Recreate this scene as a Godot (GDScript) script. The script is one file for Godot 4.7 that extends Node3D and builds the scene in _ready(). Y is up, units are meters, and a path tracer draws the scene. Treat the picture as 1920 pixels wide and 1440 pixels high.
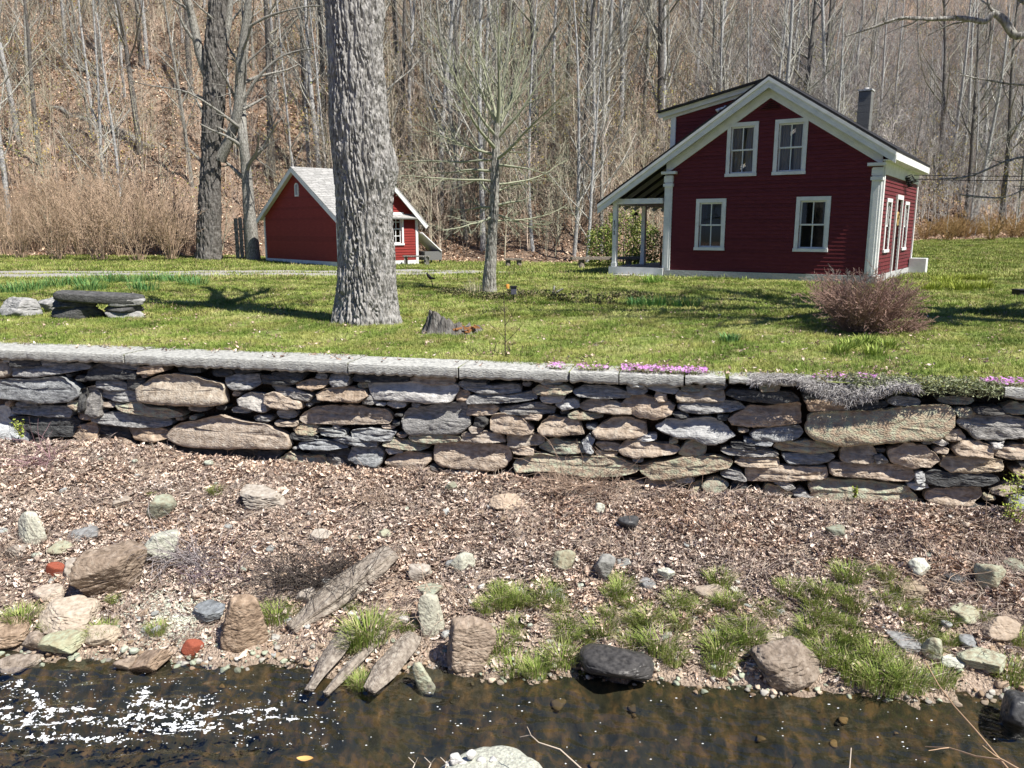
extends Node3D

# ---------------------------------------------------------------- camera numbers, measured on the photograph
const EYE := Vector3(0, 1.46, 0)
const FOCAL := 1480.0          # in pixels of a 1920 x 1440 picture
const PITCH := 11.09
const WATER := -2.04

class MB:
	# collects triangles; front faces run clockwise; smooth normals come from shared vertices
	var v := PackedVector3Array()
	var c := PackedColorArray()
	var ix := PackedInt32Array()
	var col := Color(1, 1, 1)
	func p(a: Vector3) -> int:
		v.append(a)
		c.append(col)
		return v.size() - 1
	func t(a: int, b: int, d: int) -> void:
		ix.append(a)
		ix.append(b)
		ix.append(d)
	func q(a: Vector3, b: Vector3, d: Vector3, e: Vector3) -> void:
		# corners clockwise as seen from outside
		var i := v.size()
		p(a); p(b); p(d); p(e)
		t(i, i + 1, i + 2)
		t(i, i + 2, i + 3)
	func box(at: Vector3, size: Vector3, b := Basis()) -> void:
		var h := size / 2.0
		var k := []
		for s in [[-1, -1, -1], [1, -1, -1], [1, 1, -1], [-1, 1, -1], [-1, -1, 1], [1, -1, 1], [1, 1, 1], [-1, 1, 1]]:
			k.append(at + b * Vector3(h.x * s[0], h.y * s[1], h.z * s[2]))
		q(k[4], k[7], k[6], k[5])
		q(k[1], k[2], k[3], k[0])
		q(k[0], k[3], k[7], k[4])
		q(k[5], k[6], k[2], k[1])
		q(k[7], k[3], k[2], k[6])
		q(k[0], k[4], k[5], k[1])
	func slab(at: Vector3, size: Vector3, e: float, b := Basis()) -> void:
		# a box whose vertical and long edges are cut by a small chamfer e
		var h := size / 2.0
		var o := []
		for s in [[-1, -1], [1, -1], [1, 1], [-1, 1]]:
			var cx: float = h.x * s[0]
			var cz: float = h.z * s[1]
			if s[0] * s[1] > 0:
				o.append(Vector2(cx - e * s[0], cz))
				o.append(Vector2(cx, cz - e * s[1]))
			else:
				o.append(Vector2(cx, cz - e * s[1]))
				o.append(Vector2(cx - e * s[0], cz))
		# counter-clockwise order of eight corners
		o.sort_custom(func(m, n): return atan2(m.y, m.x) < atan2(n.y, n.x))
		var n := o.size()
		for i in n:
			var a: Vector2 = o[i]
			var d: Vector2 = o[(i + 1) % n]
			q(at + b * Vector3(a.x, -h.y, a.y), at + b * Vector3(d.x, -h.y, d.y), at + b * Vector3(d.x, h.y, d.y), at + b * Vector3(a.x, h.y, a.y))
		for f in [-1.0, 1.0]:
			var i0 := v.size()
			for i in n:
				p(at + b * Vector3(o[i].x, h.y * f, o[i].y))
			for i in range(1, n - 1):
				if f > 0:
					t(i0, i0 + i, i0 + i + 1)
				else:
					t(i0, i0 + i + 1, i0 + i)
	func tube(pts: PackedVector3Array, rad: PackedFloat32Array, sides: int, cap := true) -> void:
		var n := pts.size()
		var dir := (pts[1] - pts[0]).normalized()
		var u := dir.cross(Vector3(0.31, 0.2, 0.93)).normalized()
		var base := v.size()
		for i in n:
			if i > 0 and i < n - 1:
				dir = (pts[i + 1] - pts[i - 1]).normalized()
			elif i == n - 1:
				dir = (pts[i] - pts[i - 1]).normalized()
			u = (u - dir * u.dot(dir)).normalized()
			var w := dir.cross(u)
			for j in sides:
				var an := TAU * j / sides
				p(pts[i] + (u * cos(an) + w * sin(an)) * rad[i])
		for i in n - 1:
			for j in sides:
				var a := base + i * sides + j
				var b := base + i * sides + (j + 1) % sides
				t(a, a + sides, b)
				t(b, a + sides, b + sides)
		if cap:
			var e := p(pts[n - 1])
			for j in sides:
				t(base + (n - 1) * sides + j, e, base + (n - 1) * sides + (j + 1) % sides)
	func mesh() -> ArrayMesh:
		var nn := PackedVector3Array()
		nn.resize(v.size())
		for i in range(0, ix.size(), 3):
			var a := ix[i]
			var b := ix[i + 1]
			var d := ix[i + 2]
			var g := (v[d] - v[a]).cross(v[b] - v[a])
			nn[a] += g
			nn[b] += g
			nn[d] += g
		for i in nn.size():
			nn[i] = nn[i].normalized() if nn[i].length_squared() > 1e-20 else Vector3.UP
		var arr := []
		arr.resize(Mesh.ARRAY_MAX)
		arr[Mesh.ARRAY_VERTEX] = v
		arr[Mesh.ARRAY_NORMAL] = nn
		arr[Mesh.ARRAY_COLOR] = c
		arr[Mesh.ARRAY_INDEX] = ix
		var m := ArrayMesh.new()
		m.add_surface_from_arrays(Mesh.PRIMITIVE_TRIANGLES, arr)
		return m

var M := {}
var used := {}
var n_a := FastNoiseLite.new()
var n_b := FastNoiseLite.new()
var n_r := FastNoiseLite.new()
var t0 := 0

func stage(s: String) -> void:
	print("%s %.1f s" % [s, (Time.get_ticks_msec() - t0) / 1000.0])

# ---------------------------------------------------------------- naming and tagging
func numbered(n: String) -> String:
	used[n] = used.get(n, -1) + 1
	return n if used[n] == 0 else "%s_%03d" % [n, used[n]]

func tag(o: Node, label: String, category: String, group := "", kind := "") -> Node:
	if label: o.set_meta("label", label)
	if category: o.set_meta("category", category)
	if group: o.set_meta("group", group)
	if kind: o.set_meta("kind", kind)
	return o

func thing(called: String, label: String, category: String, at := Vector3.ZERO, turn := 0.0, group := "") -> Node3D:
	var o := Node3D.new()
	o.name = numbered(called)
	add_child(o)
	o.position = at
	o.rotation.y = turn
	tag(o, label, category, group)
	return o

func part(parent: Node, called: String, mesh: Mesh, m: Material, at := Vector3.ZERO) -> MeshInstance3D:
	var o := MeshInstance3D.new()
	o.name = called
	o.mesh = mesh
	o.material_override = m
	o.position = at
	parent.add_child(o, true)
	return o

func solid(called: String, mesh: Mesh, m: Material, label: String, category: String, at := Vector3.ZERO, group := "") -> MeshInstance3D:
	var o := part(self, numbered(called), mesh, m, at)
	tag(o, label, category, group)
	return o

func structure(called: String, mesh: Mesh, m: Material) -> MeshInstance3D:
	var o := part(self, numbered(called), mesh, m)
	o.set_meta("kind", "structure")
	return o

func copy(o: Node3D, called: String) -> Node3D:
	var r: Node3D = o.duplicate()
	r.name = numbered(called)
	add_child(r)
	return r

func scatter(called: String, mesh: Mesh, m: Material, xf: Array, cols: PackedColorArray, label := "", category := "") -> MultiMeshInstance3D:
	var mm := MultiMesh.new()
	mm.transform_format = MultiMesh.TRANSFORM_3D
	mm.use_colors = true
	mm.mesh = mesh
	mm.instance_count = xf.size()
	for i in xf.size():
		mm.set_instance_transform(i, xf[i])
		mm.set_instance_color(i, cols[i])
	var o := MultiMeshInstance3D.new()
	o.name = numbered(called)
	o.multimesh = mm
	o.material_override = m
	add_child(o)
	tag(o, label, category, "", "stuff")
	return o

# ---------------------------------------------------------------- materials
func lin(r: float, g: float, b: float) -> Color:
	return Color(r, g, b).linear_to_srgb()

func noise(freq: float, oct := 4, seed_ := 1, kind := FastNoiseLite.TYPE_SIMPLEX_SMOOTH, frac := FastNoiseLite.FRACTAL_FBM) -> FastNoiseLite:
	var n := FastNoiseLite.new()
	n.noise_type = kind
	n.fractal_type = frac
	n.fractal_octaves = oct
	n.frequency = freq
	n.seed = seed_
	return n

func ntex(n: FastNoiseLite, ramp: Array, size := 512) -> NoiseTexture2D:
	var t := NoiseTexture2D.new()
	t.width = size
	t.height = size
	t.noise = n
	t.seamless = true
	t.seamless_blend_skirt = 0.15
	if ramp.size():
		var g := Gradient.new()
		var offs := PackedFloat32Array()
		var cs := PackedColorArray()
		for i in ramp.size():
			offs.append(float(i) / (ramp.size() - 1))
			cs.append(lin(ramp[i][0], ramp[i][1], ramp[i][2]))
		g.offsets = offs
		g.colors = cs
		t.color_ramp = g
	return t

func grainy(called: String, ramp: Array, freq: float, scale: Vector3, rough: float, bump := 0.0, oct := 5, bump_freq := 0.0, size := 512, warp := 0.0) -> StandardMaterial3D:
	var m := StandardMaterial3D.new()
	m.resource_name = called
	var an := noise(freq, oct, called.hash() % 9999)
	if warp > 0.0:
		an.domain_warp_enabled = true
		an.domain_warp_amplitude = warp
		an.domain_warp_frequency = freq * 1.5
		an.domain_warp_fractal_octaves = 3
	m.albedo_texture = ntex(an, ramp, size)
	m.uv1_triplanar = true
	m.uv1_world_triplanar = true
	m.uv1_scale = scale
	m.roughness = rough
	m.metallic_specular = 0.3
	m.vertex_color_use_as_albedo = true
	if bump > 0.0:
		m.heightmap_enabled = true
		m.heightmap_scale = bump
		m.heightmap_texture = ntex(noise(bump_freq if bump_freq > 0.0 else freq, 5, called.hash() % 7777), [], size)
	M[called] = m
	return m

func plain(called: String, r: float, g: float, b: float, rough := 0.7, back := 0.0) -> StandardMaterial3D:
	var m := StandardMaterial3D.new()
	m.resource_name = called
	m.albedo_color = lin(r, g, b)
	m.roughness = rough
	m.metallic_specular = 0.3
	m.vertex_color_use_as_albedo = true
	if back > 0.0:
		m.backlight_enabled = true
		m.backlight = Color(back, back, back)
	M[called] = m
	return m

# ---------------------------------------------------------------- the lie of the land
func wall_d(x: float) -> float:
	return 8.28 - 0.22 * clampf(x, -11.0, 9.0)

func shore_d(x: float) -> float:
	return 5.8 - 0.07 * clampf(x, -9.0, 9.0) + 0.22 * n_a.get_noise_2d(x * 1.1, 7.0)

const BASE_X := [-60.0, -30.0, -14.0, -5.0, 3.0, 10.0, 18.0, 28.0, 45.0, 90.0]
const BASE_D := [44.0, 40.5, 40.0, 37.0, 35.0, 38.0, 42.0, 52.0, 60.0, 64.0]
func hill_base(x: float) -> float:
	var i := 0
	while i < BASE_X.size() - 2 and x > BASE_X[i + 1]:
		i += 1
	var k := clampf((x - BASE_X[i]) / (BASE_X[i + 1] - BASE_X[i]), 0.0, 1.0)
	return lerpf(BASE_D[i], BASE_D[i + 1], k * k * (3.0 - 2.0 * k)) + 0.5 * n_a.get_noise_2d(x * 0.8, 40.0)

func lawn_h(x: float, d: float) -> float:
	var near := smoothstep(0.2, 3.0, d - wall_d(x))
	var h := 0.05 * n_a.get_noise_2d(x * 0.35, d * 0.35) * near - 0.015
	h += 0.034 * maxf(d - 29.0, 0.0) * smoothstep(11.0, 20.0, x)
	h += 0.02 * maxf(d - 33.0, 0.0) * smoothstep(-8.0, -14.0, x)
	return h

func ground_h(x: float, d: float) -> float:
	if d < wall_d(x):
		return bank_h(x, d)
	var b := hill_base(x)
	if d <= b:
		return lawn_h(x, d)
	var s := d - b
	var slope := lerpf(0.66, 0.6, smoothstep(14.0, 34.0, x))
	var ease := lerpf(1.5, 6.0, smoothstep(14.0, 34.0, x))
	var h := slope * (sqrt(s * s + ease * ease) - ease)
	h += (1.3 * n_a.get_noise_2d(x * 0.09, d * 0.09) + 0.35 * n_a.get_noise_2d(x * 0.5, d * 0.5)) * smoothstep(0.0, 7.0, s)
	return lawn_h(x, b) + h

func bank_h(x: float, d: float) -> float:
	var wd := wall_d(x) - 0.02
	var sd := shore_d(x)
	var t := (wd - d) / maxf(wd - sd, 0.6)
	var h: float
	if t <= 1.0:
		h = lerpf(-1.22, WATER, pow(maxf(t, 0.0), 1.15))
		h += 0.07 * n_a.get_noise_2d(x * 1.6, d * 1.6) + 0.03 * n_a.get_noise_2d(x * 6.0, d * 6.0)
		h += 0.13 * exp(-pow((x + 5.0) / 0.9, 2.0)) * exp(-pow(t / 0.25, 2.0))
	else:
		h = WATER - 0.42 * smoothstep(0.0, 0.8, sd - d) + 0.09 * n_a.get_noise_2d(x * 2.0, d * 2.0) * smoothstep(0.0, 0.4, sd - d)
		h += 0.03 * n_a.get_noise_2d(x * 7.0, d * 7.0)
	var near := 3.75 + 0.15 * n_a.get_noise_2d(x, 90.0)
	if d < near + 0.6:
		var k := near + 0.6 - d
		h = maxf(h, WATER - 0.4 + 0.65 * k) if k < 3.4 else maxf(h, WATER + 1.81)
		h = minf(h, -0.12 + 0.02 * n_a.get_noise_2d(x * 2.0, d * 2.0))
	return h

# ---------------------------------------------------------------- from a point of the photograph to a place on the ground or on an upright plane
func sight(x: float, y: float) -> Vector3:
	var pr := deg_to_rad(PITCH)
	var u := (x - 960.0) / FOCAL
	var w := (y - 720.0) / FOCAL
	return Vector3(u, -w * cos(pr) - sin(pr), -(cos(pr) - w * sin(pr)))

func hit(x: float, y: float) -> Vector3:
	var r := sight(x, y)
	var s := 2.0
	while s < 160.0:
		var p := EYE + r * s
		if p.y < ground_h(p.x, -p.z):
			var lo := s - 0.4
			var hi := s
			for i in 12:
				var mid := (lo + hi) / 2.0
				p = EYE + r * mid
				if p.y < ground_h(p.x, -p.z): hi = mid
				else: lo = mid
			p = EYE + r * hi
			return Vector3(p.x, ground_h(p.x, -p.z), p.z)
		s += 0.4 if s > 12.0 else 0.1
	return EYE + r * 160.0

func on_water(x: float, y: float) -> Vector3:
	var r := sight(x, y)
	return EYE + r * ((WATER - EYE.y) / r.y)

func at_depth(x: float, y: float, d: float) -> Vector3:
	var r := sight(x, y)
	return EYE + r * (d / -r.z)

func metres(px: float, at: Vector3) -> float:
	var pr := deg_to_rad(PITCH)
	return px * (at - EYE).dot(Vector3(0, -sin(pr), -cos(pr))) / FOCAL

func g3(x: float, z: float, up := 0.0) -> Vector3:
	return Vector3(x, ground_h(x, -z) + up, z)

func rand_basis(r: RandomNumberGenerator, tilt: float) -> Basis:
	var b := Basis(Vector3.UP, r.randf() * TAU)
	return Basis(Vector3(r.randf() - 0.5, 0, r.randf() - 0.5).normalized(), r.randf() * tilt) * b

func _ready() -> void:
	t0 = Time.get_ticks_msec()
	# ------------------------------------------------ camera, sky, sun, exposure
	var cam := Camera3D.new()
	cam.name = "camera"
	cam.position = EYE
	cam.rotation_degrees = Vector3(-PITCH, 0, 0)
	cam.fov = 2.0 * rad_to_deg(atan(720.0 / FOCAL))
	cam.far = 600.0
	cam.near = 0.05
	cam.current = true
	add_child(cam)
	var sky_m := ProceduralSkyMaterial.new()
	sky_m.sky_top_color = Color(0.24, 0.42, 0.72)
	sky_m.sky_horizon_color = Color(0.68, 0.78, 0.9)
	sky_m.sky_curve = 0.15
	sky_m.sky_energy_multiplier = 0.7
	sky_m.ground_bottom_color = Color(0.25, 0.22, 0.18)
	sky_m.ground_horizon_color = Color(0.5, 0.52, 0.5)
	var env := Environment.new()
	env.background_mode = Environment.BG_SKY
	env.sky = Sky.new()
	env.sky.sky_material = sky_m
	env.tonemap_mode = Environment.TONE_MAPPER_LINEAR
	env.tonemap_exposure = 1.75
	env.sdfgi_enabled = true
	env.ssao_enabled = true
	env.ssil_enabled = true
	var we := WorldEnvironment.new()
	we.name = "world_environment"
	we.environment = env
	add_child(we)
	var sun := DirectionalLight3D.new()
	sun.name = "sun"
	sun.light_color = Color(1.0, 0.98, 0.945)
	sun.light_energy = 1.6
	sun.light_angular_distance = 0.5
	sun.shadow_enabled = true
	var az := deg_to_rad(39.0)     # from the right, a little from behind the camera
	var el := deg_to_rad(55.0)
	var to_sun := Vector3(cos(el) * cos(az), sin(el), cos(el) * sin(az))
	sun.look_at_from_position(to_sun * 50.0, Vector3.ZERO, Vector3.UP)
	add_child(sun)
	for n in [[n_a, 11], [n_b, 23], [n_r, 37]]:
		n[0].seed = n[1]
		n[0].frequency = 1.0
		n[0].noise_type = FastNoiseLite.TYPE_SIMPLEX_SMOOTH
		n[0].fractal_type = FastNoiseLite.FRACTAL_FBM
		n[0].fractal_octaves = 3
	n_r.fractal_type = FastNoiseLite.FRACTAL_RIDGED
	make_materials()
	stage("materials")
	build_land()
	stage("land")
	build_house()
	build_shed()
	stage("buildings")
	build_wall()
	stage("wall")
	build_big_trees()
	stage("big trees")
	build_forest()
	stage("forest")
	build_lawn_things()
	stage("lawn things")
	build_bank_things()
	stage("bank things")
	build_stream_things()
	stage("stream")
	build_cover()
	stage("cover")

func make_materials() -> void:
	# stone
	grainy("brown_stone", [[0.13, 0.1, 0.074], [0.28, 0.22, 0.165], [0.4, 0.325, 0.255], [0.5, 0.425, 0.345], [0.54, 0.53, 0.45]], 0.014, Vector3(1.5, 2.4, 1.5), 0.9, 1.0, 6, 0.035, 512, 40.0)
	grainy("grey_stone", [[0.08, 0.08, 0.08], [0.19, 0.19, 0.185], [0.3, 0.295, 0.285], [0.42, 0.415, 0.4], [0.58, 0.57, 0.55]], 0.014, Vector3(1.3, 4.5, 1.3), 0.85, 1.4, 6, 0.035, 512, 40.0)
	grainy("pale_stone", [[0.2, 0.2, 0.19], [0.36, 0.355, 0.34], [0.48, 0.47, 0.45], [0.58, 0.57, 0.55], [0.66, 0.65, 0.62]], 0.014, Vector3(1.3, 3.4, 1.3), 0.85, 1.2, 6, 0.035, 512, 40.0)
	grainy("dark_stone", [[0.025, 0.025, 0.026], [0.055, 0.055, 0.055], [0.09, 0.09, 0.088], [0.13, 0.13, 0.125], [0.2, 0.195, 0.19]], 0.012, Vector3(1.3, 4.0, 1.3), 0.8, 1.4, 6, 0.035, 512, 40.0)
	grainy("mossy_stone", [[0.14, 0.11, 0.075], [0.36, 0.275, 0.2], [0.4, 0.35, 0.27], [0.38, 0.42, 0.3], [0.52, 0.54, 0.46]], 0.012, Vector3(1.7, 2.6, 1.7), 0.9, 1.2, 6, 0.035, 512, 40.0)
	grainy("coping_stone", [[0.16, 0.16, 0.15], [0.3, 0.3, 0.28], [0.41, 0.41, 0.38], [0.47, 0.47, 0.44], [0.54, 0.56, 0.44]], 0.02, Vector3(1.1, 3.5, 1.1), 0.9, 1.2, 5, 0.04)
	grainy("earth", [[0.03, 0.022, 0.015], [0.06, 0.043, 0.03], [0.1, 0.07, 0.05], [0.16, 0.12, 0.085]], 0.03, Vector3(1.5, 1.5, 1.5), 0.95, 2.0)
	grainy("litter", [[0.09, 0.066, 0.05], [0.2, 0.15, 0.115], [0.34, 0.265, 0.205], [0.47, 0.38, 0.305], [0.57, 0.475, 0.39]], 0.06, Vector3(1.2, 1.2, 1.2), 0.95, 3.0, 4)
	grainy("hill_litter", [[0.07, 0.046, 0.034], [0.23, 0.155, 0.11], [0.45, 0.32, 0.23], [0.6, 0.45, 0.335], [0.7, 0.56, 0.44]], 0.11, Vector3(0.45, 0.45, 0.45), 0.95, 12.0, 5, 0.0, 1024)
	grainy("lawn_soil", [[0.05, 0.06, 0.02], [0.1, 0.135, 0.034], [0.17, 0.21, 0.055], [0.25, 0.27, 0.1], [0.34, 0.29, 0.16]], 0.02, Vector3(0.35, 0.35, 0.35), 0.95, 2.0, 6)
	grainy("gravel_drive", [[0.2, 0.19, 0.17], [0.33, 0.315, 0.29], [0.42, 0.4, 0.37], [0.52, 0.5, 0.46]], 0.09, Vector3(1.2, 1.2, 1.2), 0.95, 1.5)
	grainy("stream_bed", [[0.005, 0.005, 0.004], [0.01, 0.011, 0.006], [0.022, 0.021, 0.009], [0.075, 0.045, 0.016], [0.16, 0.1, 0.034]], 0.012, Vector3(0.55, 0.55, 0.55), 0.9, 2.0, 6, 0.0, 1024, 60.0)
	# wood, bark, paint
	grainy("maple_bark", [[0.08, 0.074, 0.068], [0.19, 0.18, 0.168], [0.32, 0.31, 0.295], [0.46, 0.45, 0.435], [0.62, 0.61, 0.59]], 0.02, Vector3(3.0, 0.55, 3.0), 0.95, 3.0, 6, 0.03, 512, 30.0)
	grainy("grey_bark", [[0.045, 0.04, 0.035], [0.13, 0.12, 0.105], [0.26, 0.25, 0.225], [0.4, 0.39, 0.35], [0.5, 0.52, 0.42]], 0.02, Vector3(2.0, 0.6, 2.0), 0.95, 3.0, 5, 0.03)
	grainy("pale_bark", [[0.1, 0.096, 0.095], [0.22, 0.217, 0.215], [0.36, 0.357, 0.355], [0.5, 0.5, 0.49], [0.58, 0.6, 0.53]], 0.02, Vector3(1.6, 0.5, 1.6), 0.95, 3.0, 5, 0.03)
	grainy("dark_bark", [[0.03, 0.027, 0.025], [0.075, 0.068, 0.062], [0.14, 0.13, 0.12], [0.22, 0.21, 0.195], [0.34, 0.33, 0.3]], 0.02, Vector3(1.6, 0.5, 1.6), 0.95, 3.0, 5, 0.03)
	grainy("old_wood", [[0.06, 0.05, 0.04], [0.14, 0.117, 0.096], [0.24, 0.205, 0.17], [0.35, 0.31, 0.26], [0.44, 0.42, 0.36]], 0.012, Vector3(3.0, 3.0, 3.0), 0.9, 1.2, 5, 0.03)
	grainy("red_paint", [[0.095, 0.017, 0.02], [0.115, 0.021, 0.025], [0.135, 0.026, 0.03], [0.18, 0.042, 0.046]], 0.012, Vector3(0.6, 2.0, 0.6), 0.6)
	grainy("shed_paint", [[0.18, 0.024, 0.021], [0.22, 0.03, 0.025], [0.25, 0.036, 0.03], [0.3, 0.052, 0.043]], 0.012, Vector3(0.6, 2.0, 0.6), 0.6)
	grainy("white_paint", [[0.58, 0.59, 0.58], [0.68, 0.69, 0.68], [0.74, 0.75, 0.74], [0.78, 0.79, 0.78]], 0.01, Vector3(0.7, 0.7, 0.7), 0.55)
	grainy("dark_roof", [[0.012, 0.012, 0.013], [0.02, 0.02, 0.021], [0.028, 0.028, 0.03]], 0.03, Vector3(1, 1, 1), 0.7)
	grainy("shingle", [[0.24, 0.235, 0.225], [0.33, 0.325, 0.31], [0.4, 0.395, 0.38], [0.47, 0.465, 0.45]], 0.03, Vector3(0.9, 0.9, 0.9), 0.95, 0.6)
	grainy("block", [[0.1, 0.1, 0.1], [0.16, 0.16, 0.155], [0.22, 0.22, 0.21]], 0.04, Vector3(1.5, 1.5, 1.5), 0.95, 0.8)
	grainy("concrete", [[0.34, 0.34, 0.33], [0.45, 0.45, 0.44], [0.55, 0.55, 0.53]], 0.03, Vector3(1.0, 1.0, 1.0), 0.95, 0.8)
	grainy("brick_clay", [[0.16, 0.045, 0.028], [0.27, 0.075, 0.045], [0.36, 0.12, 0.075]], 0.03, Vector3(6, 6, 6), 0.9, 0.6)
	plain("porch_wood", 0.24, 0.235, 0.22, 0.8)
	plain("door_paint", 0.12, 0.1, 0.09, 0.6)
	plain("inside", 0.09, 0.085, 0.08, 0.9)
	plain("curtain", 0.22, 0.19, 0.17, 0.9, 0.3)
	plain("black_iron", 0.02, 0.02, 0.022, 0.5)
	plain("white_metal", 0.78, 0.78, 0.78, 0.4)
	plain("leafy", 1, 1, 1, 0.85, 0.35)
	plain("dead_leaf", 1, 1, 1, 0.9, 0.2)
	plain("grass_blade", 1, 1, 1, 0.6, 0.45)
	plain("twig", 1, 1, 1, 0.85)
	plain("flower", 1, 1, 1, 0.7, 0.4)
	plain("pebble", 1, 1, 1, 0.85)
	plain("foam", 0.7, 0.72, 0.74, 0.5)
	var glass := StandardMaterial3D.new()
	glass.resource_name = "window_glass"
	glass.albedo_color = Color(0.02, 0.02, 0.02, 0.06)
	glass.transparency = BaseMaterial3D.TRANSPARENCY_ALPHA
	glass.roughness = 0.02
	M["glass"] = glass
	var water := StandardMaterial3D.new()
	water.resource_name = "stream_water"
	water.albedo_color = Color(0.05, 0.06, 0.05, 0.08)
	water.transparency = BaseMaterial3D.TRANSPARENCY_ALPHA
	water.roughness = 0.03
	M["water"] = water

func sheet(m: MB, us: PackedFloat32Array, vs: PackedFloat32Array, f: Callable) -> void:
	# a grid of points f(u, v); seen from above u runs right and v runs away from the camera
	var b := m.v.size()
	for w in vs:
		for u in us:
			m.p(f.call(u, w))
	var n := us.size()
	for j in vs.size() - 1:
		for i in n - 1:
			var a := b + j * n + i
			m.t(a, a + n, a + 1)
			m.t(a + 1, a + n, a + n + 1)

func span(a: float, b: float, n: int) -> PackedFloat32Array:
	var r := PackedFloat32Array()
	for i in n + 1:
		r.append(lerpf(a, b, float(i) / n))
	return r

func spans(cuts: Array, steps: Array) -> PackedFloat32Array:
	var r := PackedFloat32Array()
	for i in steps.size():
		for k in steps[i]:
			r.append(lerpf(cuts[i], cuts[i + 1], float(k) / steps[i]))
	r.append(cuts[-1])
	return r

func build_land() -> void:
	var m := MB.new()
	sheet(m, spans([-120.0, -45.0, 45.0, 140.0], [10, 120, 12]), span(0, 1, 90), func(u, w):
		var d: float = lerpf(wall_d(u) + 0.02, hill_base(u), w)
		return Vector3(u, lawn_h(u, d), -d))
	structure("lawn", m.mesh(), M.lawn_soil)
	m = MB.new()
	sheet(m, spans([-120.0, -45.0, 60.0, 140.0], [20, 190, 20]), spans([0.0, 30.0, 70.0, 130.0], [60, 40, 12]), func(u, w):
		var d: float = hill_base(u) + w
		return Vector3(u, ground_h(u, d) if w > 0 else lawn_h(u, d), -d))
	structure("hillside", m.mesh(), M.hill_litter)
	# bank, stream bed and the near bank are one sheet; it ends under the foot of the wall
	m = MB.new()
	sheet(m, spans([-120.0, -9.0, 9.0, 140.0], [20, 260, 20]), spans([-60.0, 0.0, 3.4, 9.0], [8, 8, 110]), func(u, w):
		var d: float = w if w < 3.4 else lerpf(3.4, wall_d(u) + 0.2, (w - 3.4) / 5.6)
		var hh := bank_h(u, minf(d, wall_d(u) - 0.03))
		return Vector3(u, hh - 0.12 * smoothstep(WATER + 0.005, WATER - 0.05, hh) * smoothstep(3.2, 3.8, d), -d))
	structure("stream_bank", m.mesh(), M.litter)
	m = MB.new()
	sheet(m, spans([-120.0, -8.0, 8.0, 140.0], [10, 200, 10]), span(3.7, 6.9, 80), func(u, w):
		var hh := bank_h(u, w)
		return Vector3(u, hh + 0.004 if hh < WATER - 0.012 else WATER - 0.012 - (hh - WATER + 0.012) * 2.0, -w))
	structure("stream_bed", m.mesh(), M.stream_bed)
	# gravel driveway on the lawn
	m = MB.new()
	var mid := func(u): return 27.2 + 0.05 * (u + 12.0) + 0.5 * sin(u * 0.12)
	sheet(m, span(-60, 2.5, 130), span(-1, 1, 6), func(u, w):
		var wide: float = 2.3 * (1.0 - smoothstep(-4.0, 2.5, u)) + 0.25 * n_a.get_noise_2d(u * 1.5, 3.0 + w)
		var d: float = mid.call(u) + w * wide
		return Vector3(u, lawn_h(u, d) + 0.03 - 0.028 * absf(w), -d))
	structure("driveway", m.mesh(), M.gravel_drive)

# ---------------------------------------------------------------- buildings
var board_meshes := []
func clapboard_shape(c: Color) -> Mesh:
	# one metre of lapped board, hung from y = 0 up to y = 0.116; its foot stands proud; x runs along it, +z is outwards
	var m := MB.new()
	m.col = c
	var a := 0.004
	var b := 0.026
	m.q(Vector3(-0.5, 0, b), Vector3(-0.5, 0.116, a), Vector3(0.5, 0.116, a), Vector3(0.5, 0, b))
	m.q(Vector3(-0.5, 0, -0.003), Vector3(-0.5, 0, b), Vector3(0.5, 0, b), Vector3(0.5, 0, -0.003))
	m.q(Vector3(-0.5, 0, -0.003), Vector3(-0.5, 0.116, -0.003), Vector3(-0.5, 0.116, a), Vector3(-0.5, 0, b))
	m.q(Vector3(0.5, 0, b), Vector3(0.5, 0.116, a), Vector3(0.5, 0.116, -0.003), Vector3(0.5, 0, -0.003))
	return m.mesh()

func clad(parent: Node, frame: Transform3D, x0: float, x1: float, y0: float, y1: float, limit: Callable, holes: Array, m: Material, r: RandomNumberGenerator, lap := 0.108) -> void:
	# boards on the wall x0..x1, y0..y1 of the given frame; limit(y) gives the extent at that height; holes are Rect2
	if board_meshes.is_empty():
		for k in 6: board_meshes.append(clapboard_shape(Color(1, 1, 1).lerp(Color(1.25, 1.3, 1.28), k / 5.0) * lerpf(0.86, 1.12, fmod(k * 0.37, 1.0))))
	var y := y0
	while y < y1:
		var e: Array = limit.call(y + lap * 0.5)
		var runs := [[maxf(x0, e[0]), minf(x1, e[1])]]
		for h in holes:
			if y + lap > h.position.y and y < h.end.y:
				var nxt := []
				for s in runs:
					if h.position.x > s[0] and h.end.x < s[1]:
						nxt.append([s[0], h.position.x]); nxt.append([h.end.x, s[1]])
					elif h.end.x <= s[0] or h.position.x >= s[1]: nxt.append(s)
					elif h.position.x <= s[0] and h.end.x < s[1]: nxt.append([h.end.x, s[1]])
					elif h.end.x >= s[1] and h.position.x > s[0]: nxt.append([s[0], h.position.x])
				runs = nxt
		for s in runs:
			if s[1] - s[0] < 0.06: continue
			var o := part(parent, "clapboard", board_meshes[r.randi() % 6], m)
			var tilt := Basis(Vector3(1, 0, 0), r.randf_range(-0.012, 0.012))
			o.transform = frame * Transform3D(tilt * Basis.from_scale(Vector3(s[1] - s[0], 1, 1)), Vector3((s[0] + s[1]) / 2.0, y, r.randf_range(0.0, 0.002)))
		y += lap

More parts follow.
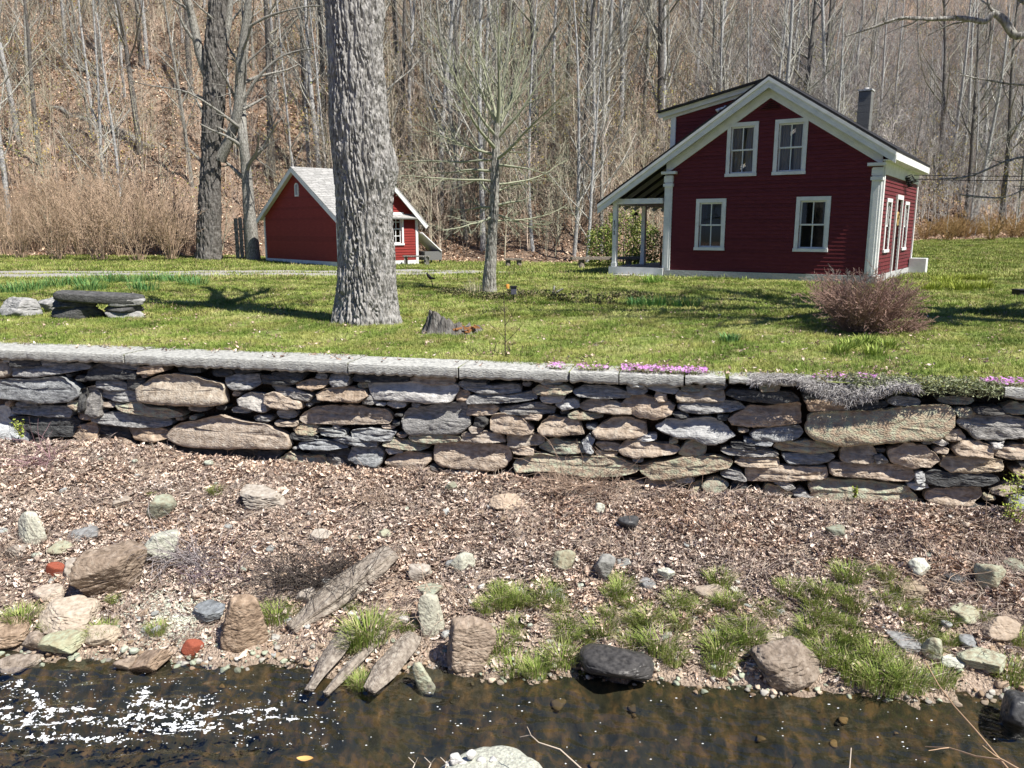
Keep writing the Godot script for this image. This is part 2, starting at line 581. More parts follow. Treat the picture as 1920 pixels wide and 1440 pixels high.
func wall_panel(m: MB, frame: Transform3D, x0: float, x1: float, y0: float, top: Callable, holes: Array, thick: float) -> void:
	var xs := [x0, x1, (x0 + x1) / 2.0]
	for h in holes:
		xs.append(h.position.x); xs.append(h.end.x)
	xs.sort()
	for i in xs.size() - 1:
		var a: float = xs[i]
		var b: float = xs[i + 1]
		if b - a < 0.001: continue
		var ys := []
		for h in holes:
			if h.position.x < (a + b) / 2.0 and h.end.x > (a + b) / 2.0: ys.append([h.position.y, h.end.y])
		ys.sort_custom(func(p, q): return p[0] < q[0])
		var lo := y0
		for s in ys + [[null, null]]:
			var ha: float = top.call(a + 0.0001) if s[0] == null else s[0]
			var hb: float = top.call(b - 0.0001) if s[0] == null else s[0]
			var k := []
			for z in [0.0, -thick]:
				for pt in [[a, lo], [a, ha], [b, hb], [b, lo]]:
					k.append(frame * Vector3(pt[0], pt[1], z))
			m.q(k[0], k[1], k[2], k[3])
			m.q(k[7], k[6], k[5], k[4])
			m.q(k[4], k[5], k[1], k[0])
			m.q(k[3], k[2], k[6], k[7])
			m.q(k[1], k[5], k[6], k[2])
			m.q(k[4], k[0], k[3], k[7])
			if s[0] != null: lo = s[1]

func window(parent: Node, frame: Transform3D, r: Rect2, cols: int, rows: int, curtains: bool, cas := 0.11) -> Node3D:
	# r is the hole in the wall; the casing lies round it on the outside
	var w := Node3D.new()
	w.name = "window"
	parent.add_child(w, true)
	w.transform = frame * Transform3D(Basis(), Vector3(r.get_center().x, r.get_center().y, 0))
	var hw := r.size.x / 2.0
	var hh := r.size.y / 2.0
	var m := MB.new()
	m.slab(Vector3(-hw - cas / 2, 0, 0.02), Vector3(cas, r.size.y - 0.001, 0.05), 0.004)
	m.slab(Vector3(hw + cas / 2, 0, 0.02), Vector3(cas, r.size.y - 0.001, 0.05), 0.004)
	m.slab(Vector3(0, hh + cas / 2, 0.022), Vector3(r.size.x + cas * 2, cas, 0.056), 0.004)
	m.slab(Vector3(0, -hh - cas * 0.4, 0.03), Vector3(r.size.x + cas * 2 + 0.03, cas * 0.8, 0.075), 0.004)
	part(w, "casing", m.mesh(), M.white_paint)
	var sz := 0.028
	for half in [0, 1]:
		m = MB.new()
		var y0: float = -hh if half == 0 else -0.02
		var y1: float = 0.02 if half == 0 else hh
		var z: float = -0.065 if half == 0 else -0.03
		var bar := 0.042
		m.box(Vector3(-hw + bar / 2, (y0 + y1) / 2, z), Vector3(bar, y1 - y0, 0.033))
		m.box(Vector3(hw - bar / 2, (y0 + y1) / 2, z), Vector3(bar, y1 - y0, 0.033))
		m.box(Vector3(0, y0 + bar / 2, z), Vector3(r.size.x - bar * 2, bar, 0.033))
		m.box(Vector3(0, y1 - bar / 2, z), Vector3(r.size.x - bar * 2, bar, 0.033))
		for c in range(1, cols):
			m.box(Vector3(-hw + r.size.x * c / cols, (y0 + y1) / 2, z), Vector3(sz, y1 - y0 - bar * 2, 0.025))
		for q in range(1, rows / 2):
			m.box(Vector3(0, lerpf(y0, y1, float(q) / (rows / 2)), z + 0.003), Vector3(r.size.x - bar * 2, sz, 0.024))
		part(w, "sash", m.mesh(), M.white_paint)
		for c in cols:
			for q in rows / 2:
				m = MB.new()
				var xa := -hw + bar + (r.size.x - bar * 2) * c / cols
				var xb := -hw + bar + (r.size.x - bar * 2) * (c + 1) / cols
				var ya := lerpf(y0 + bar, y1 - bar, float(q) / (rows / 2))
				var yb := lerpf(y0 + bar, y1 - bar, float(q + 1) / (rows / 2))
				var e := 0.012 * sin(c * 3.7 + q * 1.9 + half * 2.3 + r.position.x * 5.0)
				var zz := z - 0.004
				m.q(Vector3(xa, ya, zz), Vector3(xa, yb, zz - 0.002), Vector3(xb, yb, zz - 0.002 + e * 0.1), Vector3(xb, ya, zz + e * 0.1))
				part(w, "pane", m.mesh(), M.glass)
	if curtains:
		for s in [-1, 1]:
			m = MB.new()
			sheet(m, span(0, 1, 24), span(0, 1, 6), func(u, v):
				var x: float = s * hw * (1.05 - u * (0.8 + 0.08 * sin(v * 3.0)))
				return Vector3(x, lerpf(-hh, hh, v), -0.17 + 0.022 * sin(u * 26.0 + s)))
			part(w, "curtain", m.mesh(), M.curtain)
	return w

func build_house() -> void:
	var r := RandomNumberGenerator.new()
	r.seed = 5
	var W := 6.1
	var L := 6.35
	var turn := deg_to_rad(-34.0)
	var h := thing("farmhouse", "dark red clapboard farmhouse with white corner pilasters, side porch and chimney", "house", Vector3.ZERO, turn)
	# origin: middle of the gable wall on the ground
	var corner := Vector3(9.77, 0, -21.48)
	h.position = corner - Basis(Vector3.UP, turn) * Vector3(W / 2, 0, 0)
	h.position.y = -0.05
	var hw := W / 2
	var peak := 5.66 + 0.05
	var pitch := 0.64
	var y0 := 0.27           # top of the foundation
	var under := func(x): return peak - 0.26 - pitch * absf(x)     # underside of the roof
	var holes := []
	for q in [[-1.93, 0.98, 0.7, 1.31], [1.0, 0.98, 0.7, 1.31], [-1.08, 3.1, 0.68, 1.3], [0.28, 3.1, 0.68, 1.3]]:
		holes.append(Rect2(q[0], q[1], q[2], q[3]))
	var id := Transform3D()
	var side := Transform3D(Basis(Vector3.UP, PI / 2), Vector3(hw, 0, 0))       # its x runs back along the side wall... from the front corner towards -z
	var shole := [Rect2(0.95, 0.95, 0.62, 1.3), Rect2(4.15, 0.95, 0.62, 1.3), Rect2(2.45, y0 + 0.02, 0.86, 2.05)]
	# side frame: local +x -> house -z, local +z -> house +x
	side = Transform3D(Basis(Vector3(0, 0, -1), Vector3(0, 1, 0), Vector3(1, 0, 0)), Vector3(hw, 0, 0))
	var m := MB.new()
	wall_panel(m, id, -hw, hw, y0, under, holes, 0.14)
	wall_panel(m, side, 0.14, L, y0, func(_x): return 3.4, shole, 0.14)
	m.box(Vector3(-hw + 0.07, (y0 + 3.4) / 2, -L / 2 - 0.07), Vector3(0.14, 3.4 - y0, L - 0.14))
	var back := Transform3D(Basis(Vector3(-1, 0, 0), Vector3(0, 1, 0), Vector3(0, 0, -1)), Vector3(0, 0, -L))
	wall_panel(m, back, -hw + 0.14, hw - 0.14, y0, under, [], 0.14)
	part(h, "wall", m.mesh(), M.red_paint)
	m = MB.new()
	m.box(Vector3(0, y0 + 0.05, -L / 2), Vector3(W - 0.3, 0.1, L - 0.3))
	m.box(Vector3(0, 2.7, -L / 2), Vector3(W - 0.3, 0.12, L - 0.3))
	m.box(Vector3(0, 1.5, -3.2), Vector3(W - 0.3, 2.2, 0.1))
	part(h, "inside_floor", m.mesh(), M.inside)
	m = MB.new()
	m.box(Vector3(0, y0 / 2 - 0.2, 0.0), Vector3(W + 0.08, y0 + 0.4, 0.16))
	m.box(Vector3(hw - 0.05, y0 / 2 - 0.25, -L / 2 - 0.02), Vector3(0.2, y0 + 0.5, L - 0.12))
	m.box(Vector3(-hw + 0.1, y0 / 2 - 0.25, -L / 2 - 0.02), Vector3(0.2, y0 + 0.5, L - 0.12))
	var fo := part(h, "foundation", m.mesh(), M.concrete)
	fo.set_meta("label", "pale concrete foundation strip under the red boards")
	clad(h, id, -hw + 0.24, hw - 0.24, y0 + 0.02, peak - 0.5, func(y): return [-(peak - 0.42 - y) / pitch, (peak - 0.42 - y) / pitch], holes, M.red_paint, r)
	clad(h, side, 0.14, L - 0.12, y0 + 0.02, 2.96, func(_y): return [0.0, 9.0], shole, M.red_paint, r)
	for i in holes.size():
		window(h, id, holes[i], 2, 4 if i > 9 else 2, i > 1)
	window(h, side, shole[0], 1, 2, false, 0.1)
	window(h, side, shole[1], 1, 2, false, 0.1)
	# side door with its wreath of dried flowers
	var door := part(h, "door", slab_mesh(Vector3(0.84, 2.03, 0.045), 0.004), M.door_paint)
	door.transform = side * Transform3D(Basis(), Vector3(2.88, y0 + 1.03, -0.06))
	m = MB.new()
	m.box(Vector3(-0.49, 0, 0.1), Vector3(0.11, 2.15, 0.06))
	m.box(Vector3(0.49, 0, 0.1), Vector3(0.11, 2.15, 0.06))
	m.box(Vector3(0, 1.13, 0.1), Vector3(1.09, 0.13, 0.065))
	part(door, "casing", m.mesh(), M.white_paint)
	m = MB.new()
	m.box(Vector3(0, 0.45, 0.03), Vector3(0.56, 0.8, 0.012))
	part(door, "door_pane", m.mesh(), M.glass)
	m = MB.new()
	var ring := PackedVector3Array()
	var rr := PackedFloat32Array()
	for i in 17:
		ring.append(Vector3(cos(TAU * i / 16) * 0.17, 0.5 + sin(TAU * i / 16) * 0.17, 0.07))
		rr.append(0.045 + 0.012 * sin(i * 2.1))
	m.tube(ring, rr, 7, false)
	var wr := part(door, "wreath", m.mesh(), plain("wreath", 0.32, 0.22, 0.09, 0.9))
	m = MB.new()
	m.box(Vector3(0.34, -0.05, 0.06), Vector3(0.05, 0.05, 0.06))
	part(door, "handle", m.mesh(), M.black_iron)
	# corner pilasters with capitals
	for s in [-1, 1]:
		m = MB.new()
		m.slab(Vector3(s * (hw - 0.115), (y0 + 3.12) / 2, 0.03), Vector3(0.25, 3.12 - y0, 0.07), 0.006)
		m.slab(Vector3(s * (hw - 0.115), (y0 + 3.0) / 2, 0.07), Vector3(0.13, 2.9 - y0, 0.016), 0.004)
		if s > 0: m.slab(Vector3(hw + 0.03, (y0 + 3.12) / 2, -0.075), Vector3(0.06, 3.12 - y0, 0.14), 0.004)
		var pi := part(h, "pilaster", m.mesh(), M.white_paint)
		m = MB.new()
		m.slab(Vector3(s * (hw - 0.115), 2.83, 0.05), Vector3(0.31, 0.09, 0.14), 0.004)
		m.slab(Vector3(s * (hw - 0.115), 3.0, 0.05), Vector3(0.28, 0.18, 0.11), 0.004)
		m.slab(Vector3(s * (hw - 0.135), 3.19, 0.07), Vector3(0.46, 0.08, 0.22), 0.004)
		part(pi, "capital", m.mesh(), M.white_paint)
	# roof
	var over_f := 0.3
	var thick := 0.1
	var cs := 1.0 / sqrt(1 + pitch * pitch)
	for s in [-1, 1]:
		var run: float = (hw + 0.34) if s > 0 else (8.3 - hw)
		var ln := run / cs
		m = MB.new()
		raked(m, s, 0.0, run, peak, pitch, 0.0, 0.07, over_f, -L - 0.05)
		part(h, "roof", m.mesh(), M.dark_roof)
		# rake: broad white board with a moulding along its upper edge, and the frieze against the wall
		m = MB.new()
		raked(m, s, 0.0, run - 0.01, peak, pitch, 0.075, 0.36, over_f - 0.005, over_f - 0.05)
		raked(m, s, 0.0, run - 0.012, peak, pitch, 0.076, 0.17, over_f + 0.03, over_f - 0.005)
		part(h, "rake_board", m.mesh(), M.white_paint)
		m = MB.new()
		raked(m, s, 0.0, hw - 0.02, peak, pitch, 0.3, 0.6, 0.055, 0.002)
		part(h, "frieze_board", m.mesh(), M.white_paint)
		m = MB.new()
		raked(m, s, 0.0, run - 0.02, peak, pitch, 0.08, 0.1, over_f - 0.05, 0.0)
		part(h, "soffit", m.mesh(), M.white_paint)
	# side eave: frieze, soffit and cornice along the bright wall
	m = MB.new()
	m.box(Vector3(hw + 0.025, 3.12, -L / 2), Vector3(0.05, 0.36, L))
	m.box(Vector3(hw + 0.16, 3.28, -L / 2 + 0.13), Vector3(0.28, 0.03, L + 0.2))
	m.box(Vector3(hw + 0.31, 3.37, -L / 2 + 0.13), Vector3(0.05, 0.18, L + 0.22))
	part(h, "eave_cornice", m.mesh(), M.white_paint)
	m = MB.new()
	m.box(Vector3(hw + 0.03, (y0 + 2.9) / 2, -L + 0.06), Vector3(0.05, 2.9 - y0, 0.13))
	part(h, "corner_board", m.mesh(), M.white_paint)
	# triangular louvre
	var vent := Node3D.new()
	vent.name = "gable_vent"
	h.add_child(vent, true)
	vent.position = Vector3(0.02, 4.8, 0.03)
	m = MB.new()
	m.v.append_array(PackedVector3Array([Vector3(-0.3, 0, 0), Vector3(0, 0.26, 0), Vector3(0.3, 0, 0)]))
	m.c.append_array(PackedColorArray([Color.WHITE, Color.WHITE, Color.WHITE]))
	m.t(0, 1, 2)
	part(vent, "backing", m.mesh(), M.dark_roof)
	for i in 5:
		m = MB.new()
		var wv := 0.56 * (1.0 - i / 5.0)
		m.box(Vector3(0, 0.025 + i * 0.052, 0.022), Vector3(wv, 0.008, 0.05), Basis(Vector3(1, 0, 0), 0.6))
		part(vent, "slat", m.mesh(), M.red_paint)
	# shed dormer on the porch side
	var dm := Node3D.new()
	dm.name = "dormer"
	h.add_child(dm, true)
	var dx := -hw - 0.02      # outer face of the dormer
	var dz := -0.42
	var dtop := func(x): return peak - 0.06 - 0.2 * absf(x)
	var dch := func(x): return peak - 0.02 - pitch * absf(x)
	m = MB.new()
	m.v.append_array(PackedVector3Array([Vector3(dx, dch.call(dx) - 0.2, dz), Vector3(dx, dtop.call(dx) - 0.1, dz), Vector3(0, peak - 0.1, dz), Vector3(dx, dch.call(dx) - 0.2, -L + 0.3), Vector3(dx, dtop.call(dx) - 0.1, -L + 0.3)]))
	for i in 5: m.c.append(Color.WHITE)
	m.t(0, 1, 2)
	m.t(3, 4, 1)
	m.t(3, 1, 0)
	part(dm, "cheek", m.mesh(), M.red_paint)
	clad(dm, Transform3D(Basis(), Vector3(0, 0, dz)), dx + 0.1, -0.1, dch.call(dx) - 0.1, dtop.call(dx) - 0.1, func(y): return [dx, -(peak - 0.06 - y) / pitch], [], M.red_paint, r)
	clad(dm, Transform3D(Basis(), Vector3(0, 0, dz)), dx + 0.1, -0.1, dtop.call(dx) - 0.1, peak - 0.25, func(y): return [-(peak - 0.17 - y) / 0.2, -(peak - 0.06 - y) / pitch], [], M.red_paint, r)
	m = MB.new()
	m.box(Vector3(dx + 0.03, (dch.call(dx) + dtop.call(dx)) / 2 - 0.1, dz + 0.03), Vector3(0.16, dtop.call(dx) - dch.call(dx) + 0.1, 0.06))
	part(dm, "corner_board", m.mesh(), M.white_paint)
	var drun := -dx + 0.4
	var db := Basis(Vector3(0, 0, 1), atan(0.2))
	m = MB.new()
	m.box(Vector3(-drun / 2, peak + 0.0 - 0.2 * drun / 2, -L / 2), Vector3(drun * 1.02, 0.06, L - 0.25), db)
	part(dm, "roof", m.mesh(), M.dark_roof)
	m = MB.new()
	m.box(Vector3(-drun / 2 - 0.05, peak - 0.105 - 0.2 * drun / 2, dz + 0.16), Vector3(drun * 1.0, 0.15, 0.04), db)
	m.box(Vector3(-drun / 2 - 0.05, peak - 0.2 - 0.2 * drun / 2, dz + 0.05), Vector3(drun * 0.94, 0.12, 0.05), db)
	part(dm, "rake_board", m.mesh(), M.white_paint)
	var fl := Node3D.new()
	fl.name = "floodlight"
	h.add_child(fl, true)
	fl.position = Vector3(-1.5, 4.98, dz + 0.05)
	m = MB.new()
	m.box(Vector3(0, 0, 0.02), Vector3(0.12, 0.1, 0.05))
	part(fl, "base", m.mesh(), M.white_metal)
	for s in [-1, 1]:
		m = MB.new()
		m.tube(PackedVector3Array([Vector3(s * 0.04, 0, 0.04), Vector3(s * 0.07, 0.0, 0.09), Vector3(s * 0.13, -0.02 + 0.04 * s, 0.15)]), PackedFloat32Array([0.02, 0.03, 0.06]), 10)
		part(fl, "lamp_head", m.mesh(), M.white_metal)
	# chimney of concrete blocks
	var ch := Node3D.new()
	ch.name = "chimney"
	h.add_child(ch, true)
	ch.position = Vector3(1.6, 3.4, -4.6)
	m = MB.new()
	m.box(Vector3(0, 0.45, 0), Vector3(0.5, 0.9, 0.5))
	part(ch, "flashing", m.mesh(), M.white_metal)
	for i in 7:
		m = MB.new()
		m.slab(Vector3(0, 1.0 + i * 0.205, 0), Vector3(0.38, 0.2, 0.38), 0.012)
		part(ch, "block", m.mesh(), M.block)
	m = MB.new()
	m.slab(Vector3(0, 2.38, 0), Vector3(0.42, 0.05, 0.42), 0.01)
	part(ch, "cap", m.mesh(), M.concrete)
	m = MB.new()
	m.tube(PackedVector3Array([Vector3(0, 2.4, 0), Vector3(0, 2.47, 0)]), PackedFloat32Array([0.07, 0.07]), 10)
	part(ch, "flue", m.mesh(), M.concrete)
	m = MB.new()
	m.tube(PackedVector3Array([Vector3(0.05, 2.5, 0), Vector3(0.06, 3.1, 0)]), PackedFloat32Array([0.016, 0.012]), 5)
	part(ch, "rod", m.mesh(), M.concrete)
	# porch
	var px := -7.75 + hw - 0.0    # post line, measured from the middle of the gable: -4.7
	m = MB.new()
	m.box(Vector3((px - hw) / 2 - 0.05, 0.27, -L / 2 + 0.1), Vector3(absf(px) - hw + 0.22, 0.1, L))
	part(h, "porch_deck", m.mesh(), M.porch_wood)
	m = MB.new()
	m.box(Vector3((px - hw) / 2 - 0.05, 0.2, 0.14), Vector3(absf(px) - hw + 0.22, 0.25, 0.04))
	m.box(Vector3(px - 0.17, 0.2, -L / 2 + 0.1), Vector3(0.04, 0.25, L))
	part(h, "porch_skirt", m.mesh(), M.white_paint)
	m = MB.new()
	var pb := 2.28
	m.box(Vector3(px, pb + 0.09, -L / 2 + 0.1), Vector3(0.14, 0.2, L + 0.1))
	m.box(Vector3((px - hw) / 2, pb + 0.09, 0.06), Vector3(absf(px) - hw - 0.1, 0.16, 0.1))
	part(h, "porch_beam", m.mesh(), M.white_paint)
	var zz := 0.06
	for i in 4:
		m = MB.new()
		m.slab(Vector3(px, (0.32 + pb) / 2, zz - i * 2.15), Vector3(0.14, pb - 0.32, 0.14), 0.008)
		m.slab(Vector3(px, 0.4, zz - i * 2.15), Vector3(0.17, 0.12, 0.17), 0.006)
		part(h, "porch_post", m.mesh(), M.white_paint)
	for i in 9:
		m = MB.new()
		m.box(Vector3(-hw - 1.1, peak - pitch * (hw + 1.1) - 0.17, -0.1 - i * 0.78), Vector3(2.2 / cs, 0.12, 0.045), Basis(Vector3(0, 0, 1), atan(pitch)))
		part(h, "porch_rafter", m.mesh(), M.porch_wood)
	var digits := ["1", "7", "1"]
	for i in 3:
		var tm := TextMesh.new()
		tm.text = digits[i]
		tm.font_size = 16
		tm.pixel_size = 0.0105
		tm.depth = 0.012
		var sf := SystemFont.new()
		sf.font_names = PackedStringArray(["Droid Serif"])
		tm.font = sf
		var o := part(h, "house_number", tm, M.black_iron)
		o.position = Vector3(px, 1.72 - i * 0.16, zz + 0.08)
	var lt := Node3D.new()
	lt.name = "porch_lantern"
	h.add_child(lt, true)
	lt.position = Vector3(px + 0.32, 1.98, -0.75)
	m = MB.new()
	m.tube(PackedVector3Array([Vector3(0, 0.35, 0), Vector3(0, 0.06, 0)]), PackedFloat32Array([0.006, 0.006]), 5)
	m.tube(PackedVector3Array([Vector3(0, -0.02, 0), Vector3(0, 0.08, 0)]), PackedFloat32Array([0.1, 0.02]), 8)
	m.tube(PackedVector3Array([Vector3(0, -0.26, 0), Vector3(0, -0.23, 0)]), PackedFloat32Array([0.06, 0.07]), 8)
	for k in 6:
		var an := TAU * k / 6
		m.tube(PackedVector3Array([Vector3(cos(an) * 0.068, -0.25, sin(an) * 0.068), Vector3(cos(an) * 0.088, -0.01, sin(an) * 0.088)]), PackedFloat32Array([0.006, 0.006]), 4)
	part(lt, "lantern_cage", m.mesh(), M.black_iron)
	m = MB.new()
	m.tube(PackedVector3Array([Vector3(0, -0.24, 0), Vector3(0, -0.01, 0)]), PackedFloat32Array([0.06, 0.08]), 8)
	part(lt, "lantern_glass", m.mesh(), M.glass)
	# stone steps below the porch edge, basement hatch at the far end
	m = MB.new()
	m.slab(Vector3(-7.7 + hw + 0.75, 0.03, 0.32), Vector3(1.3, 0.13, 0.35), 0.03)
	m.slab(Vector3(-7.7 + hw + 0.7, -0.02, 0.55), Vector3(1.5, 0.1, 0.5), 0.03)
	part(h, "stone_step", m.mesh(), M.pale_stone)
	m = MB.new()
	m.box(Vector3(hw + 0.3, 0.2, -L + 0.25), Vector3(0.5, 0.75, 0.5))
	part(h, "cellar_hatch", m.mesh(), M.white_paint)
	m = MB.new()
	m.box(Vector3(hw + 0.058, 0.02, -4.9), Vector3(0.02, 0.26, 0.42))
	part(h, "cellar_vent", m.mesh(), M.porch_wood)
	# service wires and insulators under the eave
	m = MB.new()
	for k in 5:
		var zc := -3.5 - k * 0.14
		m.tube(PackedVector3Array([Vector3(hw + 0.06, 3.05 - 0.04 * k, zc), Vector3(hw + 0.22, 3.1 - 0.05 * k, zc + 0.1), Vector3(hw + 0.3, 2.95, zc - 0.15), Vector3(hw + 0.1, 2.85 + 0.03 * k, zc - 0.2)]), PackedFloat32Array([0.014, 0.014, 0.014, 0.014]), 5)
		m.tube(PackedVector3Array([Vector3(hw + 0.05, 3.0 - 0.05 * k, zc + 0.03), Vector3(hw + 0.18, 3.0 - 0.05 * k, zc + 0.03)]), PackedFloat32Array([0.035, 0.03]), 7)
	part(h, "wire_bracket", m.mesh(), M.black_iron)
	m = MB.new()
	for k in 2:
		var pts := PackedVector3Array()
		var ra := PackedFloat32Array()
		for i in 19:
			var q := i / 18.0
			pts.append(Vector3(hw + 0.2 + q * 24.0, 3.0 + 1.2 * q - 3.0 * q * (1.0 - q) + k * 0.12, -4.0 + q * 6.0))
			ra.append(0.011)
		m.tube(pts, ra, 4)
	part(h, "service_wire", m.mesh(), M.black_iron)
	# chair on the porch
	var c := thing("porch_chair", "brown slatted wooden chair standing on the porch of the farmhouse", "chair")
	c.transform = h.transform * Transform3D(Basis(Vector3.UP, 0.5), Vector3(-hw - 0.5, 0.32, -1.6))
	var wood := plain("chair_wood", 0.2, 0.1, 0.05, 0.6)
	for k in 4:
		m = MB.new()
		m.box(Vector3(0.24 * (1 if k % 2 else -1), 0.21 if k < 2 else 0.47, 0.22 * (1 if k < 2 else -1)), Vector3(0.045, 0.42 if k < 2 else 0.94, 0.045))
		part(c, "leg", m.mesh(), wood)
	m = MB.new()
	m.slab(Vector3(0, 0.43, 0), Vector3(0.52, 0.035, 0.5), 0.01)
	part(c, "seat", m.mesh(), wood)
	for k in 6:
		m = MB.new()
		m.box(Vector3(-0.18 + k * 0.072, 0.69, -0.22), Vector3(0.04, 0.44, 0.016))
		part(c, "slat", m.mesh(), wood)
	m = MB.new()
	m.box(Vector3(0, 0.94, -0.22), Vector3(0.52, 0.06, 0.04))
	part(c, "top_rail", m.mesh(), wood)
	# split log bench on the far side of the porch
	var pos := g3(3.5, -30.0)
	var lb := thing("log_bench", "rustic bench of split logs standing beyond the porch", "bench", pos, 0.1)
	m = MB.new()
	m.slab(Vector3(0, 0.42, 0), Vector3(2.6, 0.1, 0.35), 0.02)
	part(lb, "seat", m.mesh(), M.old_wood)
	for k in [-1, 1]:
		m = MB.new()
		m.tube(PackedVector3Array([Vector3(k * 0.9, -0.05, 0), Vector3(k * 0.9, 0.38, 0)]), PackedFloat32Array([0.13, 0.12]), 9)
		part(lb, "leg", m.mesh(), M.old_wood)

func raked(m: MB, s: int, x0: float, x1: float, peak: float, pitch: float, a: float, b: float, z1: float, z0: float) -> void:
	# a board that follows the roof slope on side s, between the depths a and b below the roof line, with plumb-cut ends
	var k := []
	for z in [z1, z0]:
		for q in [[x0, b], [x0, a], [x1, a], [x1, b]]:
			k.append(Vector3(s * q[0], peak - pitch * q[0] - q[1], z))
	var f := [[0, 1, 2, 3], [7, 6, 5, 4], [1, 5, 6, 2], [4, 0, 3, 7], [4, 5, 1, 0], [3, 2, 6, 7]]
	for q in f:
		if s > 0: m.q(k[q[0]], k[q[1]], k[q[2]], k[q[3]])
		else: m.q(k[q[3]], k[q[2]], k[q[1]], k[q[0]])

func slab_mesh(size: Vector3, e: float) -> Mesh:
	var m := MB.new()
	m.slab(Vector3.ZERO, size, e)
	return m.mesh()

func shingles(parent: Node, frame: Transform3D, w: float, l: float, r: RandomNumberGenerator) -> void:
	# overlapping courses on the plane x 0..w, y up the slope 0..l of the frame (z outwards); every course is one strip with its own tabs
	var y := 0.0
	while y < l - 0.02:
		var m := MB.new()
		var x := -r.randf() * 0.3
		while x < w:
			var tw := 0.3
			var a := maxf(x, 0.0)
			var b := minf(x + tw - 0.012, w)
			if b - a > 0.02:
				var lift := r.randf_range(0.006, 0.014)
				m.col = Color.WHITE * r.randf_range(0.75, 1.1)
				m.q(frame * Vector3(a, y, 0.006 + lift), frame * Vector3(a, minf(y + 0.2, l), 0.003), frame * Vector3(b, minf(y + 0.2, l), 0.003), frame * Vector3(b, y, 0.006 + lift))
				m.q(frame * Vector3(a, y, 0.0), frame * Vector3(a, y, 0.006 + lift), frame * Vector3(b, y, 0.006 + lift), frame * Vector3(b, y, 0.0))
			x += tw
		if m.v.size(): part(parent, "shingle_course", m.mesh(), M.shingle)
		y += 0.145

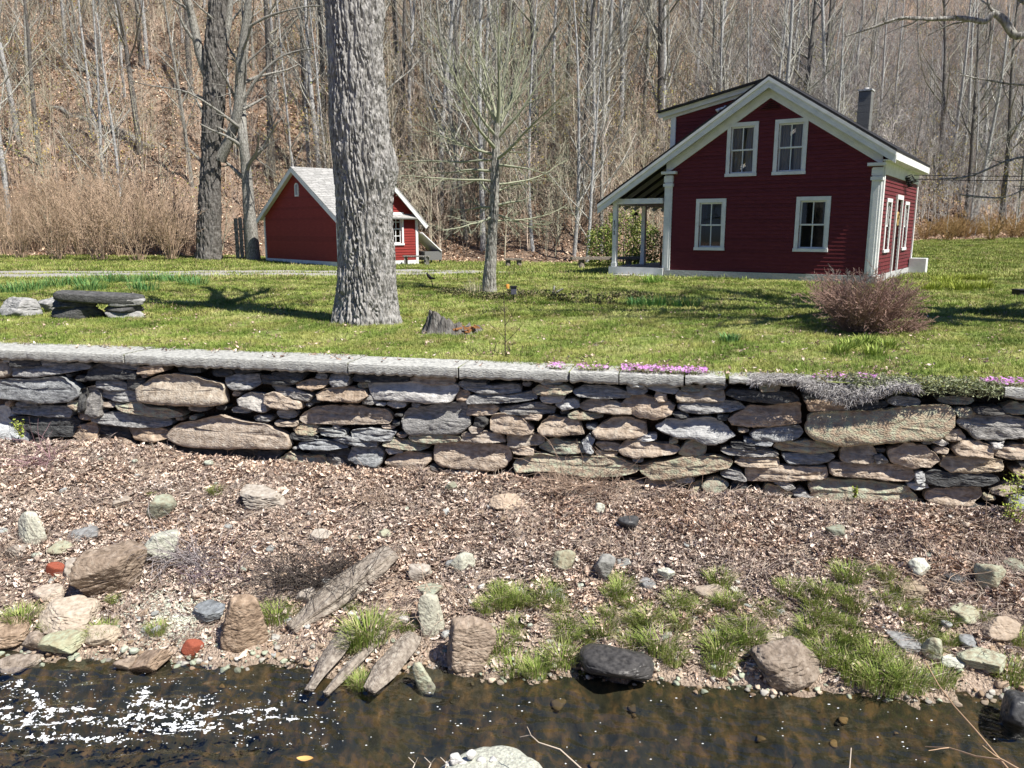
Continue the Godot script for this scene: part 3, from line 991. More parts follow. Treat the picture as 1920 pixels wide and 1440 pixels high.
func build_shed() -> void:
	var r := RandomNumberGenerator.new()
	r.seed = 8
	# main gable wall faces the camera's left; a small cross gable with a window faces right
	var A := Vector3(-11.02, 0, -35.9)       # left corner
	var B := Vector3(-6.7, 0, -31.1)      # corner towards the camera
	var W := (B - A).length()
	var ang := atan2(-(B - A).z, (B - A).x)
	var o := thing("garden_shed", "small bright red clapboard shed with grey shingle roof and arched white gable vent", "shed", (A + B) / 2.0, ang)
	o.position.y = ground_h(o.position.x, -o.position.z) - 0.04
	var hw := W / 2
	var L := 3.7
	var eave := 2.05
	var peak := 4.05
	var pitch := (peak - eave - 0.1) / hw
	var y0 := 0.26
	var top := func(x): return peak - 0.12 - pitch * absf(x)
	var id := Transform3D()
	var side := Transform3D(Basis(Vector3(0, 0, -1), Vector3(0, 1, 0), Vector3(1, 0, 0)), Vector3(hw, 0, 0))
	var mid := 2.35          # the cross gable covers the far part of the side wall
	var gp := 3.35
	var gtop := func(x): return maxf(gp - 0.1 - absf(x - mid) * 0.98, eave - 0.05 if x < 1.2 else 0.0)
	var hole := Rect2(2.16, 0.95, 0.74, 1.16)
	var m := MB.new()
	wall_panel(m, id, -hw, hw, y0, top, [], 0.12)
	wall_panel(m, side, 0.12, 1.2, y0, gtop, [], 0.12)
	wall_panel(m, side, 1.2, mid, y0, gtop, [Rect2(2.16, 0.95, mid - 2.16, 1.16)], 0.12)
	wall_panel(m, side, mid, L, y0, gtop, [Rect2(mid, 0.95, 2.9 - mid, 1.16)], 0.12)
	m.box(Vector3(-hw + 0.06, (y0 + eave) / 2, -L / 2 - 0.06), Vector3(0.12, eave - y0, L - 0.12))
	m.box(Vector3(0, (y0 + eave) / 2, -L + 0.06), Vector3(W - 0.26, eave - y0, 0.12))
	part(o, "wall", m.mesh(), M.shed_paint)
	m = MB.new()
	m.box(Vector3(0, y0 / 2 - 0.15, -0.05), Vector3(W + 0.06, y0 + 0.3, 0.16))
	m.box(Vector3(hw - 0.05, y0 / 2 - 0.15, -L / 2 - 0.08), Vector3(0.18, y0 + 0.3, L - 0.14))
	part(o, "foundation", m.mesh(), M.white_paint)
	clad(o, id, -hw + 0.1, hw - 0.1, y0 + 0.01, peak - 0.35, func(y): return [-(peak - 0.2 - y) / pitch, (peak - 0.2 - y) / pitch], [], M.shed_paint, r)
	clad(o, side, 0.1, L - 0.1, y0 + 0.01, gp - 0.3, func(y): return [0.1 if y < eave - 0.1 else mid - (gp - 0.15 - y) / 0.98, mid + (gp - 0.15 - y) / 0.98], [hole], M.shed_paint, r)
	window(o, side, hole, 3, 4, false, 0.09)
	m = MB.new()
	m.box(Vector3(-hw + 0.05, (y0 + eave) / 2, 0.025), Vector3(0.12, eave - y0, 0.05))
	part(o, "corner_board", m.mesh(), M.white_paint)
	m = MB.new()
	m.box(Vector3(hw - 0.04, (y0 + eave) / 2, 0.025), Vector3(0.12, eave - y0, 0.055))
	m.box(Vector3(hw + 0.025, (y0 + eave) / 2, -0.06), Vector3(0.045, eave - y0, 0.12))
	part(o, "corner_board", m.mesh(), M.white_paint)
	m = MB.new()
	m.box(Vector3(hw + 0.025, (y0 + eave) / 2 - 0.1, -L + 0.06), Vector3(0.05, eave - y0 - 0.1, 0.12))
	part(o, "corner_board", m.mesh(), M.white_paint)
	# roofs
	var cs := 1.0 / sqrt(1 + pitch * pitch)
	for s in [-1, 1]:
		var run := hw + 0.28
		m = MB.new()
		var b := Basis(Vector3(0, 0, 1), -s * atan(pitch))
		m.box(Vector3(s * run / 2, peak - pitch * run / 2 - 0.05, -L / 2 + 0.08), Vector3(run / cs, 0.05, L + 0.35), b)
		var rf := part(o, "roof", m.mesh(), M.shingle)
		var fr := Transform3D(Basis(Vector3(0, 0, -s), Vector3(-s * cs, pitch * cs, 0), Vector3(s * pitch * cs, cs, 0)), Vector3(s * run, peak - pitch * run - 0.015, 0.25 if s > 0 else -L - 0.1))
		shingles(rf, fr, L + 0.35, run / cs, r)
		m = MB.new()
		m.box(Vector3(s * run / 2, peak - pitch * run / 2 - 0.14, 0.24), Vector3(run / cs, 0.17, 0.035), b)
		m.box(Vector3(s * run / 2, peak - pitch * run / 2 - 0.09, 0.1), Vector3(run / cs - 0.05, 0.025, 0.26), b)
		part(o, "rake_board", m.mesh(), M.white_paint)
	var crun := L - mid + 0.3
	var cc := 1.0 / sqrt(1 + 0.98 * 0.98)
	for s in [-1, 1]:
		# slopes of the cross gable; they run in from the side wall to the main roof
		m = MB.new()
		var b := Basis(Vector3(1, 0, 0), s * atan(0.98))
		m.box(Vector3(hw / 2 + 0.15, gp - 0.98 * crun / 2 - 0.03, -mid + s * crun / 2), Vector3(hw + 0.3, 0.05, crun / cc), b)
		var rf := part(o, "roof", m.mesh(), M.shingle)
		var fr := Transform3D(Basis(Vector3(s, 0, 0), Vector3(0, 0.98 * cc, -s * cc), Vector3(0, cc, s * 0.98 * cc)), Vector3(0.0 if s > 0 else hw + 0.3, gp - 0.98 * crun + 0.005, -mid + s * crun))
		shingles(rf, fr, hw + 0.3, crun / cc, r)
		m = MB.new()
		m.box(Vector3(hw + 0.28, gp - 0.98 * crun / 2 - 0.13, -mid + s * crun / 2), Vector3(0.035, 0.17, crun / cc), b)
		part(o, "rake_board", m.mesh(), M.white_paint)
	# arched louvre vent
	var v := Node3D.new()
	v.name = "gable_vent"
	o.add_child(v, true)
	v.position = Vector3(0.02, 3.05, 0.03)
	m = MB.new()
	var ou := []
	for i in 13:
		var an := PI * i / 12.0
		ou.append([Vector2(cos(an) * 0.16, 0.18 + sin(an) * 0.16), Vector2(cos(an) * 0.105, 0.18 + sin(an) * 0.105)])
	ou.push_front([Vector2(0.16, -0.2), Vector2(0.105, -0.15)])
	ou.append([Vector2(-0.16, -0.2), Vector2(-0.105, -0.15)])
	for i in ou.size():
		var a = ou[i]
		var d = ou[(i + 1) % ou.size()]
		m.q(Vector3(a[0].x, a[0].y, 0.03), Vector3(a[1].x, a[1].y, 0.03), Vector3(d[1].x, d[1].y, 0.03), Vector3(d[0].x, d[0].y, 0.03))
		m.q(Vector3(a[0].x, a[0].y, -0.02), Vector3(a[0].x, a[0].y, 0.03), Vector3(d[0].x, d[0].y, 0.03), Vector3(d[0].x, d[0].y, -0.02))
		m.q(Vector3(a[1].x, a[1].y, 0.03), Vector3(a[1].x, a[1].y, 0.0), Vector3(d[1].x, d[1].y, 0.0), Vector3(d[1].x, d[1].y, 0.03))
	part(v, "vent_frame", m.mesh(), M.white_paint)
	for i in 9:
		m = MB.new()
		var w := 0.2 if i < 7 else 0.15 - (i - 7) * 0.07
		m.box(Vector3(0, -0.13 + i * 0.045, 0.012), Vector3(w, 0.007, 0.045), Basis(Vector3(1, 0, 0), 0.7))
		part(v, "slat", m.mesh(), M.white_paint)
	# doorstep slab, white hatch leaning on the far corner, firewood cart
	var st := o.transform
	m = MB.new()
	m.slab(Vector3.ZERO, Vector3(1.9, 0.14, 1.1), 0.02)
	var ds := solid("doorstep", m.mesh(), M.concrete, "pale concrete slab on the grass at the corner of the shed", "slab", Vector3.ZERO)
	ds.transform = st * Transform3D(Basis(), Vector3(hw + 0.75, 0.06, -0.6))
	m = MB.new()
	var ht := thing("cellar_hatch", "white sloping hatch standing open beside the shed window", "hatch")
	ht.transform = st * Transform3D(Basis(Vector3(0, 0, -1), Vector3(0, 1, 0), Vector3(1, 0, 0)), Vector3(hw + 0.1, 0.0, -L - 0.06))
	m.box(Vector3(0.5, 1.0, -0.3), Vector3(1.25, 0.04, 0.9), Basis(Vector3(0, 0, 1), -0.66))
	part(ht, "lid", m.mesh(), M.white_metal)
	m = MB.new()
	m.box(Vector3(0.6, 0.42, -0.3), Vector3(0.9, 0.36, 0.8))
	part(ht, "box", m.mesh(), M.block)
	for k in 4:
		m = MB.new()
		m.box(Vector3(0.2 + 0.8 * (k % 2), 0.12, -0.62 + 0.64 * (k / 2)), Vector3(0.06, 0.26, 0.06))
		part(ht, "leg", m.mesh(), M.block)
	var tb := thing("garden_bench", "small weathered grey bench standing at the corner of the shed", "bench")
	tb.transform = st * Transform3D(Basis(Vector3.UP, 0.7), Vector3(hw + 0.75, 0.0, -3.1))
	m = MB.new()
	m.slab(Vector3(0, 0.44, 0), Vector3(1.1, 0.05, 0.36), 0.01)
	part(tb, "seat", m.mesh(), M.grey_bark)
	for k in 4:
		m = MB.new()
		m.box(Vector3(0.45 * (1 if k % 2 else -1), 0.2, 0.13 * (1 if k < 2 else -1)), Vector3(0.06, 0.44, 0.06))
		part(tb, "leg", m.mesh(), M.grey_bark)
	# grey board fence behind the shed corner
	var fe := thing("plank_fence", "short grey plank fence behind the left tree of the shed corner", "fence", g3(-12.3, -37.4), 0.3)
	fe.set_meta("label", "short fence of upright grey planks between shed and trees")
	for k in 5:
		m = MB.new()
		m.box(Vector3(-0.5 + k * 0.2, 0.95, 0), Vector3(0.17, 1.9 + 0.06 * sin(k * 2.0), 0.025))
		part(fe, "plank", m.mesh(), M.grey_bark)
	m = MB.new()
	m.box(Vector3(-0.1, 1.4, -0.035), Vector3(1.0, 0.09, 0.04))
	part(fe, "rail", m.mesh(), M.grey_bark)

# ---------------------------------------------------------------- the dry stone wall
# outlines of the larger stones and of one shadowed recess, measured in five overlapping details of the photograph (4.8 x): tile, kind, corners
const STONES := [
["A","b",[-60,100,30,95,75,150,95,190,40,215,-60,225]],["A","g",[100,135,380,120,560,130,700,110,800,140,560,185,300,225,120,210]],["A","d",[120,70,340,75,360,110,130,130]],["A","g",[360,90,570,85,575,110,380,118]],["A","p",[20,50,130,40,120,75,25,85]],
["A","d",[770,230,800,160,900,110,1060,130,1230,190,1230,235,1000,245,780,248]],["A","g",[900,90,1240,110,1240,150,1100,140,920,110]],["A","b",[1245,150,1330,130,1470,118,1490,160,1380,190,1250,185]],["A","g",[-60,270,70,250,330,255,480,230,570,230,700,330,720,380,640,440,400,450,200,420,-60,400]],
["A","g",[130,470,200,445,300,455,310,480,150,488]],["A","g",[80,510,250,500,600,500,620,560,600,590,350,570,90,545]],["A","m",[620,460,700,450,725,500,680,520,630,490]],["A","g",[780,330,850,310,890,380,910,570,860,580,780,550,775,430]],["A","d",[735,340,772,330,768,520,730,530]],
["A","g",[860,270,1000,258,1110,290,1130,340,960,340,870,315]],["A","d",[1150,260,1290,250,1290,300,1220,340,1150,320]],["A","g",[905,345,1100,345,1235,360,1230,440,1130,445,1000,430,920,400]],["A","b",[1245,340,1330,270,1430,215,1560,205,1760,225,1890,270,2004,295,2030,400,2040,450,1900,472,1700,470,1400,455,1260,430]],
["A","m",[1030,460,1110,490,1230,460,1330,510,1500,515,1640,570,1500,590,1200,545,1060,510]],["A","g",[820,615,950,560,1150,555,1300,600,1500,600,1530,650,1400,680,1150,665,900,640]],["A","b",[1145,690,1300,685,1490,720,1480,780,1350,810,1200,780]],["A","b",[1510,740,1620,650,1800,620,1960,570,2050,600,2250,650,2400,650,2450,700,2530,720,2600,770,2610,860,1900,850,1700,840,1530,790]],
["A","p",[-60,500,40,490,120,640,230,760,235,870,0,920,-60,900]],["A","d",[70,600,640,595,690,640,620,760,400,760,200,690]],["A","b",[640,700,700,680,820,645,860,700,850,780,700,800,630,750]],["A","d",[750,790,940,760,1100,780,1190,820,1230,980,900,960,740,860]],["A","m",[1370,960,1420,870,1500,845,1600,930,1770,960,1780,1000,1900,1050,1700,1120,1400,1110]],["A","d",[1310,930,1450,815,1480,830,1400,900,1340,980]],["A","d",[870,675,1130,690,1150,770,950,750,870,730]],["A","d",[1500,880,1900,870,2300,872,2310,1080,1850,1080,1800,970,1620,930]],  # first dark outline is a shadowed recess, its shade built as dark stone
["B","g",[200,230,300,215,490,210,500,290,420,330,280,335,220,290]],["B","d",[290,150,480,140,490,170,320,185]],["B","d",[515,220,640,225,830,275,820,290,540,280]],["B","d",[630,200,780,180,910,195,880,250,820,270,700,250]],["B","b",[840,290,960,265,1130,260,1090,310,980,335,860,320]],["B","g",[620,310,780,330,910,375,980,400,950,440,850,420,700,370]],["B","p",[315,430,400,385,520,390,565,530,520,540,340,480]],["B","b",[560,390,640,365,760,420,880,460,880,500,760,510,620,490,560,450]],["B","g",[1150,210,1280,195,1310,240,1300,290,1180,310,1155,280]],["B","b",[1030,380,1110,340,1330,325,1450,350,1480,390,1400,440,1200,430,1060,420]],
["B","d",[1380,190,1840,190,1840,260,1500,262,1360,250]],["B","p",[1490,290,1850,280,2200,290,2290,310,2290,350,2230,440,2100,450,1800,430,1540,420]],["B","g",[1440,440,1490,395,1560,440,1540,460,1440,460]],["B","b",[870,600,930,540,1010,505,1400,495,1480,525,1640,530,1690,590,1670,640,1300,650,900,640]],["B","p",[1660,470,1760,435,1820,480,1750,500]],["B","m",[810,700,870,660,1000,670,1030,720,980,750,840,735]],["B","g",[1035,700,1270,715,1265,750,1150,755,1050,730]],["B","d",[780,748,900,752,1020,768,1000,790,800,778]],["B","g",[860,830,1000,800,1150,810,1300,850,1150,868,900,862]],["B","g",[1180,780,1350,775,1560,812,1565,840,1400,830,1250,800]],["B","g",[1340,720,1500,700,1720,730,1690,790,1500,785,1350,760]],["B","g",[1340,870,1560,860,1620,920,1570,1030,1400,1000,1310,960]],["B","p",[1650,890,1760,875,1770,905,1680,910]],["B","m",[1700,790,1920,820,2020,860,1960,880,1800,870,1620,830]],["B","b",[1640,1000,1750,930,1850,912,2040,940,2040,980,1960,1055,1750,1050]],["B","m",[620,1060,700,960,780,910,840,950,1080,940,1100,1000,1160,1060,1100,1140,900,1140]],["B","g",[1095,940,1150,925,1240,980,1290,1050,1190,1060]],["B","d",[490,900,720,900,620,1000,560,1090,500,1090]],["B","d",[960,890,1300,890,1330,1040,1250,970,1150,915,970,930]],["B","b",[1790,1140,1860,1110,1990,1080,2040,1110,2040,1200,1800,1200]],
["C","b",[45,245,130,220,400,230,430,260,420,290,200,285,60,270]],["C","d",[520,205,730,220,720,265,530,255]],["C","g",[480,285,560,275,715,275,715,300,500,308]],["C","g",[520,320,700,325,900,300,1020,310,1020,350,850,370,650,360]],["C","b",[455,400,475,350,560,365,570,410,520,440,460,430]],["C","g",[550,440,600,400,780,385,900,405,1150,365,1180,410,1000,440,700,455,560,460]],["C","p",[1190,240,1290,240,1410,270,1390,300,1230,285]],["C","m",[1150,340,1200,310,1290,310,1430,305,1500,340,1450,370,1200,375]],["C","p",[1230,415,1410,385,1430,410,1400,440,1260,455]],["C","g",[1510,355,1620,310,1800,310,2020,380,2010,400,1800,410,1560,390]],["C","g",[-30,620,30,520,300,480,530,465,550,560,580,660,510,710,480,725,40,740,-10,700]],["C","b",[555,560,575,500,640,470,760,480,830,510,790,560,650,570]],["C","g",[845,520,1040,490,1180,470,1340,510,1330,545,1000,560,870,550]],["C","p",[1365,475,1450,435,1550,450,1560,490,1420,515]],["C","b",[1565,500,1620,450,1720,435,1900,460,2020,520,2020,550,1900,555,1600,520]],["C","m",[1465,575,1540,540,1720,570,1770,580,1650,600,1500,590]],["C","b",[1045,580,1120,568,1210,580,1200,600,1060,598]],["C","b",[770,690,780,590,830,562,1030,595,1140,690,1130,720,1040,742,830,710]],["C","d",[620,650,650,590,710,590,735,640,700,665]],["C","b",[585,690,630,672,680,680,675,718,610,722]],["C","b",[1190,700,1230,650,1300,590,1520,602,1570,650,1590,730,1400,750,1230,740]],["C","m",[50,765,150,745,330,748,490,775,460,800,200,810,80,800]],["C","b",[510,790,530,738,640,742,720,728,860,750,880,800,650,805]],["C","b",[915,850,920,765,1100,755,1230,765,1230,820,1050,862,930,858]],["C","m",[1215,860,1270,810,1350,800,1450,830,1555,830,1600,900,1450,915,1290,905]],["C","p",[1600,810,1655,750,1690,800,1655,860,1680,905,1630,900]],["C","b",[255,960,260,835,420,820,650,832,850,852,930,880,940,950,900,1030,800,1065,600,1065,300,1020]],["C","b",[965,880,1060,872,1150,882,1150,912,990,912]],["C","m",[980,1000,1130,940,1210,922,1320,952,1600,952,1900,960,2090,1040,2060,1080,1900,1110,1600,1120,1300,1060,1000,1070]],["C","g",[320,1120,360,1072,430,1068,465,1130,430,1190,340,1190]],["C","g",[470,1085,560,1070,720,1100,730,1160,560,1180]],["C","d",[230,1025,330,1040,330,1065,240,1060]],["C","b",[1690,730,1780,650,1880,605,2010,605,2160,650,2160,740,2050,770,1850,780,1720,770]],["C","b",[1720,830,1800,810,1930,850,1930,885,1780,880]],["C","b",[1710,905,1800,893,1890,920,1880,940,1740,930]],
["D","g",[170,320,290,310,345,350,320,375,190,370]],["D","p",[200,278,300,280,310,300,220,300]],["D","p",[345,310,440,290,570,315,625,350,610,370,450,345]],["D","b",[425,400,440,365,515,390,510,435,460,440]],["D","b",[130,480,180,430,260,390,400,420,450,465,540,460,590,490,570,550,430,605,250,580,150,530]],["D","b",[610,400,640,360,850,345,1030,345,1050,400,1040,435,800,440,640,440]],["D","m",[670,330,740,305,830,315,820,340,700,342]],["D","g",[890,315,1000,295,1060,302,1050,330,920,335]],["D","d",[1070,375,1100,345,1300,360,1660,375,1700,430,1500,455,1200,420]],["D","m",[1370,312,1440,302,1530,302,1530,345,1380,345]],["D","g",[640,500,700,455,1000,455,1180,460,1215,500,1100,530,850,550,700,530]],["D","d",[600,555,700,540,715,572,620,588]],["D","b",[1085,615,1180,560,1290,500,1500,500,1720,470,1735,560,1730,640,1550,665,1250,670,1120,650]],["D","d",[1000,572,1075,582,1060,610,1000,602]],["D","p",[445,680,530,620,700,620,900,597,1000,630,1130,750,1020,810,870,825,780,775,640,765,540,730]],["D","g",[1290,745,1350,712,1500,692,1730,680,1745,720,1700,780,1500,800,1310,780]],["D","p",[235,785,320,762,425,757,420,785,330,798,250,797]],["D","b",[100,880,160,815,260,808,400,835,600,850,640,880,600,910,400,930,220,945,120,915]],["D","m",[655,920,690,845,780,805,860,822,880,870,850,930,720,940]],["D","d",[1105,825,1350,834,1440,850,1300,862,1150,852]],["D","g",[1230,792,1470,815,1460,830,1260,814]],["D","g",[1020,885,1150,872,1350,880,1520,920,1500,932,1250,926,1060,907]],["D","m",[290,1040,400,1010,560,1000,640,975,850,948,1000,952,1110,985,1090,1030,900,1080,600,1130,380,1140,310,1090]],["D","b",[1150,990,1200,955,1380,966,1535,966,1535,1022,1400,1028,1200,1018]],["D","b",[1245,1130,1260,1062,1500,1042,1960,1052,1970,1100,1940,1138,1600,1150,1260,1152]],["D","g",[1020,1095,1090,1075,1190,1085,1235,1155,1120,1130,1040,1112]],["D","m",[845,1210,900,1160,990,1132,1080,1200,1000,1250,900,1260]],["D","d",[1100,1230,1150,1190,1240,1200,1260,1250,1200,1310,1110,1300]],["D","m",[740,1205,840,1185,845,1260,760,1265]],["D","g",[1290,1270,1350,1232,1380,1290,1380,1340,1300,1330]],["D","m",[1390,1260,1450,1212,1560,1222,1650,1280,1600,1340,1500,1385,1420,1350]],["D","g",[1510,1168,1590,1162,1665,1220,1620,1235]],["D","p",[620,1155,740,1135,770,1160,660,1172]],["D","b",[350,1165,620,1178,645,1240,400,1240]],
["E","d",[0,372,160,372,150,408,-60,408,-60,382]],["E","b",[-40,445,100,435,300,445,310,515,0,525]],["E","d",[330,485,480,480,700,458,680,488,500,515,340,512]],["E","m",[0,560,200,545,560,535,750,512,1000,492,1220,482,1290,540,1280,650,1160,770,900,780,500,810,250,825,20,770,-50,700]],["E","m",[1310,530,1430,512,1500,560,1450,585,1330,575]],["E","g",[1370,605,1500,592,1660,567,1900,610,1990,640,1990,760,1700,780,1480,770,1440,720,1320,630]],["E","m",[1750,510,1850,477,1990,490,1990,555,1850,555,1770,540]],["E","d",[1480,512,1680,502,1740,545,1520,552]],["E","b",[1215,762,1240,718,1350,718,1390,770,1340,792,1230,788]],["E","p",[1110,802,1180,797,1215,820,1180,835]],["E","m",[-330,855,-270,818,0,818,130,822,255,865,200,890,0,902,-250,880]],["E","g",[-250,935,0,918,150,922,215,950,150,985,0,1005,-200,995]],["E","b",[285,960,300,860,420,840,550,850,585,940,560,995,380,985,290,978]],["E","b",[700,935,730,880,870,838,1030,852,1110,920,1150,980,1080,1030,900,1032,740,990]],["E","b",[1290,880,1350,812,1480,812,1560,840,1630,860,1630,940,1450,920,1310,910]],["E","g",[595,945,640,932,672,980,600,995]],["E","b",[1660,900,1760,865,1990,855,1990,960,1800,960,1680,930]],["E","p",[1640,832,1720,822,1710,852,1650,858]],["E","b",[1175,1020,1210,955,1400,955,1720,985,1720,1060,1500,1080,1250,1068]],["E","b",[180,1080,200,1015,470,1015,700,1025,920,1062,930,1130,900,1162,600,1140,200,1108]],["E","d",[1015,1140,1035,1095,1130,1075,1230,1095,1600,1110,1700,1150,1600,1190,1200,1200,1030,1178]],["E","p",[950,1120,970,1085,1015,1092,1005,1160,960,1168]],["E","p",[890,1207,1040,1197,1050,1215,930,1228]],["E","m",[0,1195,120,1150,280,1182,450,1175,700,1202,870,1232,970,1320,950,1345,600,1400,400,1420,150,1395,20,1310]],["E","b",[1060,1280,1140,1248,1540,1228,1550,1290,1450,1390,1200,1380,1060,1340]],["E","g",[-150,1275,-90,1235,0,1315,120,1370,60,1410,-60,1370]],["E","b",[1650,1270,1780,1202,1870,1195,1870,1240,1750,1290]],["E","b",[1850,1065,1990,1055,1990,1110,1860,1105]],["E","g",[1800,1320,1990,1290,1990,1450,1820,1430]],
]
const TILE_X := {"A": 0.0, "B": 380.0, "C": 760.0, "D": 1140.0, "E": 1520.0}
const KIND := {"b": "brown_stone", "g": "grey_stone", "p": "pale_stone", "d": "dark_stone", "m": "mossy_stone"}
var wall_along := Vector3.ZERO
var wall_out := Vector3.ZERO
var wall_at := Vector3(0, 0, -8.28)

func to_wall(x: float, y: float, inset: float) -> Vector2:
	# where the line of sight meets the face of the wall: metres along it and height
	var o := wall_at - wall_out * inset
	var r := sight(x, y)
	var p := EYE + r * ((o - EYE).dot(wall_out) / r.dot(wall_out))
	return Vector2((p - o).dot(wall_along), p.y)

func stone_mesh(outline: PackedVector2Array, deep: float, r: RandomNumberGenerator, tint: Color, n: int, rough := 1.0) -> Array:
	# a stone with the given face outline (x right, y up), its face towards +z; returns [mesh, centre]
	var c := Vector2.ZERO
	for q in outline: c += q
	c /= outline.size()
	var lo := outline[0]
	var hi := outline[0]
	var length := 0.0
	for i in outline.size():
		lo = lo.min(outline[i]); hi = hi.max(outline[i])
		length += outline[i].distance_to(outline[(i + 1) % outline.size()])
	var size := hi - lo
	# even points along a slightly rounded outline
	var even := PackedVector2Array()
	var seg := 0
	var run := 0.0
	for i in n:
		var want := length * i / n
		while run + outline[seg].distance_to(outline[(seg + 1) % outline.size()]) < want:
			run += outline[seg].distance_to(outline[(seg + 1) % outline.size()])
			seg += 1
		var a := outline[seg]
		var b := outline[(seg + 1) % outline.size()]
		even.append(a.lerp(b, (want - run) / maxf(a.distance_to(b), 1e-5)))
	var pts := PackedVector2Array()
	for i in n:
		pts.append((even[i] * 8.0 + even[(i + 1) % n] + even[(i + n - 1) % n]) / 10.0)
	var planes := []
	for k in 4:
		planes.append([r.randf_range(-0.5, 0.5) * minf(1.0, 0.25 / size.x), r.randf_range(0.0, 1.0), r.randf_range(0.01, 0.04)])
	var sx := minf(1.0, size.y / maxf(size.x, 0.01))
	var sy := minf(1.0, size.x / maxf(size.y, 0.01))
	var rnd := clampf(minf(size.x, size.y) * 0.08, 0.006, 0.016)
	var m := MB.new()
	var off := Vector3(r.randf() * 90, r.randf() * 90, r.randf() * 90)
	var rings := [[0.75, -deep], [0.97, -deep * 0.6], [1.0, -deep * 0.25], [1.0, -rnd], [0.975, -rnd * 0.1], [0.9, 0.0], [0.74, 0.0], [0.58, 0.0], [0.4, 0.0], [0.2, 0.0]]
	m.col = tint
	for k in rings.size():
		for i in n:
			var g := pts[i] - c
			var s: float = 1.0 - rings[k][0]
			var p := Vector3(g.x * (1.0 - s * sx), g.y * (1.0 - s * sy), rings[k][1])
			if k >= 4:
				var f := 0.06
				for pl in planes:
					f = minf(f, pl[2] + pl[0] * p.x + pl[1] * -p.y * 0.8)
				p.z += clampf(f, -0.045, 0.05) * (0.5 if k == 4 else 1.0)
			var w := Vector3(p.x, p.y, p.z)
			var disp := 0.012 * n_b.get_noise_3dv(w * 4.0 + off) + 0.012 * n_b.get_noise_3dv(Vector3(w.x * 7.0, w.y * 24.0, w.z * 14.0) + off)
			disp += 0.012 * (roundf(2.2 * n_a.get_noise_3dv(Vector3(w.x * 3.0, w.y * 11.0, 0) + off)) / 2.2)
			if k >= 3:
				p.z += disp * rough * (1.0 if k > 3 else 0.6) * 1.25
			if k >= 1 and k <= 4:
				var e := rough * (0.02 * n_b.get_noise_3dv(Vector3(w.x, w.y, 0) * 9.0 + off * 1.7) + 0.012 * n_a.get_noise_3dv(Vector3(w.x, w.y, 0) * 22.0 + off))
				var gn := g.normalized()
				p.x += gn.x * e
				p.y += gn.y * e
			m.p(p)
	for k in rings.size() - 1:
		for i in n:
			var a := k * n + i
			var b := k * n + (i + 1) % n
			m.t(a, a + n, b)
			m.t(b, a + n, b + n)
	var last := (rings.size() - 1) * n
	var cen := Vector3.ZERO
	for i in n: cen += m.v[last + i]
	var ci := m.p(cen / n)
	for i in n:
		m.t(last + i, ci, last + (i + 1) % n)
	return [m.mesh(), c]

func rock_tint(r: RandomNumberGenerator, kind: String) -> Color:
	var k := r.randf_range(0.78, 1.15)
	var warm := r.randf_range(-0.06, 0.06)
	if kind == "b": warm = r.randf_range(-0.06, 0.08)
	return Color(k * (1.0 + warm), k, k * (1.0 - warm))

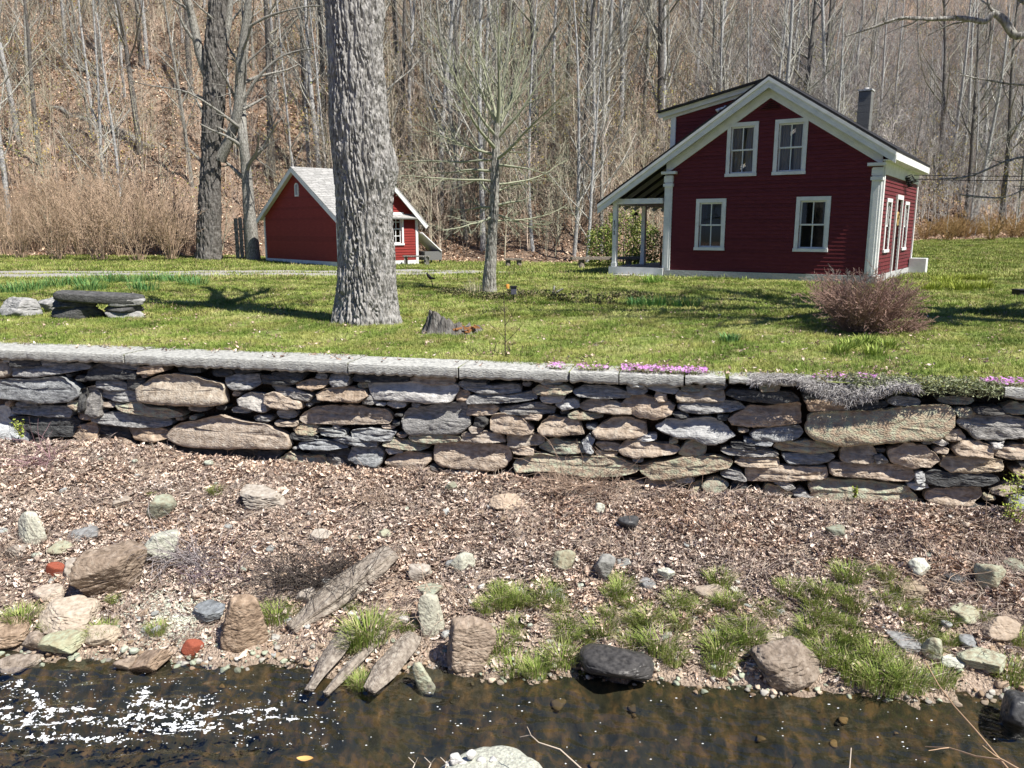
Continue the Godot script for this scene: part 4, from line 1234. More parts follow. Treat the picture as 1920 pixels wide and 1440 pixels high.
func build_wall() -> void:
	var r := RandomNumberGenerator.new()
	r.seed = 77
	wall_along = Vector3(1, 0, 0.22).normalized()
	wall_out = Vector3(-0.22, 0, 1).normalized()
	var inset := 0.07
	var base := wall_at - wall_out * inset
	var w := thing("stone_wall", "dry stone retaining wall of brown and grey stones under flat coping slabs", "wall", base, atan2(-wall_along.z, wall_along.x))
	# earth behind the stones
	var m := MB.new()
	m.box(Vector3(0.3, -0.72, -0.55), Vector3(20.0, 1.4, 0.5))
	var back := part(w, "earth_backing", m.mesh(), M.earth)
	# the stones that were outlined
	var boxes := []     # polygons in wall metres
	for s in STONES:
		var poly := PackedVector2Array()
		var cor: Array = s[2]
		for i in range(0, cor.size(), 2):
			poly.append(to_wall(TILE_X[s[0]] + cor[i] / 4.8, 660.0 + cor[i + 1] / 4.8, inset))
		# counter-clockwise with y up
		var area := 0.0
		for i in poly.size():
			var a := poly[i]
			var b := poly[(i + 1) % poly.size()]
			area += a.x * b.y - b.x * a.y
		if area < 0: poly.reverse()
		var grown := Geometry2D.offset_polygon(poly, 0.017, Geometry2D.JOIN_MITER)
		if grown.size(): poly = grown[0]
		var big := absf(area) * 0.5
		var n := 56 if big > 0.08 else (38 if big > 0.025 else 24)
		var g := stone_mesh(poly, r.randf_range(0.16, 0.24), r, rock_tint(r, s[1]), n)
		var o := part(w, "stone", g[0], M[KIND[s[1]]])
		o.position = Vector3(g[1].x, g[1].y, r.randf_range(-0.035, 0.02) + (0.03 if big > 0.3 else 0.0))
		boxes.append(poly)
	# smaller stones that fill what is left, set a little back
	var x0 := -7.0
	var x1 := 6.4
	var cell := 0.02
	var nx := int((x1 - x0) / cell)
	var ny := int(1.5 / cell)
	var grid := PackedByteArray()
	grid.resize(nx * ny)
	for poly in boxes:
		var lo: Vector2 = poly[0]
		var hi: Vector2 = poly[0]
		for q in poly:
			lo = lo.min(q); hi = hi.max(q)
		for iy in range(maxi(0, int((lo.y + 1.5) / cell)), mini(ny, int((hi.y + 1.5) / cell) + 1)):
			for ix in range(maxi(0, int((lo.x - x0) / cell)), mini(nx, int((hi.x - x0) / cell) + 1)):
				if Geometry2D.is_point_in_polygon(Vector2(x0 + (ix + 0.5) * cell, -1.5 + (iy + 0.5) * cell), poly):
					grid[iy * nx + ix] = 1
	var added := 0
	for size in [[0.34, 0.1], [0.5, 0.14], [0.26, 0.08], [0.16, 0.1], [0.2, 0.055], [0.12, 0.06], [0.1, 0.04]]:
		for tries in 1500:
			var sw: float = size[0] * r.randf_range(0.75, 1.3)
			var sh: float = size[1] * r.randf_range(0.8, 1.3)
			var cx := r.randf_range(x0 + 0.3, x1 - 0.3)
			var cy := r.randf_range(-1.36, -0.16)
			var full := 0
			var tot := 0
			for iy in range(maxi(0, int((cy - sh / 2 + 1.5) / cell)), mini(ny, int((cy + sh / 2 + 1.5) / cell) + 1)):
				for ix in range(int((cx - sw / 2 - x0) / cell), int((cx + sw / 2 - x0) / cell) + 1):
					tot += 1
					full += grid[iy * nx + ix]
			if full > tot * 0.14: continue
			for iy in range(maxi(0, int((cy - sh / 2 + 1.5) / cell)), mini(ny, int((cy + sh / 2 + 1.5) / cell) + 1)):
				for ix in range(int((cx - sw / 2 - x0) / cell), int((cx + sw / 2 - x0) / cell) + 1):
					grid[iy * nx + ix] = 1
			var poly := PackedVector2Array()
			for k in 10:
				var an := TAU * k / 10
				var ex := pow(absf(cos(an)), 0.5) * signf(cos(an))
				var ey := pow(absf(sin(an)), 0.5) * signf(sin(an))
				poly.append(Vector2(cx + ex * sw / 2 * r.randf_range(0.85, 1.05), cy + ey * sh / 2 * r.randf_range(0.8, 1.05)))
			var kd: String = ["d", "g", "g", "d", "b", "m"][r.randi() % 6]
			var g := stone_mesh(poly, 0.16, r, rock_tint(r, kd), 18)
			var o := part(w, "stone", g[0], M[KIND[kd]])
			o.position = Vector3(g[1].x, g[1].y, r.randf_range(-0.05, -0.01))
			added += 1
			if added > 150: break
		if added > 150: break
	print("filling stones ", added)
	# coping slabs; the last ones on the right are rough
	for s in [[-700, -250, 0.115, 0.62], [-248, 232, 0.115, 0.62], [234, 651, 0.12, 0.6], [653, 858, 0.115, 0.52], [860, 1066, 0.115, 0.5], [1068, 1160, 0.115, 0.5], [1161, 1283, 0.115, 0.5], [1285, 1362, 0.08, 0.4], [1368, 1440, 0.05, 0.34], [1447, 1530, 0.06, 0.3], [1890, 2100, 0.09, 0.36]]:
		var a: float = to_wall(s[0], 690, 0.0).x + 0.004
		var b: float = to_wall(s[1], 690, 0.0).x - 0.004
		var g := coping(b - a, s[2], s[3], r)
		var o := part(w, "coping_slab", g, M.coping_stone)
		o.position = Vector3((a + b) / 2.0, -0.004 - s[2] / 2.0, 0.07 - s[3] / 2.0 + r.randf_range(-0.01, 0.01))
		o.rotation = Vector3(r.randf_range(-0.01, 0.01), r.randf_range(-0.004, 0.004), r.randf_range(-0.003, 0.003))

func coping(lx: float, ly: float, lz: float, r: RandomNumberGenerator) -> Mesh:
	var m := MB.new()
	var off := Vector3(r.randf() * 50, 0, r.randf() * 50)
	var nx := maxi(6, int(lx / 0.025))
	# a strip round the cross section, swept along x
	var sec := [Vector2(-0.5, -0.5), Vector2(-0.5, 0.42), Vector2(-0.47, 0.5), Vector2(-0.2, 0.5), Vector2(0.1, 0.5), Vector2(0.35, 0.5), Vector2(0.47, 0.49), Vector2(0.495, 0.42), Vector2(0.5, 0.1), Vector2(0.5, -0.25), Vector2(0.485, -0.5), Vector2(0.3, -0.5)]
	var n := sec.size()
	m.col = Color.WHITE * r.randf_range(0.92, 1.06)
	for i in nx + 1:
		var x := lx * (float(i) / nx - 0.5)
		for k in n:
			var p := Vector3(x, sec[k].y * ly, sec[k].x * lz)
			var q := p + off
			p.y += 0.006 * n_b.get_noise_3dv(q * 5.0)
			if k >= 7 and k <= 10: p.z += 0.012 * n_b.get_noise_3dv(q * 14.0) + 0.014 * n_b.get_noise_3dv(q * 4.0)
			if k >= 9: p.y += 0.028 * n_b.get_noise_2d(x * 7.0 + off.x, 3.0) - 0.004
			if i == 0 or i == nx: p.x *= 1.0 + 0.004 * n_b.get_noise_3dv(q * 9.0)
			m.p(p)
	for i in nx:
		for k in n:
			var a := i * n + k
			var b := i * n + (k + 1) % n
			m.t(a, a + n, b)
			m.t(b, a + n, b + n)
	for e in [0, nx]:
		var i0 := m.v.size()
		for k in n: m.p(m.v[e * n + k])
		for k in range(1, n - 1):
			if e == 0: m.t(i0, i0 + k, i0 + k + 1)
			else: m.t(i0, i0 + k + 1, i0 + k)
	return m.mesh()

# ---------------------------------------------------------------- trees
func limb(m: MB, p: Vector3, dir: Vector3, length: float, r0: float, r1: float, segs: int, sides: int, wob: float, up: float, r: RandomNumberGenerator) -> Array:
	# a wandering tapered limb; returns its points and radii
	var pts := PackedVector3Array([p])
	var ra := PackedFloat32Array([r0])
	var d := dir.normalized()
	for i in segs:
		d = (d + Vector3(r.randf_range(-wob, wob), r.randf_range(-wob, wob) + up, r.randf_range(-wob, wob))).normalized()
		p += d * length / segs
		pts.append(p)
		ra.append(lerpf(r0, r1, pow(float(i + 1) / segs, 0.85)))
	m.tube(pts, ra, sides, r1 > 0.012)
	return [pts, ra]

func spray(m: MB, from: Array, lo: float, hi: float, count: int, rel: float, ang: float, depth: int, r: RandomNumberGenerator, up := 0.12, wob := 0.16, thin := 0.0035) -> void:
	# side branches along a limb, and twigs along those, down to the given depth
	var pts: PackedVector3Array = from[0]
	var ra: PackedFloat32Array = from[1]
	var total := 0.0
	for i in pts.size() - 1: total += pts[i].distance_to(pts[i + 1])
	for k in count:
		var q := lo + (hi - lo) * (k + r.randf()) / count
		var f := q * (pts.size() - 1)
		var i := mini(int(f), pts.size() - 2)
		var p := pts[i].lerp(pts[i + 1], f - i)
		var rr := lerpf(ra[i], ra[i + 1], f - i)
		var ax := (pts[i + 1] - pts[i]).normalized()
		var sidev := ax.cross(Vector3(r.randf() - 0.5, r.randf() - 0.5, r.randf() - 0.5)).normalized()
		var an := ang * r.randf_range(0.7, 1.25)
		var d := ax * cos(an) + sidev * sin(an)
		var ln := total * rel * r.randf_range(0.55, 1.15) * (1.15 - 0.6 * q)
		var br := maxf(rr * r.randf_range(0.4, 0.6), thin)
		var sg := 4 if depth > 0 else 3
		var sub := limb(m, p, d, ln, br, maxf(br * 0.3, thin * 0.7), sg, 5 if br > 0.03 else 3, wob, up, r)
		if depth > 0:
			spray(m, sub, 0.2, 1.0, maxi(3, int(count * 0.45)) if depth > 1 else 5, 0.42, ang, depth - 1, r, up, wob, thin)

func tree_kind(r: RandomNumberGenerator, tall: float, rad: float, first: float, branches: int, depth: int, ang: float, lean := 0.0, lightc := Color(1, 1, 1)) -> Array:
	# [trunk mesh, crown mesh]
	var tm := MB.new()
	var cm := MB.new()
	tm.col = Color(1, 1, 1)
	var tr := limb(tm, Vector3(0, -0.3, 0), Vector3(lean, 1, r.randf_range(-0.05, 0.05)), tall, rad, rad * 0.25, 14, 9, 0.035, 0.02, r)
	# root flare
	var fl := MB.new()
	cm.col = lightc
	spray(cm, tr, first, 0.98, branches, 0.28, ang, depth, r)
	return [tm.mesh(), cm.mesh()]

func bark_trunk(pts: PackedVector3Array, rad: PackedFloat32Array, sides: int, rings: int, furrow: float, freq: float, seed_: float, flare := 0.0, burl := []) -> MB:
	# a trunk along a spline with furrowed bark as real relief
	var m := MB.new()
	var cv := Curve3D.new()
	for i in pts.size():
		var t := (pts[mini(i + 1, pts.size() - 1)] - pts[maxi(i - 1, 0)]) / 6.0
		cv.add_point(pts[i], -t, t)
	var ln := cv.get_baked_length()
	for j in rings + 1:
		var q := float(j) / rings
		var p := cv.sample_baked(q * ln, true)
		var e := (cv.sample_baked(minf(q * ln + 0.05, ln), true) - cv.sample_baked(maxf(q * ln - 0.05, 0.0), true)).normalized()
		var u := e.cross(Vector3(0, 0, 1)).normalized()
		var w := e.cross(u)
		var f := q * (rad.size() - 1)
		var i := mini(int(f), rad.size() - 2)
		var R := lerpf(rad[i], rad[i + 1], f - i)
		for k in sides:
			var an := TAU * k / sides
			var y := q * ln
			var rr := R
			var warp := 0.35 * n_b.get_noise_3d(cos(an) * 1.3 + seed_, sin(an) * 1.3, y * 1.1)
			rr *= 1.0 + 0.07 * n_b.get_noise_3d(cos(an) * 0.8 + seed_, sin(an) * 0.8, y * 0.5)
			if flare > 0.0: rr += flare * exp(-y / 0.28) * (0.6 + 0.6 * maxf(0.0, sin(an * 5.0 + seed_)))
			for b in burl:
				rr += b[2] * exp(-pow((y - b[0]) / b[3], 2.0)) * pow(maxf(0.0, cos(an - b[1])), 2.0)
			var cx := cos(an + warp * 0.5) * freq * R
			var cz := sin(an + warp * 0.5) * freq * R
			var rid := absf(n_a.get_noise_3d(cx + seed_, y * freq * 0.055, cz))
			var fine := n_b.get_noise_3d(cx * 2.3, y * freq * 0.5, cz * 2.3 + seed_)
			rr += furrow * (clampf(rid * 3.2, 0.0, 1.0) - 0.75) + furrow * 0.28 * fine
			m.p(p + (u * cos(an) + w * sin(an)) * rr)
	for j in rings:
		for k in sides:
			var a := j * sides + k
			var b := j * sides + (k + 1) % sides
			m.t(a, a + sides, b)
			m.t(b, a + sides, b + sides)
	return m

func build_big_trees() -> void:
	var r := RandomNumberGenerator.new()
	r.seed = 21
	# the old maple on the lawn
	var b := Vector3(-2.32, 0, -12.6)
	var t := thing("maple_tree", "massive old grey maple trunk with deeply furrowed bark standing alone on the lawn", "tree", b)
	var px := 1.0 / 118.0
	var pts := PackedVector3Array([Vector3(0, -0.25, 0), Vector3(0.0, 0.3, 0), Vector3(0.03, 1.2, 0), Vector3(0.03, 2.1, 0), Vector3(0.0, 2.7, 0), Vector3(-0.02, 3.6, 0), Vector3(-0.05, 4.6, 0), Vector3(-0.03, 5.6, 0), Vector3(0.0, 6.5, 0)])
	var rad := PackedFloat32Array([0.5, 0.45, 0.42, 0.43, 0.43, 0.4, 0.4, 0.41, 0.38])
	var mt := bark_trunk(pts, rad, 200, 380, 0.06, 17.0, 3.0, 0.22, [[2.65, 0.35, 0.1, 0.3], [0.75, 1.9, 0.06, 0.2], [4.9, 0.4, 0.07, 0.35]])
	part(t, "trunk", mt.mesh(), M.maple_bark)
	var cm := MB.new()
	var top := Vector3(0, 6.3, 0)
	for k in 6:
		var an := TAU * k / 6.0 + 0.5
		var lb := limb(cm, top, Vector3(cos(an) * 0.7, 0.9, sin(an) * 0.7), 5.5, 0.24, 0.05, 8, 8, 0.12, 0.03, r)
		spray(cm, lb, 0.2, 1.0, 14, 0.45, 0.75, 1, r, 0.05, 0.16, 0.014)
	part(t, "crown", cm.mesh(), M.grey_bark)

	# the old tree with two stems at the foot of the hill, left of the shed
	var d := 40.0
	var base := hit(392, 487)
	var tl := thing("old_lichen_tree", "broad lichen-spotted tree with a forked stem at the foot of the hill", "tree", base)
	var P := func(x, y, dd): return at_depth(x, y, dd) - base
	var dd := -base.z
	var s := dd / FOCAL
	mt = bark_trunk(PackedVector3Array([Vector3(0, -0.3, 0), P.call(392, 470, dd), P.call(393, 380, dd), P.call(396, 280, dd), P.call(401, 190, dd), P.call(404, 100, dd), P.call(408, 0, dd), P.call(412, -150, dd), P.call(416, -330, dd)]), PackedFloat32Array([23 * s, 20 * s, 17 * s, 18 * s, 20 * s, 14 * s, 11 * s, 8 * s, 3 * s]), 72, 220, 0.1, 9.0, 9.0, 0.3, [[6.6, 1.5, 0.12, 0.5]])
	part(tl, "trunk", mt.mesh(), M.dark_bark)
	cm = MB.new()
	var arms := [[[399, 165], [375, 100], [362, 40], [345, -30], [325, -150], 10.0], [[412, 300], [432, 255], [446, 205], [450, 130], [458, 60], [470, -20], [492, -160], 10.0], [[405, 120], [425, 60], [432, 0], [446, -140], 8.0], [[408, 290], [400, 255], [360, 170], [330, 110], 3.0], [[446, 210], [480, 150], [530, 105], [590, 90], 3.5], [[452, 60], [500, 32], [560, 15], [610, 10], 3.0], [[398, 190], [340, 170], [280, 160], [240, 150], 2.2]]
	for a in arms:
		var pp := PackedVector3Array()
		var rr := PackedFloat32Array()
		var n: int = a.size() - 1
		for i in n:
			pp.append(P.call(a[i][0], a[i][1], dd + 0.35 * i * sin(a[0][0])))
			rr.append(lerpf(a[n], a[n] * 0.3, float(i) / (n - 1)) * s)
		var sm := bark_trunk(pp, rr, 12, 30, 0.015, 9.0, a[0][0])
		var off := cm.v.size()
		cm.v.append_array(sm.v)
		cm.c.append_array(sm.c)
		for i in sm.ix: cm.ix.append(i + off)
		spray(cm, [pp, rr], 0.3, 1.0, 7, 0.33, 0.8, 1, r, 0.02, 0.2, 0.008)
	part(tl, "limbs", cm.mesh(), M.grey_bark)
	base = hit(476, 489)
	dd = -base.z
	var t2 := thing("leaning_tree", "slim pale tree leaning away from the shed corner with mossy bark", "tree", base)
	P = func(x, y, e): return at_depth(x, y, e) - base
	s = dd / FOCAL
	mt = bark_trunk(PackedVector3Array([Vector3(0, -0.2, 0), P.call(473, 450, dd), P.call(467, 390, dd), P.call(462, 320, dd), P.call(455, 250, dd), P.call(453, 170, dd + 1), P.call(462, 60, dd + 1.5), P.call(468, -100, dd + 2)]), PackedFloat32Array([12 * s, 11 * s, 9 * s, 8.5 * s, 7.5 * s, 6 * s, 4 * s, 2 * s]), 24, 90, 0.02, 12.0, 4.0, 0.1)
	part(t2, "trunk", mt.mesh(), M.grey_bark)
	cm = MB.new()
	var path := PackedVector3Array([P.call(467, 390, dd), P.call(462, 320, dd), P.call(455, 250, dd), P.call(453, 170, dd + 1), P.call(462, 60, dd + 1.5), P.call(468, -100, dd + 2)])
	spray(cm, [path, PackedFloat32Array([9 * s, 8.5 * s, 7.5 * s, 6 * s, 4 * s, 2 * s])], 0.1, 1.0, 16, 0.3, 1.0, 1, r, 0.02, 0.2, 0.008)
	part(t2, "crown", cm.mesh(), M.grey_bark)

	# the young tree in the middle of the lawn
	base = hit(918, 550)
	dd = -base.z
	s = dd / FOCAL
	var ty := thing("young_tree", "young bare tree with upswept green-grey twigs standing in the garden bed", "tree", base)
	P = func(x, y, e): return at_depth(x, y, e) - base
	mt = bark_trunk(PackedVector3Array([Vector3(0, -0.15, 0), P.call(918, 520, dd), P.call(924, 430, dd), P.call(927, 380, dd), P.call(929, 300, dd), P.call(932, 225, dd)]), PackedFloat32Array([13 * s, 11 * s, 8.5 * s, 8.5 * s, 7 * s, 5 * s]), 36, 90, 0.016, 20.0, 14.0, 0.05)
	part(ty, "trunk", mt.mesh(), M.grey_bark)
	cm = MB.new()
	cm.col = Color(0.3, 0.31, 0.22)
	var tops := [[932, 230, 870, 90, 7], [932, 230, 905, 40, 6], [932, 235, 945, 30, 7], [932, 240, 1000, 60, 7], [931, 260, 1040, 90, 6], [930, 280, 840, 160, 6], [930, 290, 790, 215, 5], [929, 300, 1060, 180, 5], [930, 250, 960, 15, 5], [931, 245, 1030, 30, 5], [930, 255, 820, 90, 5]]
	for q in tops:
		var z := r.randf_range(-1.6, 1.6)
		var a: Vector3 = P.call(q[0], q[1], dd)
		var e: Vector3 = P.call(q[2], q[3], dd) + Vector3(0, 0, z)
		var lb := limb(cm, a, (e - a) + Vector3(0, -0.5, 0), (e - a).length(), q[4] * 0.6 * s, 0.007, 7, 5, 0.09, 0.07, r)
		spray(cm, lb, 0.12, 1.0, 17, 0.42, 0.62, 1, r, 0.1, 0.13, 0.0055)
	for q in [[927, 385, 1000, 375, 5], [926, 390, 850, 395, 5], [926, 400, 1010, 440, 4], [925, 405, 830, 445, 4], [928, 320, 800, 305, 5], [928, 310, 1030, 300, 5], [928, 340, 760, 350, 4], [928, 345, 1070, 350, 4], [927, 300, 700, 300, 4], [926, 415, 1090, 420, 3], [927, 365, 870, 330, 4], [927, 360, 980, 330, 4]]:
		var z := r.randf_range(-1.8, 1.8)
		var a: Vector3 = P.call(q[0], q[1], dd)
		var e: Vector3 = P.call(q[2], q[3], dd) + Vector3(0, 0, z)
		var lb := limb(cm, a, (e - a), (e - a).length(), q[4] * 0.6 * s, 0.006, 7, 5, 0.16, 0.02, r)
		spray(cm, lb, 0.12, 1.0, 13, 0.38, 0.8, 1, r, 0.05, 0.2, 0.0055)
	part(ty, "crown", cm.mesh(), M.twig)

	# the tree beyond the right edge whose dark bough hangs into the picture, and the tree that shades the lawn there
	var bb := Vector3(9.9, 0, -11.2)
	var tb := thing("overhanging_tree", "crooked dark tree bough reaching in over the lawn", "tree", bb)
	mt = bark_trunk(PackedVector3Array([Vector3(0, -0.2, 0), Vector3(0, 1.5, 0), Vector3(-0.1, 3.2, 0), Vector3(0, 5.0, 0), Vector3(0.2, 8.0, 0)]), PackedFloat32Array([0.45, 0.4, 0.37, 0.32, 0.16]), 36, 70, 0.03, 12.0, 8.0, 0.1)
	part(tb, "trunk", mt.mesh(), M.grey_bark)
	cm = MB.new()
	P = func(x, y, e): return at_depth(x, y, e) - bb
	for a in [[[2100, 100], [1960, 62], [1905, 68], [1885, 45], [1862, 25], [1848, 40], [1800, 34], [1740, 36], [1690, 34], [1640, 50], [1585, 68], 9.0, 11.0], [[1905, 68], [1880, 30], [1855, 12], [1850, -40], 5.0, 11.0], [[1990, 10], [1930, 5], [1905, -10], [1880, -60], 8.0, 11.2], [[2140, 180], [2020, 165], [1900, 158], [1850, 150], [1800, 140], 2.5, 12.0], [[2100, 330], [1960, 300], [1900, 298], [1820, 330], [1760, 335], 3.0, 12.5], [[2050, 300], [1940, 345], [1880, 370], [1800, 365], 2.0, 12.5]]:
		var pp := PackedVector3Array()
		var rr := PackedFloat32Array()
		var n: int = a.size() - 2
		for i in n:
			pp.append(P.call(a[i][0], a[i][1], a[n + 1]))
			rr.append(lerpf(a[n], 1.2, float(i) / (n - 1)) * a[n + 1] / FOCAL)
		var sm := bark_trunk(pp, rr, 10, 60, 0.006, 30.0, a[0][1])
		var off := cm.v.size()
		cm.v.append_array(sm.v)
		cm.c.append_array(sm.c)
		for i in sm.ix: cm.ix.append(i + off)
		spray(cm, [pp, rr], 0.35, 1.0, 9, 0.16, 0.8, 1, r, 0.0, 0.25, 0.003)
	for k in 11:
		var an := TAU * k * 0.382
		var lb := limb(cm, Vector3(0.1, 5.2 + 0.3 * k, 0), Vector3(cos(an), 0.75, sin(an)), 6.0, 0.2, 0.05, 8, 6, 0.13, 0.03, r)
		spray(cm, lb, 0.2, 1.0, 15, 0.42, 0.8, 1, r, 0.05, 0.16, 0.014)
	part(tb, "crown", cm.mesh(), M.grey_bark)

	# a spruce beyond the right edge; its shade lies across the lawn there
	var sp := thing("spruce_tree", "dark spruce beside the lawn whose shade falls over the grass", "tree", Vector3(12.6, 0, -11.0))
	cm = MB.new()
	cm.tube(PackedVector3Array([Vector3(0, -0.2, 0), Vector3(0, 9.0, 0)]), PackedFloat32Array([0.2, 0.03]), 8)
	part(sp, "trunk", cm.mesh(), M.grey_bark)
	cm = MB.new()
	for i in 170:
		var y := 0.9 + 7.9 * i / 170.0
		var an := i * 2.4
		var ln := (9.2 - y) * 0.36 * r.randf_range(0.75, 1.1)
		for j in 26:
			var f := (j + 1) / 26.0
			var c := Vector3(cos(an) * ln * f, y - 0.25 * ln * f, sin(an) * ln * f) + Vector3(r.randf_range(-1, 1), r.randf_range(-1, 0.3), r.randf_range(-1, 1)) * 0.12
			var a := Vector3(cos(an + r.randf_range(-1, 1)), r.randf_range(-0.4, 0.2), sin(an + r.randf_range(-1, 1))) * 0.13
			var b2 := a.cross(Vector3(r.randf() - 0.5, 1, r.randf() - 0.5)).normalized() * 0.06
			cm.col = Color(0.035, 0.06, 0.022) * r.randf_range(0.7, 1.4)
			cm.q(c - a, c + b2, c + a, c - b2)
	part(sp, "crown", cm.mesh(), M.leafy)

func build_forest() -> void:
	var r := RandomNumberGenerator.new()
	r.seed = 404
	var kinds := []
	for k in 7:
		kinds.append(tree_kind(r, [15.0, 17.0, 13.0, 16.0, 18.0, 14.0, 12.0][k], [0.17, 0.2, 0.13, 0.15, 0.24, 0.12, 0.1][k], [0.22, 0.3, 0.2, 0.15, 0.35, 0.2, 0.12][k], [16, 14, 14, 18, 13, 16, 18][k], 2 if k < 5 else 1, 0.75, [0.0, 0.03, -0.04, 0.02, 0.0, 0.07, -0.08][k], Color(1.0, 0.98, 0.88)))
	var roots := []
	var labels := ["straight grey-barked forest tree rising bare from the leaf-covered hillside", "tall dark-barked forest tree with bare high crown on the leafy hillside", "thin upright pole tree with many fine twigs on the hillside", "slender many-branched bare tree among leaf litter on the hillside", "stout straight forest trunk with few low branches on the hillside", "thin leaning bare tree with sparse twigs on the hillside", "young bare pole tree with twigs to its foot on the hillside"]
	var groups := ["grey forest trees", "tall dark forest trees", "thin pole trees", "many-branched forest trees", "stout forest trunks", "leaning thin trees", "young pole trees"]
	var barks := []
	for k in 7:
		barks.append([M.pale_bark, M.dark_bark, M.grey_bark, M.pale_bark, M.dark_bark, M.grey_bark, M.pale_bark][k])
	# those that stand out in the photograph, at their foot, then a wood of others
	var spots := [[262, 285, 1, 1.0], [265, 120, 1, 0.9], [192, 290, 6, 1.1], [124, 110, 0, 0.8], [36, 265, 0, 1.1], [18, 420, 3, 1.0], [52, 180, 2, 1.0], [500, 330, 5, 0.9], [600, 330, 0, 1.0], [575, 200, 2, 1.0], [770, 300, 0, 0.9], [826, 400, 0, 1.0], [845, 440, 2, 1.0], [1000, 470, 6, 1.0], [905, 470, 3, 1.0], [1090, 400, 1, 0.9], [1075, 480, 6, 1.0], [1127, 475, 5, 0.9], [1135, 330, 3, 1.0], [1160, 300, 0, 1.0], [1205, 280, 2, 1.2], [860, 330, 4, 0.8], [850, 120, 1, 0.9], [715, 100, 0, 0.9], [950, 150, 1, 1.0], [1420, 60, 0, 1.0], [1100, 495, 6, 0.8], [1808, 420, 4, 0.8], [1825, 425, 0, 1.0], [1875, 430, 1, 1.0], [1880, 400, 0, 1.0], [1752, 420, 5, 0.8], [1905, 435, 2, 1.0], [1845, 380, 0, 1.0]]
	var n := 0
	for s in spots:
		var p := hit(s[0], s[1])
		plant(roots, kinds, s[2], p, s[3], r, labels, groups, barks)
		n += 1
	while n < 235:
		var x := r.randf_range(-80, 2000)
		var y := lerpf(-160.0, 470.0, pow(r.randf(), 0.8))
		var p := hit(x, y)
		var off := -p.z - hill_base(p.x)
		if off < 0.3 or p.z < -115.0: continue
		if x < 480 and y > 260 and r.randf() < 0.8: continue
		var k: int = [0, 1, 2, 2, 3, 3, 4, 5, 5, 6, 6, 6][r.randi() % 12]
		plant(roots, kinds, k, p, r.randf_range(0.7, 1.15), r, labels, groups, barks)
		n += 1
	# saplings and brush too many to count
	var sap := []
	for k in 4:
		var m := MB.new()
		m.col = Color(1, 1, 1)
		var h: float = [3.2, 4.6, 2.2, 5.5][k]
		var tr := limb(m, Vector3(0, -0.1, 0), Vector3(r.randf_range(-0.1, 0.1), 1, 0), h, 0.022 + 0.004 * k, 0.006, 9, 4, 0.07, 0.03, r)
		spray(m, tr, 0.15, 1.0, 15, 0.36, 0.8, 1, r, 0.06, 0.16, 0.0075)
		sap.append(m.mesh())
	for k in 4:
		var xf := []
		var cols := PackedColorArray()
		var cnt: int = [1300, 1000, 1200, 900][k]
		while xf.size() < cnt:
			var x := r.randf_range(-150, 2070)
			var y := lerpf(-170.0, 488.0, r.randf())
			var p := hit(x, y)
			if -p.z - hill_base(p.x) < 0.4 or p.z < -120.0: continue
			if x < 620 and y > 150 and r.randf() < 0.72: continue
			var sc := r.randf_range(0.55, 1.25)
			xf.append(Transform3D(rand_basis(r, 0.14) * Basis.from_scale(Vector3(sc, sc * r.randf_range(0.9, 1.2), sc)), p))
			var q := r.randf()
			var c := Color(0.62, 0.49, 0.4).lerp(Color(0.46, 0.46, 0.34), q)
			if r.randf() < 0.36: c = Color(0.13, 0.11, 0.09)
			if x > 1500: c = c.lerp(Color(0.55, 0.54, 0.54), 0.6)
			cols.append(c * r.randf_range(0.7, 1.25))
		scatter("hillside_brush", sap[k], M.twig, xf, cols, ["fine bare saplings thick over the hillside", "taller bare saplings among the hillside trees", "low bare brush covering the hillside", "thin whippy saplings standing in the hillside wood"][k], "brush")
	var gx := []
	var gcol := PackedColorArray()
	while gx.size() < 1300:
		var x := r.randf_range(1150, 2050)
		var y := r.randf_range(-120, 420)
		if r.randf() > smoothstep(1150.0, 1600.0, x): continue
		var p := hit(x, y)
		if -p.z - hill_base(p.x) < 1.0 or p.z < -120.0: continue
		var sc := r.randf_range(0.8, 1.6)
		gx.append(Transform3D(rand_basis(r, 0.2) * Basis.from_scale(Vector3.ONE * sc), p))
		gcol.append(Color(0.42, 0.4, 0.39).lerp(Color(0.16, 0.145, 0.14), r.randf()))
	scatter("far_grey_brush", sap[1], M.twig, gx, gcol, "grey haze of bare saplings on the slope behind the farmhouse", "brush")
	# yellow-green buds on far treetops
	var bm := MB.new()
	for k in 26:
		var c := Vector3(r.randf_range(-1, 1), r.randf_range(-1, 1), r.randf_range(-1, 1)) * 0.6
		var a := Vector3(r.randf_range(-1, 1), r.randf_range(-1, 1), r.randf_range(-1, 1)).normalized() * 0.05
		var b2 := a.cross(Vector3(r.randf(), r.randf(), r.randf())).normalized() * 0.035
		bm.q(c - a, c + b2, c + a, c - b2)
	var bx := []
	var bc := PackedColorArray()
	while bx.size() < 2600:
		var x := r.randf_range(-50, 2000)
		var y := r.randf_range(-60, 440)
		var rightish := smoothstep(1200.0, 1900.0, x)
		if r.randf() > 0.12 + 0.75 * rightish: continue
		var p := hit(x, y)
		if -p.z - hill_base(p.x) < 1.0: continue
		p.y += r.randf_range(1.0, 5.0)
		p.z += r.randf_range(0.0, 2.0)
		if -p.z - hill_base(p.x) < 0.5: continue
		bx.append(Transform3D(rand_basis(r, 3.0) * Basis.from_scale(Vector3.ONE * r.randf_range(0.5, 1.2)), p))
		bc.append(Color(0.3, 0.32, 0.08).lerp(Color(0.42, 0.3, 0.1), r.randf()) * r.randf_range(0.7, 1.2))
	scatter("spring_buds", bm.mesh(), M.leafy, bx, bc, "yellow-green spring buds on twigs over the hillside", "foliage")
